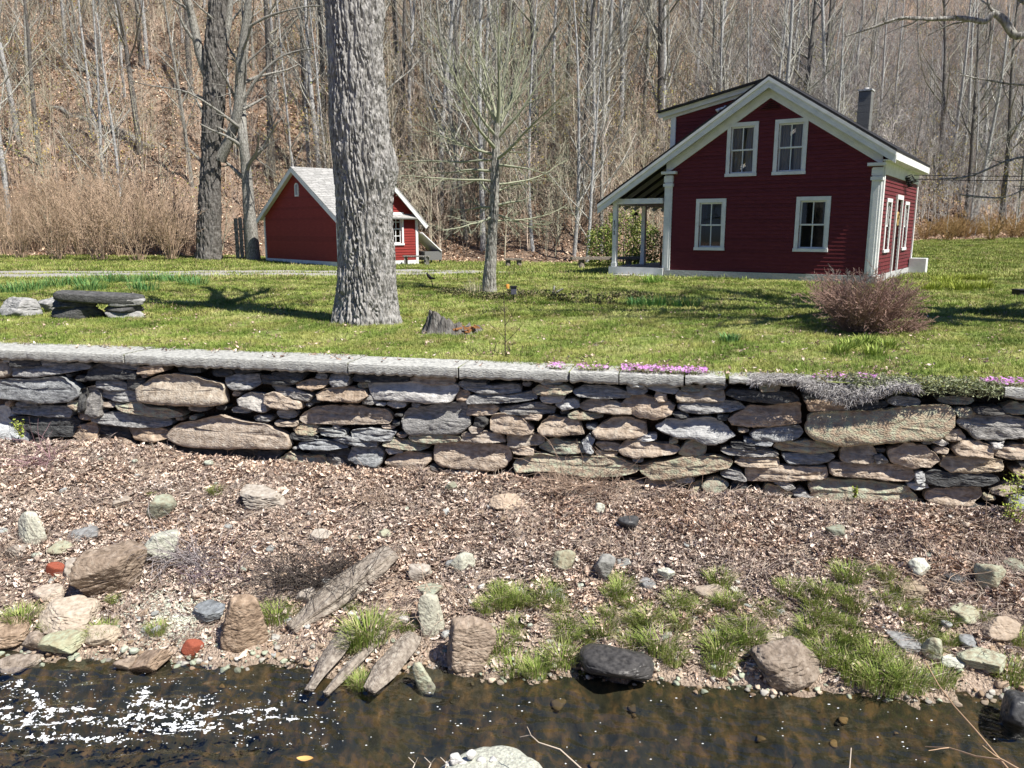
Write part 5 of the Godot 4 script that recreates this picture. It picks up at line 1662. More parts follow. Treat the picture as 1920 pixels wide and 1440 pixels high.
	# fallen trunks on the slope
	for f in [[95, 205, 285, 280, 0.2, "dark fallen trunk lying slantwise on the hillside below the left trees"], [105, 128, 250, 135, 0.12, "thin mossy fallen trunk lying level on the upper hillside"], [1000, 300, 1090, 330, 0.12, "short fallen trunk behind the young tree on the hillside"], [300, 270, 400, 330, 0.1, "thin fallen trunk ending near the forked old tree"]]:
		var a := hit(f[0], f[1])
		var b := hit(f[2], f[3])
		var pts := PackedVector3Array()
		var ra := PackedFloat32Array()
		for i in 10:
			var q := a.lerp(b, i / 9.0)
			q.y = ground_h(q.x, -q.z) + f[4] * 0.4
			pts.append(q - a)
			ra.append(f[4] * (0.7 + 0.05 * i))
		var m := MB.new()
		m.tube(pts, ra, 9)
		solid("fallen_trunk", m.mesh(), M.grey_bark, f[5], "log", a)

func plant(roots: Array, kinds: Array, k: int, p: Vector3, sc: float, r: RandomNumberGenerator, labels: Array, groups: Array, barks: Array) -> void:
	var names := ["forest_tree", "tall_tree", "pole_tree", "branchy_tree", "stout_tree", "leaning_pole_tree", "sapling_tree"]
	while roots.size() < 7: roots.append(null)
	var o: Node3D
	if roots[k] == null:
		o = thing(names[k], labels[k], "tree", p, 0.0, groups[k])
		part(o, "trunk", kinds[k][0], barks[k])
		part(o, "crown", kinds[k][1], M.grey_bark if k in [1, 4] else M.pale_bark)
		roots[k] = o
	else:
		o = copy(roots[k], names[k])
	o.transform = Transform3D(Basis(Vector3.UP, r.randf() * TAU) * Basis.from_scale(Vector3(sc, sc, sc)), p)

# ---------------------------------------------------------------- loose rocks, shrubs and small things
var ico_v := PackedVector3Array()
var ico_t := PackedInt32Array()
func ico(level: int) -> Array:
	var g := (1.0 + sqrt(5.0)) / 2.0
	var v := PackedVector3Array()
	for p in [[-1, g, 0], [1, g, 0], [-1, -g, 0], [1, -g, 0], [0, -1, g], [0, 1, g], [0, -1, -g], [0, 1, -g], [g, 0, -1], [g, 0, 1], [-g, 0, -1], [-g, 0, 1]]:
		v.append(Vector3(p[0], p[1], p[2]).normalized())
	var t := PackedInt32Array([0, 11, 5, 0, 5, 1, 0, 1, 7, 0, 7, 10, 0, 10, 11, 1, 5, 9, 5, 11, 4, 11, 10, 2, 10, 7, 6, 7, 1, 8, 3, 9, 4, 3, 4, 2, 3, 2, 6, 3, 6, 8, 3, 8, 9, 4, 9, 5, 2, 4, 11, 6, 2, 10, 8, 6, 7, 9, 8, 1])
	for l in level:
		var nt := PackedInt32Array()
		var mid := {}
		for i in range(0, t.size(), 3):
			var k := []
			for e in 3:
				var a := t[i + e]
				var b := t[i + (e + 1) % 3]
				var key := mini(a, b) * 100000 + maxi(a, b)
				if not mid.has(key):
					mid[key] = v.size()
					v.append(((v[a] + v[b]) / 2.0).normalized())
				k.append(mid[key])
			nt.append_array(PackedInt32Array([t[i], k[0], k[2], t[i + 1], k[1], k[0], t[i + 2], k[2], k[1], k[0], k[1], k[2]]))
		t = nt
	return [v, t]

var icos := {}
func rock(size: Vector3, r: RandomNumberGenerator, tint: Color, level := 3, facets := 7, rough := 1.0, shape := "r", sharp := 16.0) -> Mesh:
	# a weathered boulder: a softened solid of random planes with grain; its foot is at y = 0
	if not icos.has(level): icos[level] = ico(level)
	var m := MB.new()
	m.col = tint
	var planes := []
	if shape == "s":
		planes.append([Vector3(r.randf_range(-0.2, 0.2), 1, r.randf_range(-0.05, 0.25)).normalized(), r.randf_range(0.62, 0.75)])
		planes.append([Vector3(r.randf_range(-0.3, 0.3), -1, 0).normalized(), 0.7])
	elif shape == "t":
		planes.append([Vector3(r.randf_range(-0.6, 0.6), 1, 0.3).normalized(), r.randf_range(0.85, 0.98)])
		planes.append([Vector3(r.randf_range(-0.3, 0.3), 0.2, 1).normalized(), r.randf_range(0.55, 0.7)])
	else:
		planes.append([Vector3(r.randf_range(-0.3, 0.3), 1, r.randf_range(-0.1, 0.4)).normalized(), r.randf_range(0.62, 0.78)])
	for k in facets:
		var an := TAU * (k + r.randf_range(-0.35, 0.35)) / facets
		var up := r.randf_range(-0.25, 0.45) if shape != "r" else r.randf_range(-0.7, 0.8)
		planes.append([Vector3(cos(an), up, sin(an)).normalized(), r.randf_range(0.45, 0.88)])
	var off := Vector3(r.randf(), r.randf(), r.randf()) * 60.0
	for d: Vector3 in icos[level][0]:
		var sum := 1.0
		for pl in planes:
			var c: float = pl[0].dot(d) / pl[1]
			if c > 0.2: sum += pow(c, sharp)
		var q := pow(sum, -1.0 / sharp)
		q *= 1.0 + rough * (0.05 * n_b.get_noise_3dv(d * 1.4 + off) + 0.035 * n_b.get_noise_3dv(d * Vector3(3.2, 4.2, 3.2) + off) + 0.02 * n_a.get_noise_3dv(d * 9.0 + off))
		q -= 0.055 * rough * smoothstep(0.45, 0.85, n_r.get_noise_3dv(d * Vector3(0.8, 1.5, 0.8) + off * 0.3))
		m.p(d * q * size)
	var lo := m.v[0]
	var hi := m.v[0]
	for p in m.v:
		lo = lo.min(p); hi = hi.max(p)
	for i in m.v.size():
		var f := (m.v[i] - lo) / (hi - lo)
		m.v[i] = Vector3((f.x - 0.5) * size.x, (f.y - 0.12) * size.y, (f.z - 0.5) * size.z)
	var t: PackedInt32Array = icos[level][1]
	for i in range(0, t.size(), 3):
		m.t(t[i], t[i + 2], t[i + 1])
	return m.mesh()

func blades(count: int, spread: float, tall: float, wide: float, r: RandomNumberGenerator, droop: float, cols: Array, flat := 1.0) -> Mesh:
	# a tuft of arching blades
	var m := MB.new()
	for k in count:
		var an := r.randf() * TAU
		var rad := spread * sqrt(r.randf())
		var p := Vector3(cos(an) * rad, -0.01, sin(an) * rad * flat)
		var out := Vector3(cos(an) + r.randf_range(-0.6, 0.6), 0, sin(an) + r.randf_range(-0.6, 0.6)).normalized()
		var h := tall * r.randf_range(0.55, 1.1)
		var w := out.cross(Vector3.UP) * wide * r.randf_range(0.7, 1.2) * 0.5
		var dr := droop * r.randf_range(0.2, 1.0)
		m.col = cols[r.randi() % cols.size()] * r.randf_range(0.8, 1.2)
		var b := m.v.size()
		for i in 4:
			var q := i / 3.0
			var c := p + Vector3(0, h * (q - dr * 0.35 * q * q), 0) + out * h * dr * q * q * 0.8
			if i < 3:
				m.p(c - w * (1.0 - q * 0.6)); m.p(c + w * (1.0 - q * 0.6))
			else:
				m.p(c)
		for i in 2:
			m.t(b + i * 2, b + i * 2 + 2, b + i * 2 + 1)
			m.t(b + i * 2 + 1, b + i * 2 + 2, b + i * 2 + 3)
		m.t(b + 4, b + 6, b + 5)
	return m.mesh()

func shrub_mesh(stems: int, tall: float, spread: float, r: RandomNumberGenerator, depth: int, per: int, rad: float, thin: float, up := 0.05) -> Mesh:
	var m := MB.new()
	for k in stems:
		var an := TAU * (k + r.randf()) / stems
		var o := Vector3(cos(an), 0, sin(an)) * spread * 0.18 * r.randf()
		var d := Vector3(cos(an) * spread * r.randf_range(0.3, 1.0), tall, sin(an) * spread * r.randf_range(0.3, 1.0))
		m.col = Color.WHITE * r.randf_range(0.75, 1.2)
		var lb := limb(m, o + Vector3(0, -0.08, 0), d, tall * r.randf_range(0.75, 1.1), rad * r.randf_range(0.6, 1.2), thin, 7, 4, 0.12, up * 0.3, r)
		spray(m, lb, 0.15, 1.0, per, 0.38, 0.6, depth, r, up, 0.18, thin)
	return m.mesh()

func leaf_ball(n: int, size: Vector3, leaf: float, r: RandomNumberGenerator, cols: Array) -> Mesh:
	# many small leaves spread through a crown
	var m := MB.new()
	for k in n:
		var d := Vector3(r.randf_range(-1, 1), r.randf_range(-1, 1), r.randf_range(-1, 1))
		if d.length() > 1.0: d = d.normalized() * r.randf_range(0.7, 1.0)
		var c := d * size * (1.0 + 0.25 * n_a.get_noise_3dv(d * 2.5)) * 0.5
		var a := Vector3(r.randf_range(-1, 1), r.randf_range(-1, 1), r.randf_range(-1, 1)).normalized() * leaf
		var b := a.cross(Vector3(r.randf() - 0.5, r.randf() - 0.5, r.randf() - 0.5)).normalized() * leaf * 0.5
		m.col = cols[r.randi() % cols.size()] * r.randf_range(0.7, 1.25)
		m.q(c - a, c + b, c + a, c - b)
	return m.mesh()

func build_lawn_things() -> void:
	var r := RandomNumberGenerator.new()
	r.seed = 909
	var green := [Color(0.18, 0.26, 0.05), Color(0.26, 0.34, 0.07), Color(0.34, 0.4, 0.1)]
	var bluegreen := [Color(0.09, 0.22, 0.08), Color(0.14, 0.28, 0.09), Color(0.22, 0.33, 0.1)]
	# stone bench: a slab on stacked stones
	var p := hit(195, 596)
	var be := thing("stone_bench", "low bench of one flat dark slab on two piles of flat stones", "bench", p, 0.1)
	var k := metres(1.0, p)
	var o := part(be, "seat_slab", slate(155 * k, 16 * k, 0.5, r), M.dark_stone)
	o.position = Vector3(-6 * k, 38 * k, 0)
	o.rotation = Vector3(0.04, 0.05, -0.07)
	for q in [[-45, 11, 95, 24, "dark_stone"], [-50, 29, 80, 16, "dark_stone"], [42, 5, 80, 20, "grey_stone"], [38, 20, 72, 14, "dark_stone"], [46, 30, 66, 14, "grey_stone"]]:
		o = part(be, "pile_stone", rock(Vector3(q[2] * k, q[3] * k * 1.15, 0.42), r, Color.WHITE, 3, 8, 0.7, "s"), M[q[4]])
		o.position = Vector3(q[0] * k, (q[1] - q[3] * 0.5) * k, 0)
	var loose := [[40, 592, 78, 40, "grey_stone", "grey rounded boulder lying on the grass, the farther one from the bench"], [108, 586, 70, 34, "grey_stone", "grey boulder lying on the grass against the stone bench"]]
	for q in loose:
		p = hit(q[0], q[1])
		k = metres(1.0, p)
		solid("lawn_boulder", rock(Vector3(q[2] * k, q[3] * k * 1.1, q[2] * k * 0.7), r, Color.WHITE, 4, 9), M[q[4]], q[5], "boulder", p - Vector3(0, 0.03, 0))
	# rotten stump
	p = hit(852, 622)
	k = metres(1.0, p)
	var m := MB.new()
	var n := 60
	for j in 14:
		for i in n:
			var an := TAU * i / n
			var hgt := (0.07 + 0.19 * maxf(0.0, cos(an - 2.7)) + 0.14 * n_a.get_noise_2d(cos(an) * 3.0, sin(an) * 3.0)) * 1.15
			var q := j / 9.0
			var rr := 0.36
			if j >= 9:
				rr *= 1.0 - (j - 9) * 0.2
				hgt *= 1.0 - 0.16 * (j - 9)
				q = 1.0
			rr += 0.045 * n_r.get_noise_2d(an * 4.0, 2.0) + 0.1 * exp(-q * 4.0) - 0.06 * q
			m.p(Vector3(cos(an) * rr * 1.15, q * hgt - 0.04 + 0.03 * n_a.get_noise_2d(an * 9.0, j), sin(an) * rr * 0.8))
	for j in 13:
		for i in n:
			var a := j * n + i
			var b := j * n + (i + 1) % n
			m.t(a, b, a + n)
			m.t(b, b + n, a + n)
	var st := thing("tree_stump", "low rotten dark stump with a jagged top on the lawn beside the maple", "stump", p, 0.2)
	part(st, "stump_wood", m.mesh(), M.dark_bark)
	m = MB.new()
	for i in 14:
		var a := Vector3(r.randf_range(-0.02, 0.34), 0.03 + r.randf() * 0.08, r.randf_range(0.12, 0.3))
		m.box(a, Vector3(0.1, 0.025, 0.03), Basis(Vector3(0, 0, 1), r.randf_range(-0.6, 0.3)) * Basis(Vector3.UP, r.randf()))
	part(st, "broken_wood", m.mesh(), plain("rotten_wood", 0.3, 0.14, 0.06, 0.9))
	# staked sapling with a low twiggy skirt
	p = hit(947, 665)
	var sp := thing("staked_sapling", "thin dark sapling stem with bare side twigs at the edge of the lawn", "sapling", p)
	m = MB.new()
	var lb := limb(m, Vector3(0, -0.05, 0), Vector3(0.02, 1, 0), 0.82, 0.009, 0.004, 8, 5, 0.03, 0.02, r)
	for q in [[0.35, 0.5], [0.5, -0.5], [0.15, 0.9], [0.2, -0.9]]:
		limb(m, Vector3(0, q[0], 0), Vector3(q[1], 0.7, 0.1), 0.28, 0.005, 0.003, 4, 3, 0.1, 0.05, r)
	part(sp, "stem", m.mesh(), plain("dark_twig", 0.07, 0.055, 0.04, 0.9))
	m = MB.new()
	m.tube(PackedVector3Array([Vector3(0.03, 0.79, 0), Vector3(0.03, 0.84, 0.0)]), PackedFloat32Array([0.022, 0.022]), 8)
	part(sp, "marker", m.mesh(), plain("orange_tag", 0.55, 0.25, 0.05, 0.6))
	m = MB.new()
	for q in 2:
		var sm: Mesh = shrub_mesh(14, 0.26, 0.75, r, 0, 6, 0.005, 0.003)
		o = part(sp, "twigs", sm, M.dark_twig if M.has("dark_twig") else M.twig)
		o.position = Vector3([-0.17, 0.18][q], 0, 0.02)
	# brown shrub in front of the house
	p = hit(1612, 622)
	k = metres(1.0, p)
	var sh := thing("brown_shrub", "rounded reddish-brown leafless shrub, dense with fine twigs, before the farmhouse corner", "shrub", p)
	o = part(sh, "twigs", shrub_mesh(190, 0.95, 1.0, r, 1, 8, 0.009, 0.0034, 0.0), plain("red_twig", 0.34, 0.225, 0.185, 0.85))
	o = part(sh, "drooping_twigs", shrub_mesh(70, 0.5, 1.2, r, 1, 7, 0.008, 0.0034, -0.08), M.red_twig)
	o.position = Vector3(0.4, 0.05, 0.12)
	m = MB.new()
	for i in 9:
		m.tube(PackedVector3Array([Vector3(r.randf_range(-0.12, 0.12), -0.05, r.randf_range(-0.1, 0.1)), Vector3(r.randf_range(-0.3, 0.3), 0.4, r.randf_range(-0.2, 0.2))]), PackedFloat32Array([0.022, 0.012]), 5)
	part(sh, "stems", m.mesh(), M.dark_twig)
	var sh2 := thing("grey_shrub", "airy grey leafless shrub standing against the farmhouse foundation", "shrub", hit(1590, 552))
	part(sh2, "twigs", shrub_mesh(26, 0.75, 0.8, r, 1, 6, 0.008, 0.004, 0.0), plain("grey_twig", 0.22, 0.2, 0.18, 0.85))
	# the thicket at the foot of the hill on the left
	var th := shrub_mesh(24, 3.3, 1.5, r, 1, 9, 0.02, 0.0075, 0.02)
	var tan := plain("tan_twig", 0.5, 0.37, 0.265, 0.85)
	var first: Node3D = null
	for q in [[110, 488, 1.0], [190, 489, 1.15], [260, 490, 1.1], [320, 488, 0.95], [40, 486, 0.9], [225, 480, 1.3], [150, 480, 1.25], [70, 470, 1.1], [350, 478, 0.8], [300, 474, 1.15], [12, 478, 1.1], [120, 455, 1.2]]:
		p = hit(q[0], q[1])
		var s: Node3D
		if first == null:
			s = thing("bare_bush", "tall tan leafless bush in the thicket at the foot of the hill", "bush", p, 0.0, "bare bushes of the thicket")
			part(s, "twigs", th, tan)
			first = s
		else:
			s = copy(first, "bare_bush")
		s.transform = Transform3D(Basis(Vector3.UP, r.randf() * TAU) * Basis.from_scale(Vector3.ONE * q[2]), p)
	# brush at the edge of the right field
	var fb: Node3D = null
	for i in 16:
		p = hit(1735 + i * 14 + r.randf_range(-8, 8), 452 - r.randf() * 16)
		var s: Node3D
		if fb == null:
			s = thing("field_bush", "low ochre leafless bush along the edge of the green field", "bush", p, 0.0, "bushes along the field edge")
			part(s, "twigs", shrub_mesh(22, 1.3, 0.9, r, 1, 6, 0.014, 0.008, 0.0), plain("ochre_twig", 0.33, 0.22, 0.1, 0.85))
			fb = s
		else:
			s = copy(fb, "field_bush")
		s.transform = Transform3D(Basis(Vector3.UP, r.randf() * TAU) * Basis.from_scale(Vector3.ONE * r.randf_range(0.8, 1.4)), p)
	# evergreen shrub behind the porch
	var eg := thing("porch_shrub", "leafy yellow-green shrub growing behind the porch posts", "shrub", g3(4.4, -31.5))
	for q in [[0, 1.2, 0, 2.0, 2.6], [-0.9, 0.8, 0.2, 1.4, 1.8], [0.8, 0.9, -0.2, 1.5, 2.0]]:
		o = part(eg, "foliage", leaf_ball(2200, Vector3(q[3], q[4], q[3]), 0.05, r, [Color(0.1, 0.15, 0.035), Color(0.17, 0.22, 0.05), Color(0.26, 0.28, 0.08)]), M.leafy)
		o.position = Vector3(q[0], q[1], q[2])
	m = MB.new()
	for i in 5: m.tube(PackedVector3Array([Vector3(-0.5 + i * 0.25, -0.1, 0), Vector3(-0.9 + i * 0.45, 1.3, 0)]), PackedFloat32Array([0.04, 0.02]), 5)
	part(eg, "stems", m.mesh(), M.grey_bark)
	# daylily and daffodil clumps
	var clump := func(x, y, wpx, tall, label, cols, grp):
		var at := hit(x, y)
		var w: float = metres(wpx, at)
		var c := thing("leafy_clump", label, "plant", at, 0.0, grp)
		part(c, "leaves", blades(int(60 + w * 130), w * 0.4, tall, 0.017, r, 0.9, cols, 0.7), M.grass_blade)
	for q in [[1590, 655], [1625, 648], [1665, 655], [1640, 668], [1570, 665]]:
		clump.call(q[0], q[1], 52, 0.2, "bright yellow-green strappy clump below the brown shrub", green, "clumps below the brown shrub")
	clump.call(1370, 640, 50, 0.16, "small fresh green clump alone on the lawn above the wall", bluegreen, "")
	for q in [[1190, 575], [1215, 576], [1240, 575], [1275, 577], [1300, 578]]:
		clump.call(q[0], q[1], 44, 0.28, "blue-green strappy clump at the end of the garden bed", bluegreen, "clumps at the end of the garden bed")
	clump.call(1225, 532, 50, 0.35, "broad bright green clump at the foot of the porch steps", [Color(0.16, 0.3, 0.05), Color(0.24, 0.36, 0.08)], "")
	for q in [[60, 545], [105, 538], [150, 534], [200, 530], [245, 532], [290, 528], [330, 530], [365, 535], [25, 550], [170, 545], [270, 545]]:
		clump.call(q[0], q[1], 74, 0.36, "dark green daffodil leaf clump in the bed behind the stone bench", bluegreen, "leaf clumps behind the stone bench")
	for i in 13:
		clump.call(1745 + i * 8 + r.randf_range(-6, 6), 530 + r.randf_range(-6, 18), 44, 0.3, "yellow-green leafy clump on the grass beyond the farmhouse corner", [Color(0.26, 0.32, 0.05), Color(0.34, 0.38, 0.07)], "clumps beyond the farmhouse corner")
	# low perennials of the garden bed
	for i in 20:
		var x := 830.0 + i * 20.0 + r.randf_range(-6, 6)
		var at := hit(x, 556 + r.randf_range(-6, 8) + i * 0.6)
		var c := thing("bed_plant", "low dull green perennial in the garden bed under the young tree", "plant", at, 0.0, "perennials of the garden bed")
		o = part(c, "foliage", leaf_ball(160, Vector3(0.5, 0.2, 0.35), 0.03, r, [Color(0.06, 0.08, 0.03), Color(0.12, 0.12, 0.05), Color(0.2, 0.17, 0.1)]), M.leafy)
		o.position.y = 0.08
	var dry := hit(893, 552)
	var dg := thing("dry_grass_clump", "pale dry ornamental grass stems beside the young tree's foot", "plant", dry)
	part(dg, "stems", blades(90, 0.3, 0.45, 0.007, r, 0.5, [Color(0.5, 0.45, 0.34), Color(0.4, 0.34, 0.24)]), M.dead_leaf)
	# small garden lamps and ornaments
	p = hit(963, 566)
	var ga := thing("garden_lamp", "small dark box lantern on a stake in the garden bed", "lamp", p)
	m = MB.new()
	m.tube(PackedVector3Array([Vector3(0, -0.05, 0), Vector3(0, 0.16, 0)]), PackedFloat32Array([0.01, 0.01]), 6)
	part(ga, "stake", m.mesh(), M.black_iron)
	m = MB.new()
	m.slab(Vector3(0, 0.23, 0), Vector3(0.12, 0.14, 0.12), 0.01)
	part(ga, "lantern", m.mesh(), plain("lamp_grey", 0.09, 0.09, 0.12, 0.4))
	m = MB.new()
	m.slab(Vector3(0, 0.315, 0), Vector3(0.15, 0.025, 0.15), 0.01)
	part(ga, "cap", m.mesh(), M.black_iron)
	p = hit(808, 542)
	var go := thing("garden_ornament", "black iron bird ornament on a bent stake in the grass", "ornament", p, 0.4)
	m = MB.new()
	m.tube(PackedVector3Array([Vector3(0.08, -0.05, 0), Vector3(0.02, 0.2, 0), Vector3(-0.05, 0.3, 0)]), PackedFloat32Array([0.012, 0.012, 0.014]), 6)
	part(go, "stake", m.mesh(), M.black_iron)
	m = MB.new()
	m.tube(PackedVector3Array([Vector3(-0.1, 0.4, 0), Vector3(-0.06, 0.33, 0), Vector3(0.0, 0.27, 0), Vector3(0.12, 0.25, 0)]), PackedFloat32Array([0.015, 0.04, 0.045, 0.01]), 8)
	part(go, "bird", m.mesh(), M.black_iron)
	p = hit(1036, 556)
	var wo := thing("driftwood_piece", "small pale gnarled piece of wood sticking up from the garden bed", "driftwood", p)
	m = MB.new()
	limb(m, Vector3(0, -0.05, 0), Vector3(0.2, 1, 0), 0.3, 0.05, 0.02, 5, 6, 0.3, 0, r)
	limb(m, Vector3(0.02, 0.06, 0), Vector3(1, 0.6, 0), 0.25, 0.04, 0.015, 5, 6, 0.3, 0, r)
	part(wo, "wood", m.mesh(), M.grey_bark)
	p = hit(963, 500)
	var sb := thing("log_stool", "small plank seat on two log rounds at the edge of the wood", "bench", p)
	m = MB.new()
	m.slab(Vector3(0, 0.3, 0), Vector3(0.75, 0.07, 0.3), 0.015)
	part(sb, "seat", m.mesh(), M.old_wood)
	for i in [-1, 1]:
		m = MB.new()
		m.tube(PackedVector3Array([Vector3(i * 0.22, -0.05, 0), Vector3(i * 0.22, 0.26, 0)]), PackedFloat32Array([0.11, 0.1]), 9)
		part(sb, "leg", m.mesh(), M.old_wood)
	p = hit(1912, 556)
	var bx := thing("dark_planter", "dark low box standing on the grass at the field side", "planter", p)
	m = MB.new()
	m.slab(Vector3(0.12, 0.07, 0), Vector3(0.45, 0.16, 0.3), 0.01)
	part(bx, "box", m.mesh(), M.black_iron)
	m = MB.new()
	m.slab(Vector3(0.12, 0.155, 0), Vector3(0.49, 0.02, 0.34), 0.008)
	part(bx, "rim", m.mesh(), M.black_iron)
	# pink moss phlox along the coping
	for q in [[1045, 687, 34, 10, 0.5, "small patch of pink moss phlox at the coping joint"], [1110, 688, 60, 8, 0.35, "thin mauve patch of moss phlox behind the coping"], [1205, 690, 80, 14, 1.0, "bright mauve-pink cushion of moss phlox on the coping"], [1285, 694, 80, 13, 1.0, "longer magenta-pink cushion of moss phlox on the coping"], [1555, 706, 60, 8, 0.25, "few pink moss phlox blossoms over the hanging dead mat"], [1625, 704, 40, 8, 0.4, "small magenta blossom tuft above the hanging dead mat"], [1890, 705, 80, 11, 0.9, "violet-pink moss phlox patch at the broken end of the coping"]]:
		var a := to_wall(q[0], q[1] + 5, 0.1)
		p = wall_at + wall_along * a.x - wall_out * 0.12
		p.y = 0.0
		var w := metres(q[2], p)
		var ph := thing("moss_phlox", q[5], "flower", p, atan2(-wall_along.z, wall_along.x))
		part(ph, "foliage", blades(int(w * 500), 0.5 * w, 0.05, 0.006, r, 1.2, [Color(0.12, 0.15, 0.06), Color(0.22, 0.2, 0.1)], 0.25), M.grass_blade)
		m = MB.new()
		for i in int(w * 420 * q[4]):
			var c := Vector3(r.randf_range(-0.5, 0.5) * w, r.randf_range(0.025, 0.07), r.randf_range(-0.1, 0.1))
			m.col = Color(0.62, 0.22, 0.6).lerp(Color(0.75, 0.4, 0.8), r.randf())
			var bs := rand_basis(r, 0.9) * Basis.from_scale(Vector3.ONE * 0.011)
			for e in 5:
				var an := TAU * e / 5.0
				m.q(c, c + bs * Vector3(cos(an - 0.4), 0.2, sin(an - 0.4)), c + bs * Vector3(cos(an), 0.3, sin(an)) * 1.3, c + bs * Vector3(cos(an + 0.4), 0.2, sin(an + 0.4)))
		part(ph, "blossoms", m.mesh(), M.flower)
	# dead creeping mat that hangs over the wall
	var a0 := to_wall(1560, 712, 0.0)
	p = wall_at + wall_along * a0.x
	p.y = 0.0
	var hm := thing("hanging_mat", "grey dead creeping plant hanging in a thick fringe over the wall", "plant", p, atan2(-wall_along.z, wall_along.x))
	m = MB.new()
	for i in 4200:
		var x := r.randf_range(-0.78, 0.78)
		var fall := 0.05 + 0.22 * exp(-pow((x - 0.14) / 0.33, 2.0)) + 0.08 * n_a.get_noise_2d(x * 4.0, 1.0)
		var f := r.randf()
		var s := Vector3(x, 0.03 - fall * f * 0.85, lerpf(-0.16, 0.075, minf(1.0, f * 2.5)) + r.randf_range(-0.05, 0.02))
		m.col = Color(0.34, 0.32, 0.31).lerp(Color(0.55, 0.53, 0.51), r.randf()) * r.randf_range(0.55, 1.15)
		limb(m, s, Vector3(r.randf_range(-1, 1), r.randf_range(-1.0, 0.35), r.randf_range(-0.3, 0.6)), r.randf_range(0.03, 0.075), r.randf_range(0.002, 0.0042), 0.0016, 3, 3, 0.35, -0.1, r)
	part(hm, "stems", m.mesh(), M.twig)
	var gm := thing("green_mat", "grey-green creeping mat spilling over the broken coping", "plant", wall_at + wall_along * to_wall(1760, 725, 0).x, atan2(-wall_along.z, wall_along.x))
	m = MB.new()
	for i in 3600:
		var x := r.randf_range(-0.8, 0.55)
		var s := Vector3(x, r.randf_range(-0.1, 0.06), r.randf_range(-0.22, 0.05))
		if s.z > 0.02 and s.y > 0.02: s.y -= 0.05
		var d := Vector3(r.randf_range(-1, 1), r.randf_range(-0.4, 1), r.randf_range(-0.2, 1)).normalized() * r.randf_range(0.02, 0.05)
		var b := d.cross(Vector3(r.randf() - 0.5, r.randf(), r.randf() - 0.5)).normalized() * 0.006
		m.col = Color(0.2, 0.23, 0.12).lerp(Color(0.36, 0.38, 0.24), r.randf()) * r.randf_range(0.7, 1.2)
		m.q(s - b, s + d * 0.6 - b, s + d, s + b)
	part(gm, "foliage", m.mesh(), M.grass_blade)

func slate(w: float, h: float, d: float, r: RandomNumberGenerator) -> Mesh:
	# an irregular thin slab
	var poly := PackedVector2Array()
	for k in 16:
		var an := TAU * k / 16
		var ex := pow(absf(cos(an)), 0.45) * signf(cos(an))
		var ey := pow(absf(sin(an)), 0.45) * signf(sin(an))
		poly.append(Vector2(ex * w / 2 * r.randf_range(0.93, 1.05), ey * d / 2 * r.randf_range(0.85, 1.05)))
	var m := MB.new()
	var n := poly.size()
	for s in [[0.9, -0.5], [1.0, -0.35], [1.01, 0.0], [1.0, 0.35], [0.96, 0.5], [0.5, 0.5], [0.05, 0.5]]:
		for i in n:
			var q: Vector2 = poly[i] * s[0]
			m.p(Vector3(q.x, h * s[1] + 0.012 * n_b.get_noise_2d(q.x * 5.0, q.y * 5.0) + 0.006 * n_b.get_noise_2d(q.x * 20.0, q.y * 20.0), -q.y))
	for j in 6:
		for i in n:
			var a := j * n + i
			var b := j * n + (i + 1) % n
			m.t(a, a + n, b)
			m.t(b, a + n, b + n)
	for i in range(1, n - 1):
		m.t(0, i, i + 1)
	return m.mesh()

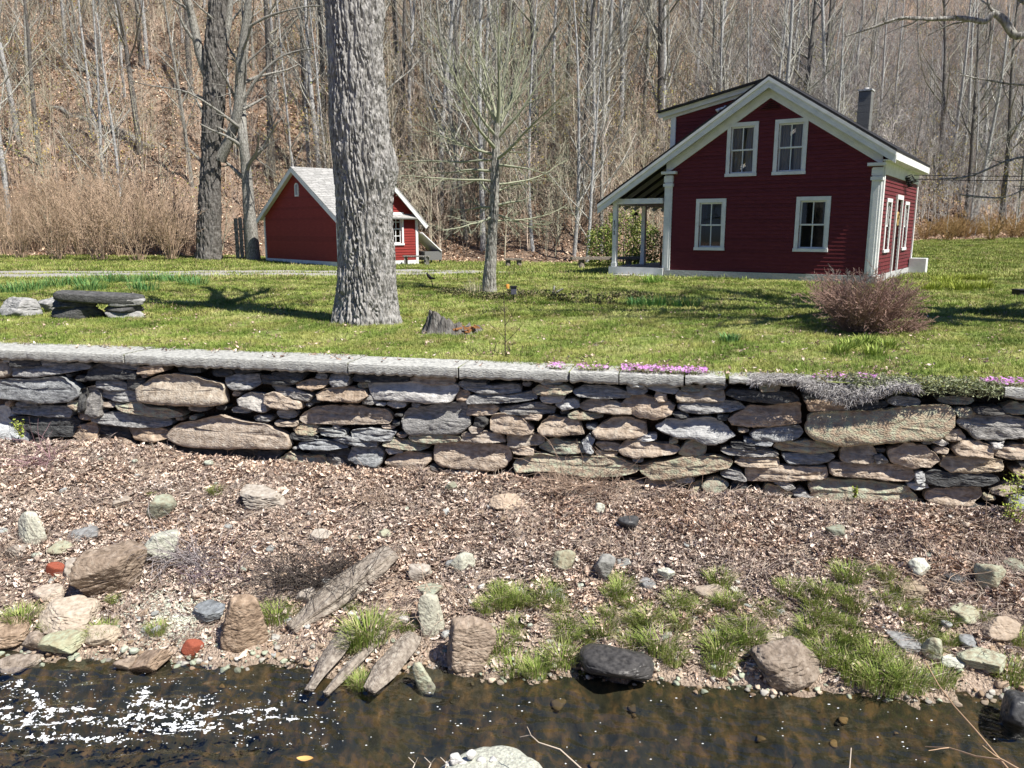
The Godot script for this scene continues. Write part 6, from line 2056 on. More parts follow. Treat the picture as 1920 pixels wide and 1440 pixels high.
# rocks of the bank: x, foot y, width, height (pixels of the photograph), kind, shape (r round, s slab, t tall), words
const ROCKS := [
[60, 1020, 62, 66, "p", "t", "pointed pale blue-grey stone standing on the leafy bank"], [160, 1010, 58, 28, "g", "s", "dark grey slab with a split edge on the leafy bank"], [112, 1034, 46, 28, "m", "s", "pale green flat stone beside the pointed grey stone"], [303, 972, 52, 48, "m", "r", "tan and green stone half sunk in leaves and stalks"], [500, 942, 90, 40, "T", "s", "pale tan flat slab lying among the leaves under the wall"], [232, 945, 30, 30, "T", "s", "small pale tan stone flat in the leaf litter"], [306, 1054, 70, 62, "P", "r", "whitish lichen-covered blocky stone above the gravel patch"],
[215, 1112, 130, 92, "b", "r", "large brown boulder with a flat top on the bank"], [125, 1172, 118, 72, "T", "s", "broad pale pinkish slab with rippled surface near the water"], [8, 1200, 96, 50, "b", "s", "brown slanting slab at the water's edge, cut by the grass tuft"], [66, 1218, 46, 34, "b", "r", "small rounded brown stone between two slabs at the water"], [120, 1212, 78, 38, "m", "s", "flat grey-green slab at the water's edge"], [188, 1200, 76, 38, "T", "s", "tan slab behind the flat grey-green one"], [36, 1246, 80, 24, "b", "s", "brown flat stone lying in the shallow water"], [285, 1252, 88, 44, "b", "s", "long brown stone reaching slantwise into the water"], [232, 1256, 40, 22, "b", "r", "small brown stone at the tip of the long slanting one"],
[460, 1216, 88, 112, "b", "t", "tall brown boulder beside the pale gravel patch"], [395, 1156, 72, 36, "g", "s", "flat grey stone behind the pale gravel"], [580, 1136, 48, 36, "T", "r", "tan stone above the end of the leaning log"], [870, 1070, 48, 38, "P", "r", "round pale green stone on the leaf litter"], [785, 1090, 42, 34, "T", "r", "tan stone near the head of the big log"], [806, 1116, 52, 34, "m", "s", "mossy green stone below the tan one by the log"], [812, 1192, 48, 88, "P", "t", "tall pale greenish stone standing beside the logs"], [868, 1262, 92, 112, "b", "t", "big leaning brown slab with a rounded top at the waterline"], [802, 1282, 34, 72, "m", "t", "narrow upright stone at the foot of the logs"],
[1155, 1272, 142, 56, "D", "r", "smooth black wet boulder lying in the edge of the stream"], [1476, 1278, 128, 84, "W", "r", "brown-topped boulder with a dark wet side in the stream edge"], [1133, 1088, 42, 50, "g", "r", "dark blue-grey rounded stone on the leafy bank"], [1168, 1062, 34, 26, "g", "s", "small dark grey stone touching the blue-grey one"], [1055, 1068, 46, 40, "m", "r", "tan and green stone on the leaf litter"], [1036, 1124, 48, 36, "g", "s", "blue-grey cracked slab among grass"], [1724, 1076, 42, 30, "P", "r", "whitish stone on the upper bank near the bare stalks"], [1856, 1102, 54, 50, "m", "r", "grey-green stone between brambles on the bank"], [1806, 1160, 58, 42, "m", "s", "flat green-grey stone ringed by grass"], [1870, 1196, 70, 42, "T", "r", "tan rounded stone beside the grass at the bank's end"], [1690, 1212, 54, 48, "g", "s", "slate-blue slab standing in the grass clumps"], [1746, 1234, 38, 46, "m", "t", "upright grey-green stone below the slate-blue slab"], [1814, 1216, 44, 24, "g", "r", "oval grey stone on a larger flat one"], [1838, 1246, 86, 32, "m", "s", "wide flat grey-green stone by the water"], [1786, 1246, 48, 24, "P", "s", "pale small slab at the water by the grass"], [1450, 1204, 42, 18, "T", "r", "small tan stone behind the wet-sided boulder"], [1900, 1068, 48, 26, "m", "s", "greenish stone under the arching stems"], [1566, 1008, 38, 24, "m", "r", "grey-green stone half buried below the wall"], [1176, 995, 42, 30, "d", "r", "dark stone overhung by grass blades"], [950, 946, 70, 20, "T", "s", "tan slab almost covered by leaves below the wall"], [846, 920, 26, 18, "m", "r", "little green stone close under the wall"], [1124, 965, 20, 24, "P", "t", "little white stone standing in the leaves"], [1705, 1112, 66, 30, "b", "s", "flat brown stone near the whitish one"], [1912, 1352, 76, 78, "D", "r", "black wet boulder rising from the water at the far bank's end"], [1790, 1090, 40, 20, "d", "s", "small dark stones' neighbour slab under stalks"], [140, 1080, 50, 30, "T", "r", "small tan stone beside the brown boulder"], [96, 1120, 60, 26, "T", "s", "flat tan stone above the rippled slab"], [30, 1040, 40, 24, "T", "s", "pale tan stone below the pointed grey one"], [600, 1010, 44, 20, "T", "s", "tan flat stone above the dark twig tangle"], [720, 1010, 30, 18, "m", "r", "small greenish stone by the head of the log"], [1330, 1120, 60, 28, "T", "r", "tan stone in the thin grass above the stream"], [1250, 1085, 34, 20, "P", "r", "small pale stone near the dark slab pair"], [1215, 1100, 36, 22, "g", "s", "small grey slab by the small pale stone"]]

func build_bank_things() -> void:
	var r := RandomNumberGenerator.new()
	r.seed = 1234
	M["T"] = grainy("tan_rock", [[0.22, 0.17, 0.13], [0.36, 0.3, 0.24], [0.45, 0.385, 0.315], [0.54, 0.48, 0.41]], 0.012, Vector3(2.5, 4.0, 2.5), 0.9, 1.0)
	M["P"] = grainy("lichen_rock", [[0.26, 0.25, 0.21], [0.42, 0.42, 0.36], [0.52, 0.54, 0.45], [0.62, 0.63, 0.55]], 0.016, Vector3(3.0, 3.0, 3.0), 0.92, 1.0)
	M["D"] = grainy("wet_rock", [[0.02, 0.02, 0.021], [0.045, 0.046, 0.048], [0.075, 0.076, 0.078], [0.11, 0.11, 0.11]], 0.012, Vector3(2.5, 3.0, 2.5), 0.35, 0.6)
	M["B"] = grainy("brown_rock", [[0.08, 0.06, 0.045], [0.18, 0.14, 0.105], [0.28, 0.22, 0.17], [0.38, 0.31, 0.245], [0.46, 0.43, 0.36]], 0.014, Vector3(1.8, 2.6, 1.8), 0.9, 1.2, 6, 0.03, 512, 45.0)
	M["G"] = grainy("slate_rock", [[0.09, 0.09, 0.09], [0.17, 0.172, 0.17], [0.26, 0.265, 0.265], [0.36, 0.365, 0.36]], 0.011, Vector3(2.0, 2.6, 2.0), 0.85, 0.9, 6, 0.02, 512, 45.0)
	M["O"] = grainy("green_rock", [[0.16, 0.13, 0.09], [0.28, 0.25, 0.18], [0.34, 0.36, 0.27], [0.42, 0.45, 0.35]], 0.011, Vector3(2.2, 2.4, 2.2), 0.9, 1.0, 6, 0.02, 512, 45.0)
	M["W"] = M.B
	for q in ROCKS:
		var p := hit(q[0], q[1] - q[3] * 0.12)
		if p.y < WATER - 0.05: p = on_water(q[0], q[1] - q[3] * 0.1) - Vector3(0, 0.08, 0)
		var k := metres(1.0, p)
		var w: float = q[2] * k
		var h: float = q[3] * k * 1.05
		var d := w * r.randf_range(0.6, 0.9)
		if q[5] == "s":
			d = maxf(w * 0.75, h * 1.3)
			h = minf(h * 0.7, w * 0.34)
		elif q[5] == "t":
			d = w * 0.55
		var kind: String = q[4]
		kind = {"b": "B", "g": "G", "m": "O", "p": "P", "d": "D"}.get(kind, kind)
		var mt: Material = M[kind]
		var big: bool = q[2] > 60
		var o := solid("bank_rock", rock(Vector3(w, h, d), r, rock_tint(r, "b"), (5 if q[2] > 84 else 4) if big else 3, 6 if q[5] != "r" else 9, 0.4 if kind == "D" else 1.0, q[5], 8.0 if kind == "D" else (14.0 if q[5] == "t" else 26.0)), mt, q[6], "rock", p - Vector3(0, h * 0.08, 0))
		o.rotation = Vector3(0.12 if q[5] == "s" else r.randf_range(-0.1, 0.1), r.randf_range(-0.4, 0.4), r.randf_range(-0.12, 0.12))
		if q[0] == 285: o.rotation.z = 0.5
		if q[0] == 868: o.rotation.z = -0.28
		if q[0] == 802: o.rotation.z = 0.3
	# two bits of brick
	for q in [[100, 1082, 34, "worn red brick fragment on the leafy bank"], [358, 1228, 38, "dark red brick piece at the edge of the water"]]:
		var p := hit(q[0], q[1] - 6)
		var k := metres(1.0, p)
		var o := solid("brick_piece", rock(Vector3(q[2] * k, q[2] * k * 0.8, q[2] * k * 0.6), r, Color.WHITE, 3, 5, 0.5, "s"), M.brick_clay, q[3], "brick", p - Vector3(0, 0.01, 0))
		o.rotation = Vector3(0.2, 0.5, -0.4)
	# old split logs lying down to the water
	for q in [[735, 1052, 548, 1195, 25, "thick weathered grey-brown log leaning down the bank towards the water"], [655, 1190, 580, 1300, 18, "weathered slab of split log ending in the water, outermost of three"], [720, 1195, 612, 1306, 13, "thin weathered split log wedged between two wider ones in the water"], [778, 1205, 695, 1302, 19, "weathered split log at the waterline nearest the leaning brown slab"]]:
		var a := hit(q[0], q[1])
		var b := hit(q[2], q[3] - 8)
		if b.y < WATER: b = on_water(q[2], q[3] - 6) - Vector3(0, 0.02, 0)
		var k := metres(1.0, a)
		var rr: float = q[4] * k
		a.y += rr * 0.75
		b.y += rr * 0.35
		var m := MB.new()
		var n := 44
		var ax := (b - a).normalized()
		var u := ax.cross(Vector3.UP).normalized()
		var v := u.cross(ax)
		var off := float(q[0])
		for j in 25:
			var f := j / 24.0
			var c := a.lerp(b, f)
			var endf := 1.0 - 0.5 * smoothstep(0.55, 1.0, f + 0.08 * sin(off)) - 0.2 * smoothstep(0.2, 0.0, f)
			for i in n:
				var an := TAU * i / n
				var e := rr * endf * (1.0 + 0.08 * sin(f * 3.0 + off))
				var fac := 0.0
				for e5 in 6: fac += pow(maxf(0.0, cos(an - e5 * TAU / 6.0 - 0.5 * sin(off + e5 * 2.0))) / (0.72 + 0.16 * sin(off * 1.3 + e5 * 1.7)), 14.0)
				e *= pow(fac + 0.02, -1.0 / 14.0)
				e *= 1.0 + 0.16 * n_b.get_noise_3d(cos(an) * 1.5 + off, sin(an) * 1.5, f * 1.6) + 0.17 * n_r.get_noise_3d(cos(an) * 4.5 + off, sin(an) * 4.5, f * 0.5)
				m.p(c + u * cos(an) * e * 1.1 + v * sin(an) * e * 0.6 - a + ax * 0.05 * n_b.get_noise_2d(an * 2.0, off) * absf(f - 0.5))
		for j in 24:
			for i in n:
				var s := j * n + i
				var t := j * n + (i + 1) % n
				m.t(s, s + n, t)
				m.t(t, s + n, t + n)
		for e in [0, 24]:
			var i0 := m.v.size()
			for i in n: m.p(m.v[e * n + i])
			var c0 := m.p(a.lerp(b, e / 24.0) - a + (ax if e else -ax) * 0.015)
			for i in n:
				if e == 0: m.t(i0 + i, i0 + (i + 1) % n, c0)
				else: m.t(i0 + i, c0, i0 + (i + 1) % n)
		solid("weathered_log", m.mesh(), M.old_wood, q[5], "log", a)
	# grass tufts of the bank
	var cols := [Color(0.15, 0.22, 0.04), Color(0.24, 0.32, 0.07), Color(0.34, 0.4, 0.12), Color(0.36, 0.33, 0.17)]
	var tuft := []
	for k in 5:
		tuft.append(blades(300, 0.15, 0.22, 0.0075, r, 1.05, cols))
	var spots := [[40, 1165, 74], [95, 1180, 46], [160, 1172, 34], [195, 1192, 62], [295, 1185, 48], [212, 1128, 30], [520, 1160, 78], [690, 1195, 110], [670, 1215, 80], [675, 1285, 62], [762, 1178, 54], [938, 1215, 76], [962, 1255, 86], [1005, 1262, 70], [1052, 1240, 86], [1128, 1185, 74], [1098, 1200, 50], [1240, 1215, 96], [1262, 1240, 60], [1205, 1170, 56], [1350, 1225, 92], [1400, 1200, 86], [1345, 1255, 70], [1395, 1170, 54], [1520, 1185, 64], [1560, 1235, 100], [1605, 1268, 110], [1650, 1285, 104], [1705, 1285, 90], [1590, 1200, 80], [1640, 1230, 80], [1680, 1255, 80], [1765, 1280, 70], [1888, 1270, 90], [1912, 1205, 60], [1350, 1095, 64], [1590, 1085, 80], [1480, 1110, 60], [1540, 1110, 56], [1440, 1150, 60], [1600, 1140, 60], [1150, 1120, 50], [1180, 1135, 44], [1740, 1165, 50], [1840, 1160, 40], [1690, 1150, 44], [405, 925, 36], [285, 930, 20], [1660, 1080, 46], [985, 1130, 50], [1285, 1130, 40], [660, 1140, 40]]
	for i in 46:
		var gx := r.randf_range(900, 1800)
		spots.append([gx, r.randf_range(1085, 1215) + 25.0 * smoothstep(1300.0, 1700.0, gx) * r.randf(), r.randf_range(40, 74)])
	var firsts := [null, null, null, null, null]
	for q in spots:
		var p := hit(q[0], q[1])
		if p.y < WATER: p.y = WATER - 0.03
		var i := r.randi() % 5
		var o: Node3D
		if firsts[i] == null:
			o = thing("grass_tuft", "fresh green grass tuft growing on the stream bank", "grass tuft", p, 0.0, "grass tufts on the stream bank")
			part(o, "grass_leaves", tuft[i], M.grass_blade)
			firsts[i] = o
		else:
			o = copy(firsts[i], "grass_tuft")
		var s := metres(q[2], p) / 0.4
		o.transform = Transform3D(Basis(Vector3.UP, r.randf() * TAU) * Basis.from_scale(Vector3(s, s * 0.95, s)), p)
	# brambles and twig tangles
	var tangle := func(x, y, wpx, hpx, count, col, label):
		var p := hit(x, y)
		var k := metres(1.0, p)
		var o := thing("twig_tangle", label, "twigs", p)
		var m := MB.new()
		for i in count:
			m.col = col * r.randf_range(0.6, 1.5)
			var s := Vector3(r.randf_range(-0.5, 0.5) * wpx * k, -0.01, r.randf_range(-0.25, 0.25) * wpx * k)
			limb(m, s, Vector3(r.randf_range(-1, 1), r.randf_range(0.1, 1.0), r.randf_range(-0.5, 1)), r.randf_range(0.5, 1.4) * hpx * k * 1.6, r.randf_range(0.002, 0.005), 0.0015, 6, 3, 0.3, -0.12, r)
		part(o, "twigs", m.mesh(), M.twig)
	tangle.call(600, 1085, 170, 60, 420, Color(0.06, 0.05, 0.045), "black tangle of exposed roots behind the leaning log")
	tangle.call(340, 1050, 90, 60, 160, Color(0.3, 0.27, 0.27), "pale dry stalks fanned out beside the lichen-covered stone")
	tangle.call(400, 1070, 100, 50, 70, Color(0.16, 0.12, 0.14), "purplish dead stems below the leafy slope")
	tangle.call(85, 868, 70, 45, 80, Color(0.28, 0.17, 0.19), "purplish dead plant against the foot of the wall")
	tangle.call(690, 935, 50, 50, 50, Color(0.45, 0.34, 0.26), "dead stalk bundle arching at the wall's foot")
	tangle.call(1090, 915, 120, 60, 220, Color(0.3, 0.22, 0.17), "dry broken stalks heaped against the long mossy stone")
	tangle.call(1700, 1085, 190, 40, 60, Color(0.42, 0.32, 0.24), "long arching dry stems over the stones of the upper bank")
	tangle.call(1280, 960, 120, 40, 60, Color(0.28, 0.2, 0.15), "loose dark stalks on the leaf litter")
	tangle.call(830, 1135, 110, 60, 70, Color(0.48, 0.37, 0.28), "straw-coloured stalks above the tall pale stone")
	tangle.call(30, 1050, 80, 40, 60, Color(0.1, 0.08, 0.07), "dark stems near the pointed grey stone")
	tangle.call(1830, 1000, 160, 40, 50, Color(0.4, 0.3, 0.22), "brown arching stems under the leafy sapling")
	# leafy seedlings at the wall
	for q in [[1885, 945, 60, 0.5, "bright green leafy sapling growing before the wall"], [45, 812, 40, 0.2, "small yellow-green weed rooted in the wall joints"], [1600, 925, 40, 0.1, "tiny weed with yellow leaves on the big grey stone"]]:
		var p := hit(q[0], q[1]) if q[0] != 45 else wall_at + wall_along * to_wall(45, 812, 0.0).x + Vector3(0, to_wall(45, 812, 0.0).y, 0.06)
		if q[0] == 1885: p = wall_at + wall_along * to_wall(1885, 945, 0.0).x + wall_out * 0.14 + Vector3(0, bank_h(to_wall(1885, 945, 0.0).x, wall_d(to_wall(1885, 945, 0.0).x) - 0.14), 0)
		if q[0] == 1600: p = wall_at + wall_along * to_wall(1600, 925, 0.0).x + Vector3(0, to_wall(1600, 925, 0).y, 0.04)
		var o := thing("leafy_sapling", q[4], "plant", p)
		var m := MB.new()
		m.col = Color(0.2, 0.13, 0.08)
		var tips := []
		for i in 4:
			var lb := limb(m, Vector3(0, -0.02, 0), Vector3(r.randf_range(-0.4, 0.4), 1, r.randf_range(-0.2, 0.3)), q[3], 0.005, 0.002, 6, 4, 0.15, 0.05, r)
			tips.append_array(lb[0])
		part(o, "stem", m.mesh(), M.twig)
		m = MB.new()
		for i in int(900 * q[3]):
			var c: Vector3 = tips[r.randi() % tips.size()] + Vector3(r.randf_range(-1, 1), r.randf_range(-1, 1), r.randf_range(-1, 1)) * q[3] * 0.14
			var a := Vector3(r.randf_range(-1, 1), r.randf_range(-0.3, 1), r.randf_range(-1, 1)).normalized() * 0.016
			var b := a.cross(Vector3(r.randf() - 0.5, r.randf(), r.randf() - 0.5)).normalized() * 0.009
			m.col = Color(0.26, 0.32, 0.06).lerp(Color(0.36, 0.42, 0.1), r.randf())
			m.q(c - a, c + b, c + a, c - b)
		part(o, "leaves", m.mesh(), M.leafy)

func water_h(u: float, w: float) -> float:
	var rap := smoothstep(-0.6, -3.0, u) * smoothstep(6.2, 5.4, w) * smoothstep(3.6, 4.4, w)
	var y := 0.007 * n_a.get_noise_2d(u * 3.0 + 3.0, w * 7.0) + 0.0045 * n_b.get_noise_2d(u * 9.0, w * 20.0)
	y += rap * (0.03 * n_a.get_noise_2d(u * 2.2, w * 5.0) + 0.018 * n_r.get_noise_2d(u * 5.0 + 9.0, w * 10.0))
	return WATER + y

func build_stream_things() -> void:
	var r := RandomNumberGenerator.new()
	r.seed = 66
	# water surface: riffles, rougher on the left where the stream breaks over stones
	var m := MB.new()
	sheet(m, spans([-120.0, -6.0, 6.0, 140.0], [6, 420, 6]), spans([2.9, 4.3, 7.0], [14, 100]), func(u, w):
		return Vector3(u, water_h(u, w) if absf(u) < 7.0 else WATER, -w))
	structure("water", m.mesh(), M.water)
	# foam: many small bubbles heaped along the breaking lines
	var fm := MB.new()
	var ic := ico(1)
	for d: Vector3 in ic[0]: fm.p(d * Vector3(1, 0.55, 1))
	var tt: PackedInt32Array = ic[1]
	for i in range(0, tt.size(), 3): fm.t(tt[i], tt[i + 2], tt[i + 1])
	var xf := []
	var cols := PackedColorArray()
	var lines := [[[-10, 1372], [60, 1362], [120, 1358], [190, 1350], [230, 1350]], [[0, 1320], [25, 1335], [55, 1352]], [[235, 1352], [262, 1322], [268, 1298]], [[240, 1350], [290, 1345], [330, 1365], [400, 1352]], [[300, 1372], [350, 1362], [400, 1365]], [[0, 1290], [30, 1280], [60, 1300], [90, 1345]], [[440, 1370], [500, 1345], [560, 1350]], [[160, 1350], [200, 1356], [260, 1368], [300, 1365]], [[-10, 1340], [40, 1345], [110, 1335], [170, 1330]], [[330, 1345], [420, 1338], [520, 1330]], [[60, 1385], [160, 1382], [260, 1390]], [[270, 1320], [330, 1325], [390, 1318]]]
	var segs := []
	for l in lines:
		for e in l.size() - 1:
			var p0 := on_water(l[e][0], l[e][1])
			var p1 := on_water(l[e + 1][0], l[e + 1][1])
			segs.append([Vector2(p0.x, p0.z), Vector2(p1.x, p1.z), 0.085 if l[0][0] > 200 and l[0][0] < 330 else 0.055])
	var lace := MB.new()
	var cell := 0.007
	var keep := {}
	for ix in int(3.6 / cell):
		for iz in int(1.15 / cell):
			var x := -4.4 + ix * cell
			var z := -5.75 + iz * cell
			var near := 0.0
			for sg in segs:
				var c := Geometry2D.get_closest_point_to_segment(Vector2(x, z), sg[0], sg[1])
				near = maxf(near, 1.0 - c.distance_to(Vector2(x, z)) / sg[2] * 0.5)
			if near <= 0.0: continue
			var net := n_r.get_noise_2d(x * 6.0, z * 11.0) * 0.5 + n_b.get_noise_2d(x * 11.0, z * 24.0) * 0.45 + n_a.get_noise_2d(x * 45.0, z * 60.0) * 0.22
			if net + near * 0.8 < 0.97: continue
			var id := []
			for k in [[0, 0], [0, 1], [1, 1], [1, 0]]:
				var key := Vector2i(ix + k[0], iz + k[1])
				if not keep.has(key):
					var px := -4.4 + key.x * cell
					var pz := -5.75 + key.y * cell
					keep[key] = lace.p(Vector3(px + r.randf_range(-0.002, 0.002), water_h(px, -pz) + 0.004 + 0.006 * near * absf(n_b.get_noise_2d(px * 60.0, pz * 60.0)), pz + r.randf_range(-0.002, 0.002)))
				id.append(keep[key])
			lace.t(id[0], id[2], id[1])
			lace.t(id[0], id[3], id[2])
	var fo := part(self, numbered("riffle_foam"), lace.mesh(), M.foam)
	tag(fo, "lacy white foam lines where the stream breaks over stones", "foam", "", "stuff")
	for i in 1700:
		var x := r.randf_range(-50, 640)
		var y := r.randf_range(1265, 1410)
		if n_a.get_noise_2d(x * 0.018, y * 0.05) + r.randf_range(-0.1, 0.1) < 0.12: continue
		var p := on_water(x, y)
		var s := r.randf_range(0.0012, 0.0042)
		p.y = WATER + 0.012
		xf.append(Transform3D(Basis.from_scale(Vector3(s * r.randf_range(1, 2.5), s * 0.7, s)), p))
		cols.append(Color(0.9, 0.93, 0.95))
	for i in 80:
		var p := on_water(r.randf_range(600, 1900), r.randf_range(1300, 1438))
		var s := r.randf_range(0.002, 0.0055)
		p.y = WATER + 0.006
		xf.append(Transform3D(Basis.from_scale(Vector3(s * r.randf_range(1, 2.5), s * 0.6, s)), p))
		cols.append(Color(0.95, 0.96, 0.97))
	scatter("stream_foam", fm.mesh(), M.foam, xf, cols, "white foam on the riffle of the stream", "foam")
	# stones under water
	xf = []
	cols = PackedColorArray()
	var pm := rock(Vector3(1, 0.55, 0.8), r, Color.WHITE, 2, 8)
	while xf.size() < 150:
		var x := r.randf_range(-5.0, 5.0)
		var d := r.randf_range(3.9, 6.3)
		if d > shore_d(x) + 0.05: continue
		var s := 0.03 + 0.1 * pow(r.randf(), 3.0)
		xf.append(Transform3D(Basis(Vector3.UP, r.randf() * TAU) * Basis.from_scale(Vector3.ONE * s), Vector3(x, minf(bank_h(x, d) - 0.01, WATER - 0.02 - s * 0.5), -d)))
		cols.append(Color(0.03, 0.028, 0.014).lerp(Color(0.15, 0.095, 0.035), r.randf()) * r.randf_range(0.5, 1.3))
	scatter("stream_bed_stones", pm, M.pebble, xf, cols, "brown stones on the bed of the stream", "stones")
	# pebbles along the shore and the pale gravel patch
	xf = []
	cols = PackedColorArray()
	while xf.size() < 5200:
		var p: Vector3
		var s: float
		var c: Color
		if xf.size() < 2800:
			p = hit(330 + r.randfn(0, 52), 1150 + r.randfn(0, 30))
			s = r.randf_range(0.008, 0.026)
			c = Color(0.42, 0.45, 0.36).lerp(Color(0.55, 0.52, 0.45), r.randf())
		else:
			var x := r.randf_range(-6.0, 6.0)
			var d := shore_d(x) + absf(r.randfn(0, 0.28)) - 0.12
			p = Vector3(x, bank_h(x, d), -d)
			s = 0.01 + 0.06 * pow(r.randf(), 3.0)
			c = [Color(0.3, 0.22, 0.15), Color(0.36, 0.34, 0.3), Color(0.42, 0.34, 0.26), Color(0.3, 0.33, 0.25)][r.randi() % 4]
		xf.append(Transform3D(rand_basis(r, 0.4) * Basis.from_scale(Vector3.ONE * s), p - Vector3(0, s * 0.1, 0)))
		cols.append(c * r.randf_range(0.7, 1.2))
	scatter("shore_gravel", pm, M.pebble, xf, cols, "pale gravel and pebbles along the water's edge", "gravel")
	# the near rock with broken bits on it
	var fp := on_water(912, 1432)
	var fr := solid("foreground_rock", rock(Vector3(1.0, 0.36, 0.75), r, Color(0.85, 0.85, 0.85), 4, 10, 0.5, "s", 8.0), M.lichen_rock, "broad pale grey rock rising from the near edge of the stream", "rock", Vector3(fp.x, WATER - 0.24, -4.55))
	for q in [[856, 1418, 26], [884, 1408, 20], [905, 1422, 24], [925, 1418, 18], [870, 1430, 30], [895, 1432, 22], [935, 1430, 26], [842, 1426, 16], [915, 1436, 20]]:
		var pp := at_depth(q[0], q[1] + 8, 4.63)
		var k := metres(1.0, pp)
		solid("rubble_bit", rock(Vector3(q[2], q[2] * 0.8, q[2] * 0.8) * k, r, Color.WHITE, 2, 7), M.pale_stone, "small pale broken stone lying on the broad near rock", "stone", Vector3(pp.x, pp.y - 0.02, pp.z), "broken bits on the near rock")
	# twigs
	var stick := func(pts2, d0, d1, rad, col, label, ends):
		var pts := PackedVector3Array()
		var ra := PackedFloat32Array()
		var n: int = pts2.size()
		for i in n:
			pts.append(at_depth(pts2[i][0], pts2[i][1], lerpf(d0, d1, float(i) / (n - 1))))
			ra.append(lerpf(rad, rad * 0.5, float(i) / (n - 1)))
		var o := pts[0]
		for i in n: pts[i] -= o
		var mm := MB.new()
		mm.col = col
		mm.tube(pts, ra, 6)
		for e in ends:
			limb(mm, pts[e[0]], Vector3(e[1], e[2], 0.1), e[3], rad * 0.6, rad * 0.3, 5, 4, 0.12, 0.0, r)
		return solid("bare_twig", mm.mesh(), M.twig, label, "twig", o)
	stick.call([[1930, 1490], [1880, 1430], [1830, 1370], [1790, 1325], [1760, 1285], [1735, 1240]], 2.6, 4.6, 0.006, Color(0.42, 0.28, 0.17), "long thin tan twig slanting over the stream", [])
	stick.call([[1960, 1470], [1880, 1425], [1830, 1418], [1780, 1402], [1735, 1400]], 2.6, 3.1, 0.0045, Color(0.45, 0.31, 0.2), "forked tan twig hanging low over the stream", [[1, -0.8, 0.5, 0.12], [3, -1.0, 0.1, 0.1]])
	stick.call([[1110, 1460], [1080, 1432], [1050, 1405], [1010, 1392], [995, 1378], [975, 1382]], 4.2, 4.5, 0.005, Color(0.5, 0.42, 0.34), "crooked grey twig standing out of the water", [[4, -0.2, 1.0, 0.06]])
	stick.call([[1590, 1500], [1593, 1440], [1596, 1402]], 3.0, 3.1, 0.004, Color(0.5, 0.42, 0.34), "single upright dry stalk at the near bank", [])
	for q in [[770, 1450], [800, 1450], [830, 1455]]:
		stick.call([[q[0], q[1]], [q[0] + 8, 1432], [q[0] - 4, 1420]], 3.8, 3.9, 0.004, Color(0.5, 0.44, 0.36), "short dry stalk beside the broad near rock", [[1, 0.4, 0.8, 0.05]]).set_meta("group", "dry stalks beside the near rock")
	# drifting leaf
	var lp := on_water(572, 1428)
	m = MB.new()
	sheet(m, span(-1, 1, 8), span(-1, 1, 5), func(u, v): return Vector3(u * 0.055, 0.012 * absf(v) + 0.006 * u * u, -v * 0.028 * (1.0 - u * u * 0.85)))
	solid("floating_leaf", m.mesh(), plain("orange_leaf", 0.55, 0.33, 0.12, 0.8), "single orange-tan leaf floating on the stream", "leaf", lp + Vector3(0, 0.012, 0))

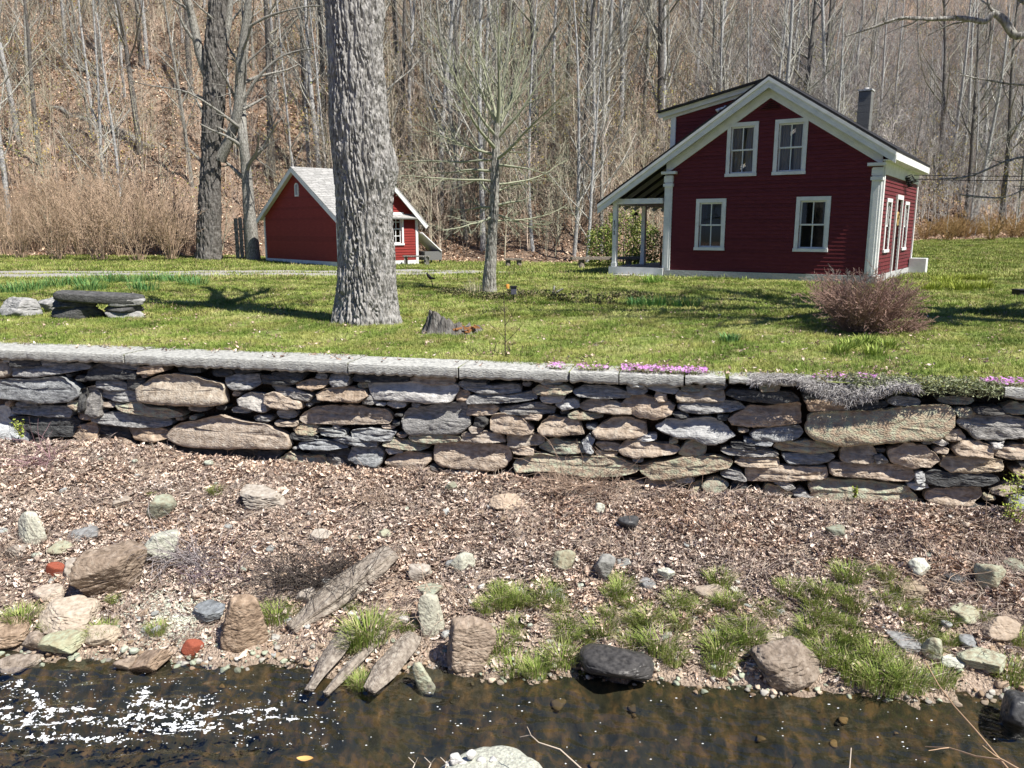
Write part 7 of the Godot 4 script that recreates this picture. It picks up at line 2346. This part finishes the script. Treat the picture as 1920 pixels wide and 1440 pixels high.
func build_cover() -> void:
	var r := RandomNumberGenerator.new()
	r.seed = 31
	# dead leaves: a curled blade, slightly folded
	var m := MB.new()
	sheet(m, span(-1, 1, 4), span(-1, 1, 2), func(u, v): return Vector3(u, 0.35 * u * u + 0.3 * absf(v) - 0.1, -v * 0.5 * (1.05 - u * u * 0.9)))
	var leaf := m.mesh()
	m = MB.new()
	limb(m, Vector3(-1, 0, 0), Vector3(1, 0.1, 0), 2.0, 0.022, 0.012, 5, 3, 0.18, 0.0, r)
	var stalk := m.mesh()
	var tans := [Color(0.72, 0.58, 0.47), Color(0.58, 0.44, 0.345), Color(0.76, 0.65, 0.55), Color(0.4, 0.29, 0.22), Color(0.17, 0.115, 0.09), Color(0.3, 0.21, 0.16), Color(0.65, 0.5, 0.4)]
	var xf := []
	var cols := PackedColorArray()
	while xf.size() < 105000:
		var x := r.randf_range(-7.5, 6.5)
		var wd := wall_d(x)
		var sd := shore_d(x)
		var t := r.randf()
		var d := wd - t * (wd - sd)
		if absf(x) > d * 0.66 + 0.6: continue
		var thin := smoothstep(0.55, 0.95, t + 0.2 * n_a.get_noise_2d(x * 0.9, d * 2.0))
		if r.randf() < thin * 0.85: continue
		var pat := n_b.get_noise_2d(x * 1.4 + 20.0, d * 2.2)
		if pat > 0.15 and r.randf() < 0.75: continue
		var s := 0.007 + 0.03 * pow(r.randf(), 2.2)
		xf.append(Transform3D(rand_basis(r, 1.2) * Basis.from_scale(Vector3(s * r.randf_range(0.8, 1.6), s, s)), Vector3(x, bank_h(x, d) + r.randf_range(0.0, 0.025), -d)))
		var c: Color = tans[r.randi() % tans.size()] * r.randf_range(0.6, 1.25)
		var g := (c.r + c.g + c.b) / 3.0
		cols.append(c.lerp(Color(g, g * 0.97, g * 0.93), 0.14 + 0.35 * n_a.get_noise_2d(x * 0.7, d * 1.1 + 30.0)))
	scatter("leaf_litter", leaf, M.dead_leaf, xf, cols, "tan dead leaves thick over the stream bank", "leaves")
	xf = []
	cols = PackedColorArray()
	while xf.size() < 17000:
		var x := r.randf_range(-7.0, 6.0)
		var wd := wall_d(x)
		var d := wd - pow(r.randf(), 0.9) * (wd - shore_d(x)) * 0.95
		if absf(x) > d * 0.66 + 0.5: continue
		var pat := n_b.get_noise_2d(x * 1.4 + 20.0, d * 2.2)
		if pat < 0.1 and r.randf() < 0.6: continue
		var s := r.randf_range(0.025, 0.11)
		var an := 5.0 * n_a.get_noise_2d(x * 0.8, d * 0.8) + r.randfn(0, 0.5)
		var bs := Basis(Vector3.UP, an) * Basis(Vector3(0, 0, 1), r.randfn(0, 0.22)) * Basis(Vector3(1, 0, 0), r.randf() * TAU)
		xf.append(Transform3D(bs * Basis.from_scale(Vector3(s, 0.11, 0.11)), Vector3(x, bank_h(x, d) + r.randf_range(0.006, 0.045), -d)))
		cols.append([Color(0.54, 0.46, 0.38), Color(0.4, 0.32, 0.26), Color(0.2, 0.15, 0.135), Color(0.32, 0.26, 0.24)][r.randi() % 4] * r.randf_range(0.7, 1.2))
	scatter("dry_stalks", stalk, M.dead_leaf, xf, cols, "thin dry stalks strewn over the leaf litter", "stalks")
	# chips and small stones among the litter
	xf = []
	cols = PackedColorArray()
	var chip := rock(Vector3(1, 0.5, 0.75), r, Color.WHITE, 2, 6, 1.2, "s", 16.0)
	while xf.size() < 520:
		var x := r.randf_range(-6.5, 5.5)
		var t := pow(r.randf(), 0.6)
		var d := lerpf(wall_d(x), shore_d(x), t)
		if absf(x) > d * 0.66 + 0.4 or r.randf() < 0.4 * smoothstep(-1.5, 2.0, x): continue
		var s := 0.025 + 0.085 * pow(r.randf(), 2.5)
		xf.append(Transform3D(rand_basis(r, 0.5) * Basis.from_scale(Vector3.ONE * s), Vector3(x, bank_h(x, d), -d)))
		cols.append([Color(0.34, 0.26, 0.19), Color(0.3, 0.31, 0.3), Color(0.44, 0.37, 0.3), Color(0.36, 0.39, 0.32), Color(0.5, 0.49, 0.45)][r.randi() % 5] * r.randf_range(0.7, 1.15))
	scatter("stone_chips", chip, M.pebble, xf, cols, "small broken stones scattered through the bank litter", "stones")
	# leaves on the hillside
	xf = []
	cols = PackedColorArray()
	while xf.size() < 230000:
		var px := r.randf_range(-140, 2060)
		var x0 := 0.0
		var d := 30.0 + 80.0 * pow(r.randf(), 0.9)
		x0 = (px - 960.0) / FOCAL * d
		var off := d - hill_base(x0)
		if off < -1.5 or off > 50.0: continue
		if off < 0.0 and r.randf() < 0.75: continue
		var s := r.randf_range(0.035, 0.085) * (1.0 + off * 0.025)
		xf.append(Transform3D(rand_basis(r, 1.1) * Basis.from_scale(Vector3(s, s, s)), Vector3(x0, ground_h(x0, d) + r.randf_range(0.0, 0.05), -d)))
		cols.append(tans[r.randi() % tans.size()] * Color(1.03, 0.97, 0.88) * r.randf_range(0.75, 1.3))
	scatter("hillside_leaves", leaf, M.dead_leaf, xf, cols, "tan dead leaves covering the wooded hillside", "leaves")
	# grass of the lawn, finer near the wall
	var gc := [Color(0.13, 0.19, 0.035), Color(0.21, 0.28, 0.055), Color(0.3, 0.36, 0.09), Color(0.4, 0.42, 0.16)]
	var near := blades(16, 0.06, 0.065, 0.0055, r, 1.1, [Color(1, 1, 1)])
	var mid := blades(18, 0.12, 0.085, 0.01, r, 1.1, [Color(1, 1, 1)])
	var far := blades(18, 0.26, 0.11, 0.022, r, 1.1, [Color(1, 1, 1)])
	for band in [[7.0, 14.5, 62000, near, "short spring grass of the lawn behind the wall"], [13.5, 24.0, 60000, mid, "short grass of the lawn around the maple and the garden bed"], [23.0, 60.0, 60000, far, "grass of the far lawn and the field beyond the farmhouse"]]:
		xf = []
		cols = PackedColorArray()
		while xf.size() < band[2]:
			var d := sqrt(lerpf(band[0] * band[0], band[1] * band[1], r.randf()))
			var x := r.randf_range(-1, 1) * (d * 0.66 + 1.5)
			if d < wall_d(x) + 0.06 + 0.44 * smoothstep(2.0, -1.0, x) or d > hill_base(x) - 0.2: continue
			var drv := absf(d - (27.2 + 0.05 * (x + 12.0) + 0.5 * sin(x * 0.12)))
			var wide := 2.3 * (1.0 - smoothstep(-4.0, 2.5, x))
			if drv < wide * 0.88 and x < 2.5 and not (drv < 0.35 and r.randf() < 0.4): continue
			var patchy := n_a.get_noise_2d(x * 0.55 + 50.0, d * 0.55)
			var bare := n_b.get_noise_2d(x * 1.3, d * 1.3 + 9.0)
			if bare > 0.32 and r.randf() < 0.7: continue
			var s := r.randf_range(0.7, 1.25)
			xf.append(Transform3D(rand_basis(r, 0.25) * Basis.from_scale(Vector3(s, s * r.randf_range(0.7, 1.3), s)), Vector3(x, lawn_h(x, d) - 0.005, -d)))
			var c: Color = gc[clampi(int(1.6 + patchy * 3.2 + r.randf_range(-1.0, 1.0)), 0, 3)]
			c = c.lerp(Color(0.42, 0.38, 0.13), clampf(0.15 + 0.8 * n_a.get_noise_2d(x * 1.1 + 7.0, d * 1.1 + 70.0), 0.0, 0.55))
			if r.randf() < 0.05 + maxf(0.0, bare) * 0.5: c = Color(0.36, 0.28, 0.16)
			cols.append(c * r.randf_range(0.8, 1.25))
		scatter("lawn_grass", band[3], M.grass_blade, xf, cols, band[4], "grass")
	# fallen leaves and pale weeds on the lawn, brown thatch behind the coping
	xf = []
	cols = PackedColorArray()
	while xf.size() < 2600:
		var d := 7.2 + 12.0 * pow(r.randf(), 1.6)
		var x := r.randf_range(-1, 1) * (d * 0.66 + 0.5)
		var edge := d - wall_d(x)
		if edge < 0.1: continue
		var q := n_b.get_noise_2d(x * 1.3, d * 1.3 + 9.0)
		if q < 0.18 and not (edge < 0.5 and x > 0.4): continue
		var s := r.randf_range(0.012, 0.03)
		xf.append(Transform3D(rand_basis(r, 1.0) * Basis.from_scale(Vector3(s, s, s)), Vector3(x, lawn_h(x, d) + r.randf_range(0.01, 0.045), -d)))
		cols.append(tans[r.randi() % tans.size()] * r.randf_range(0.6, 1.0))
	scatter("lawn_leaves", leaf, M.dead_leaf, xf, cols, "patches of dead leaves in the lawn grass", "leaves")
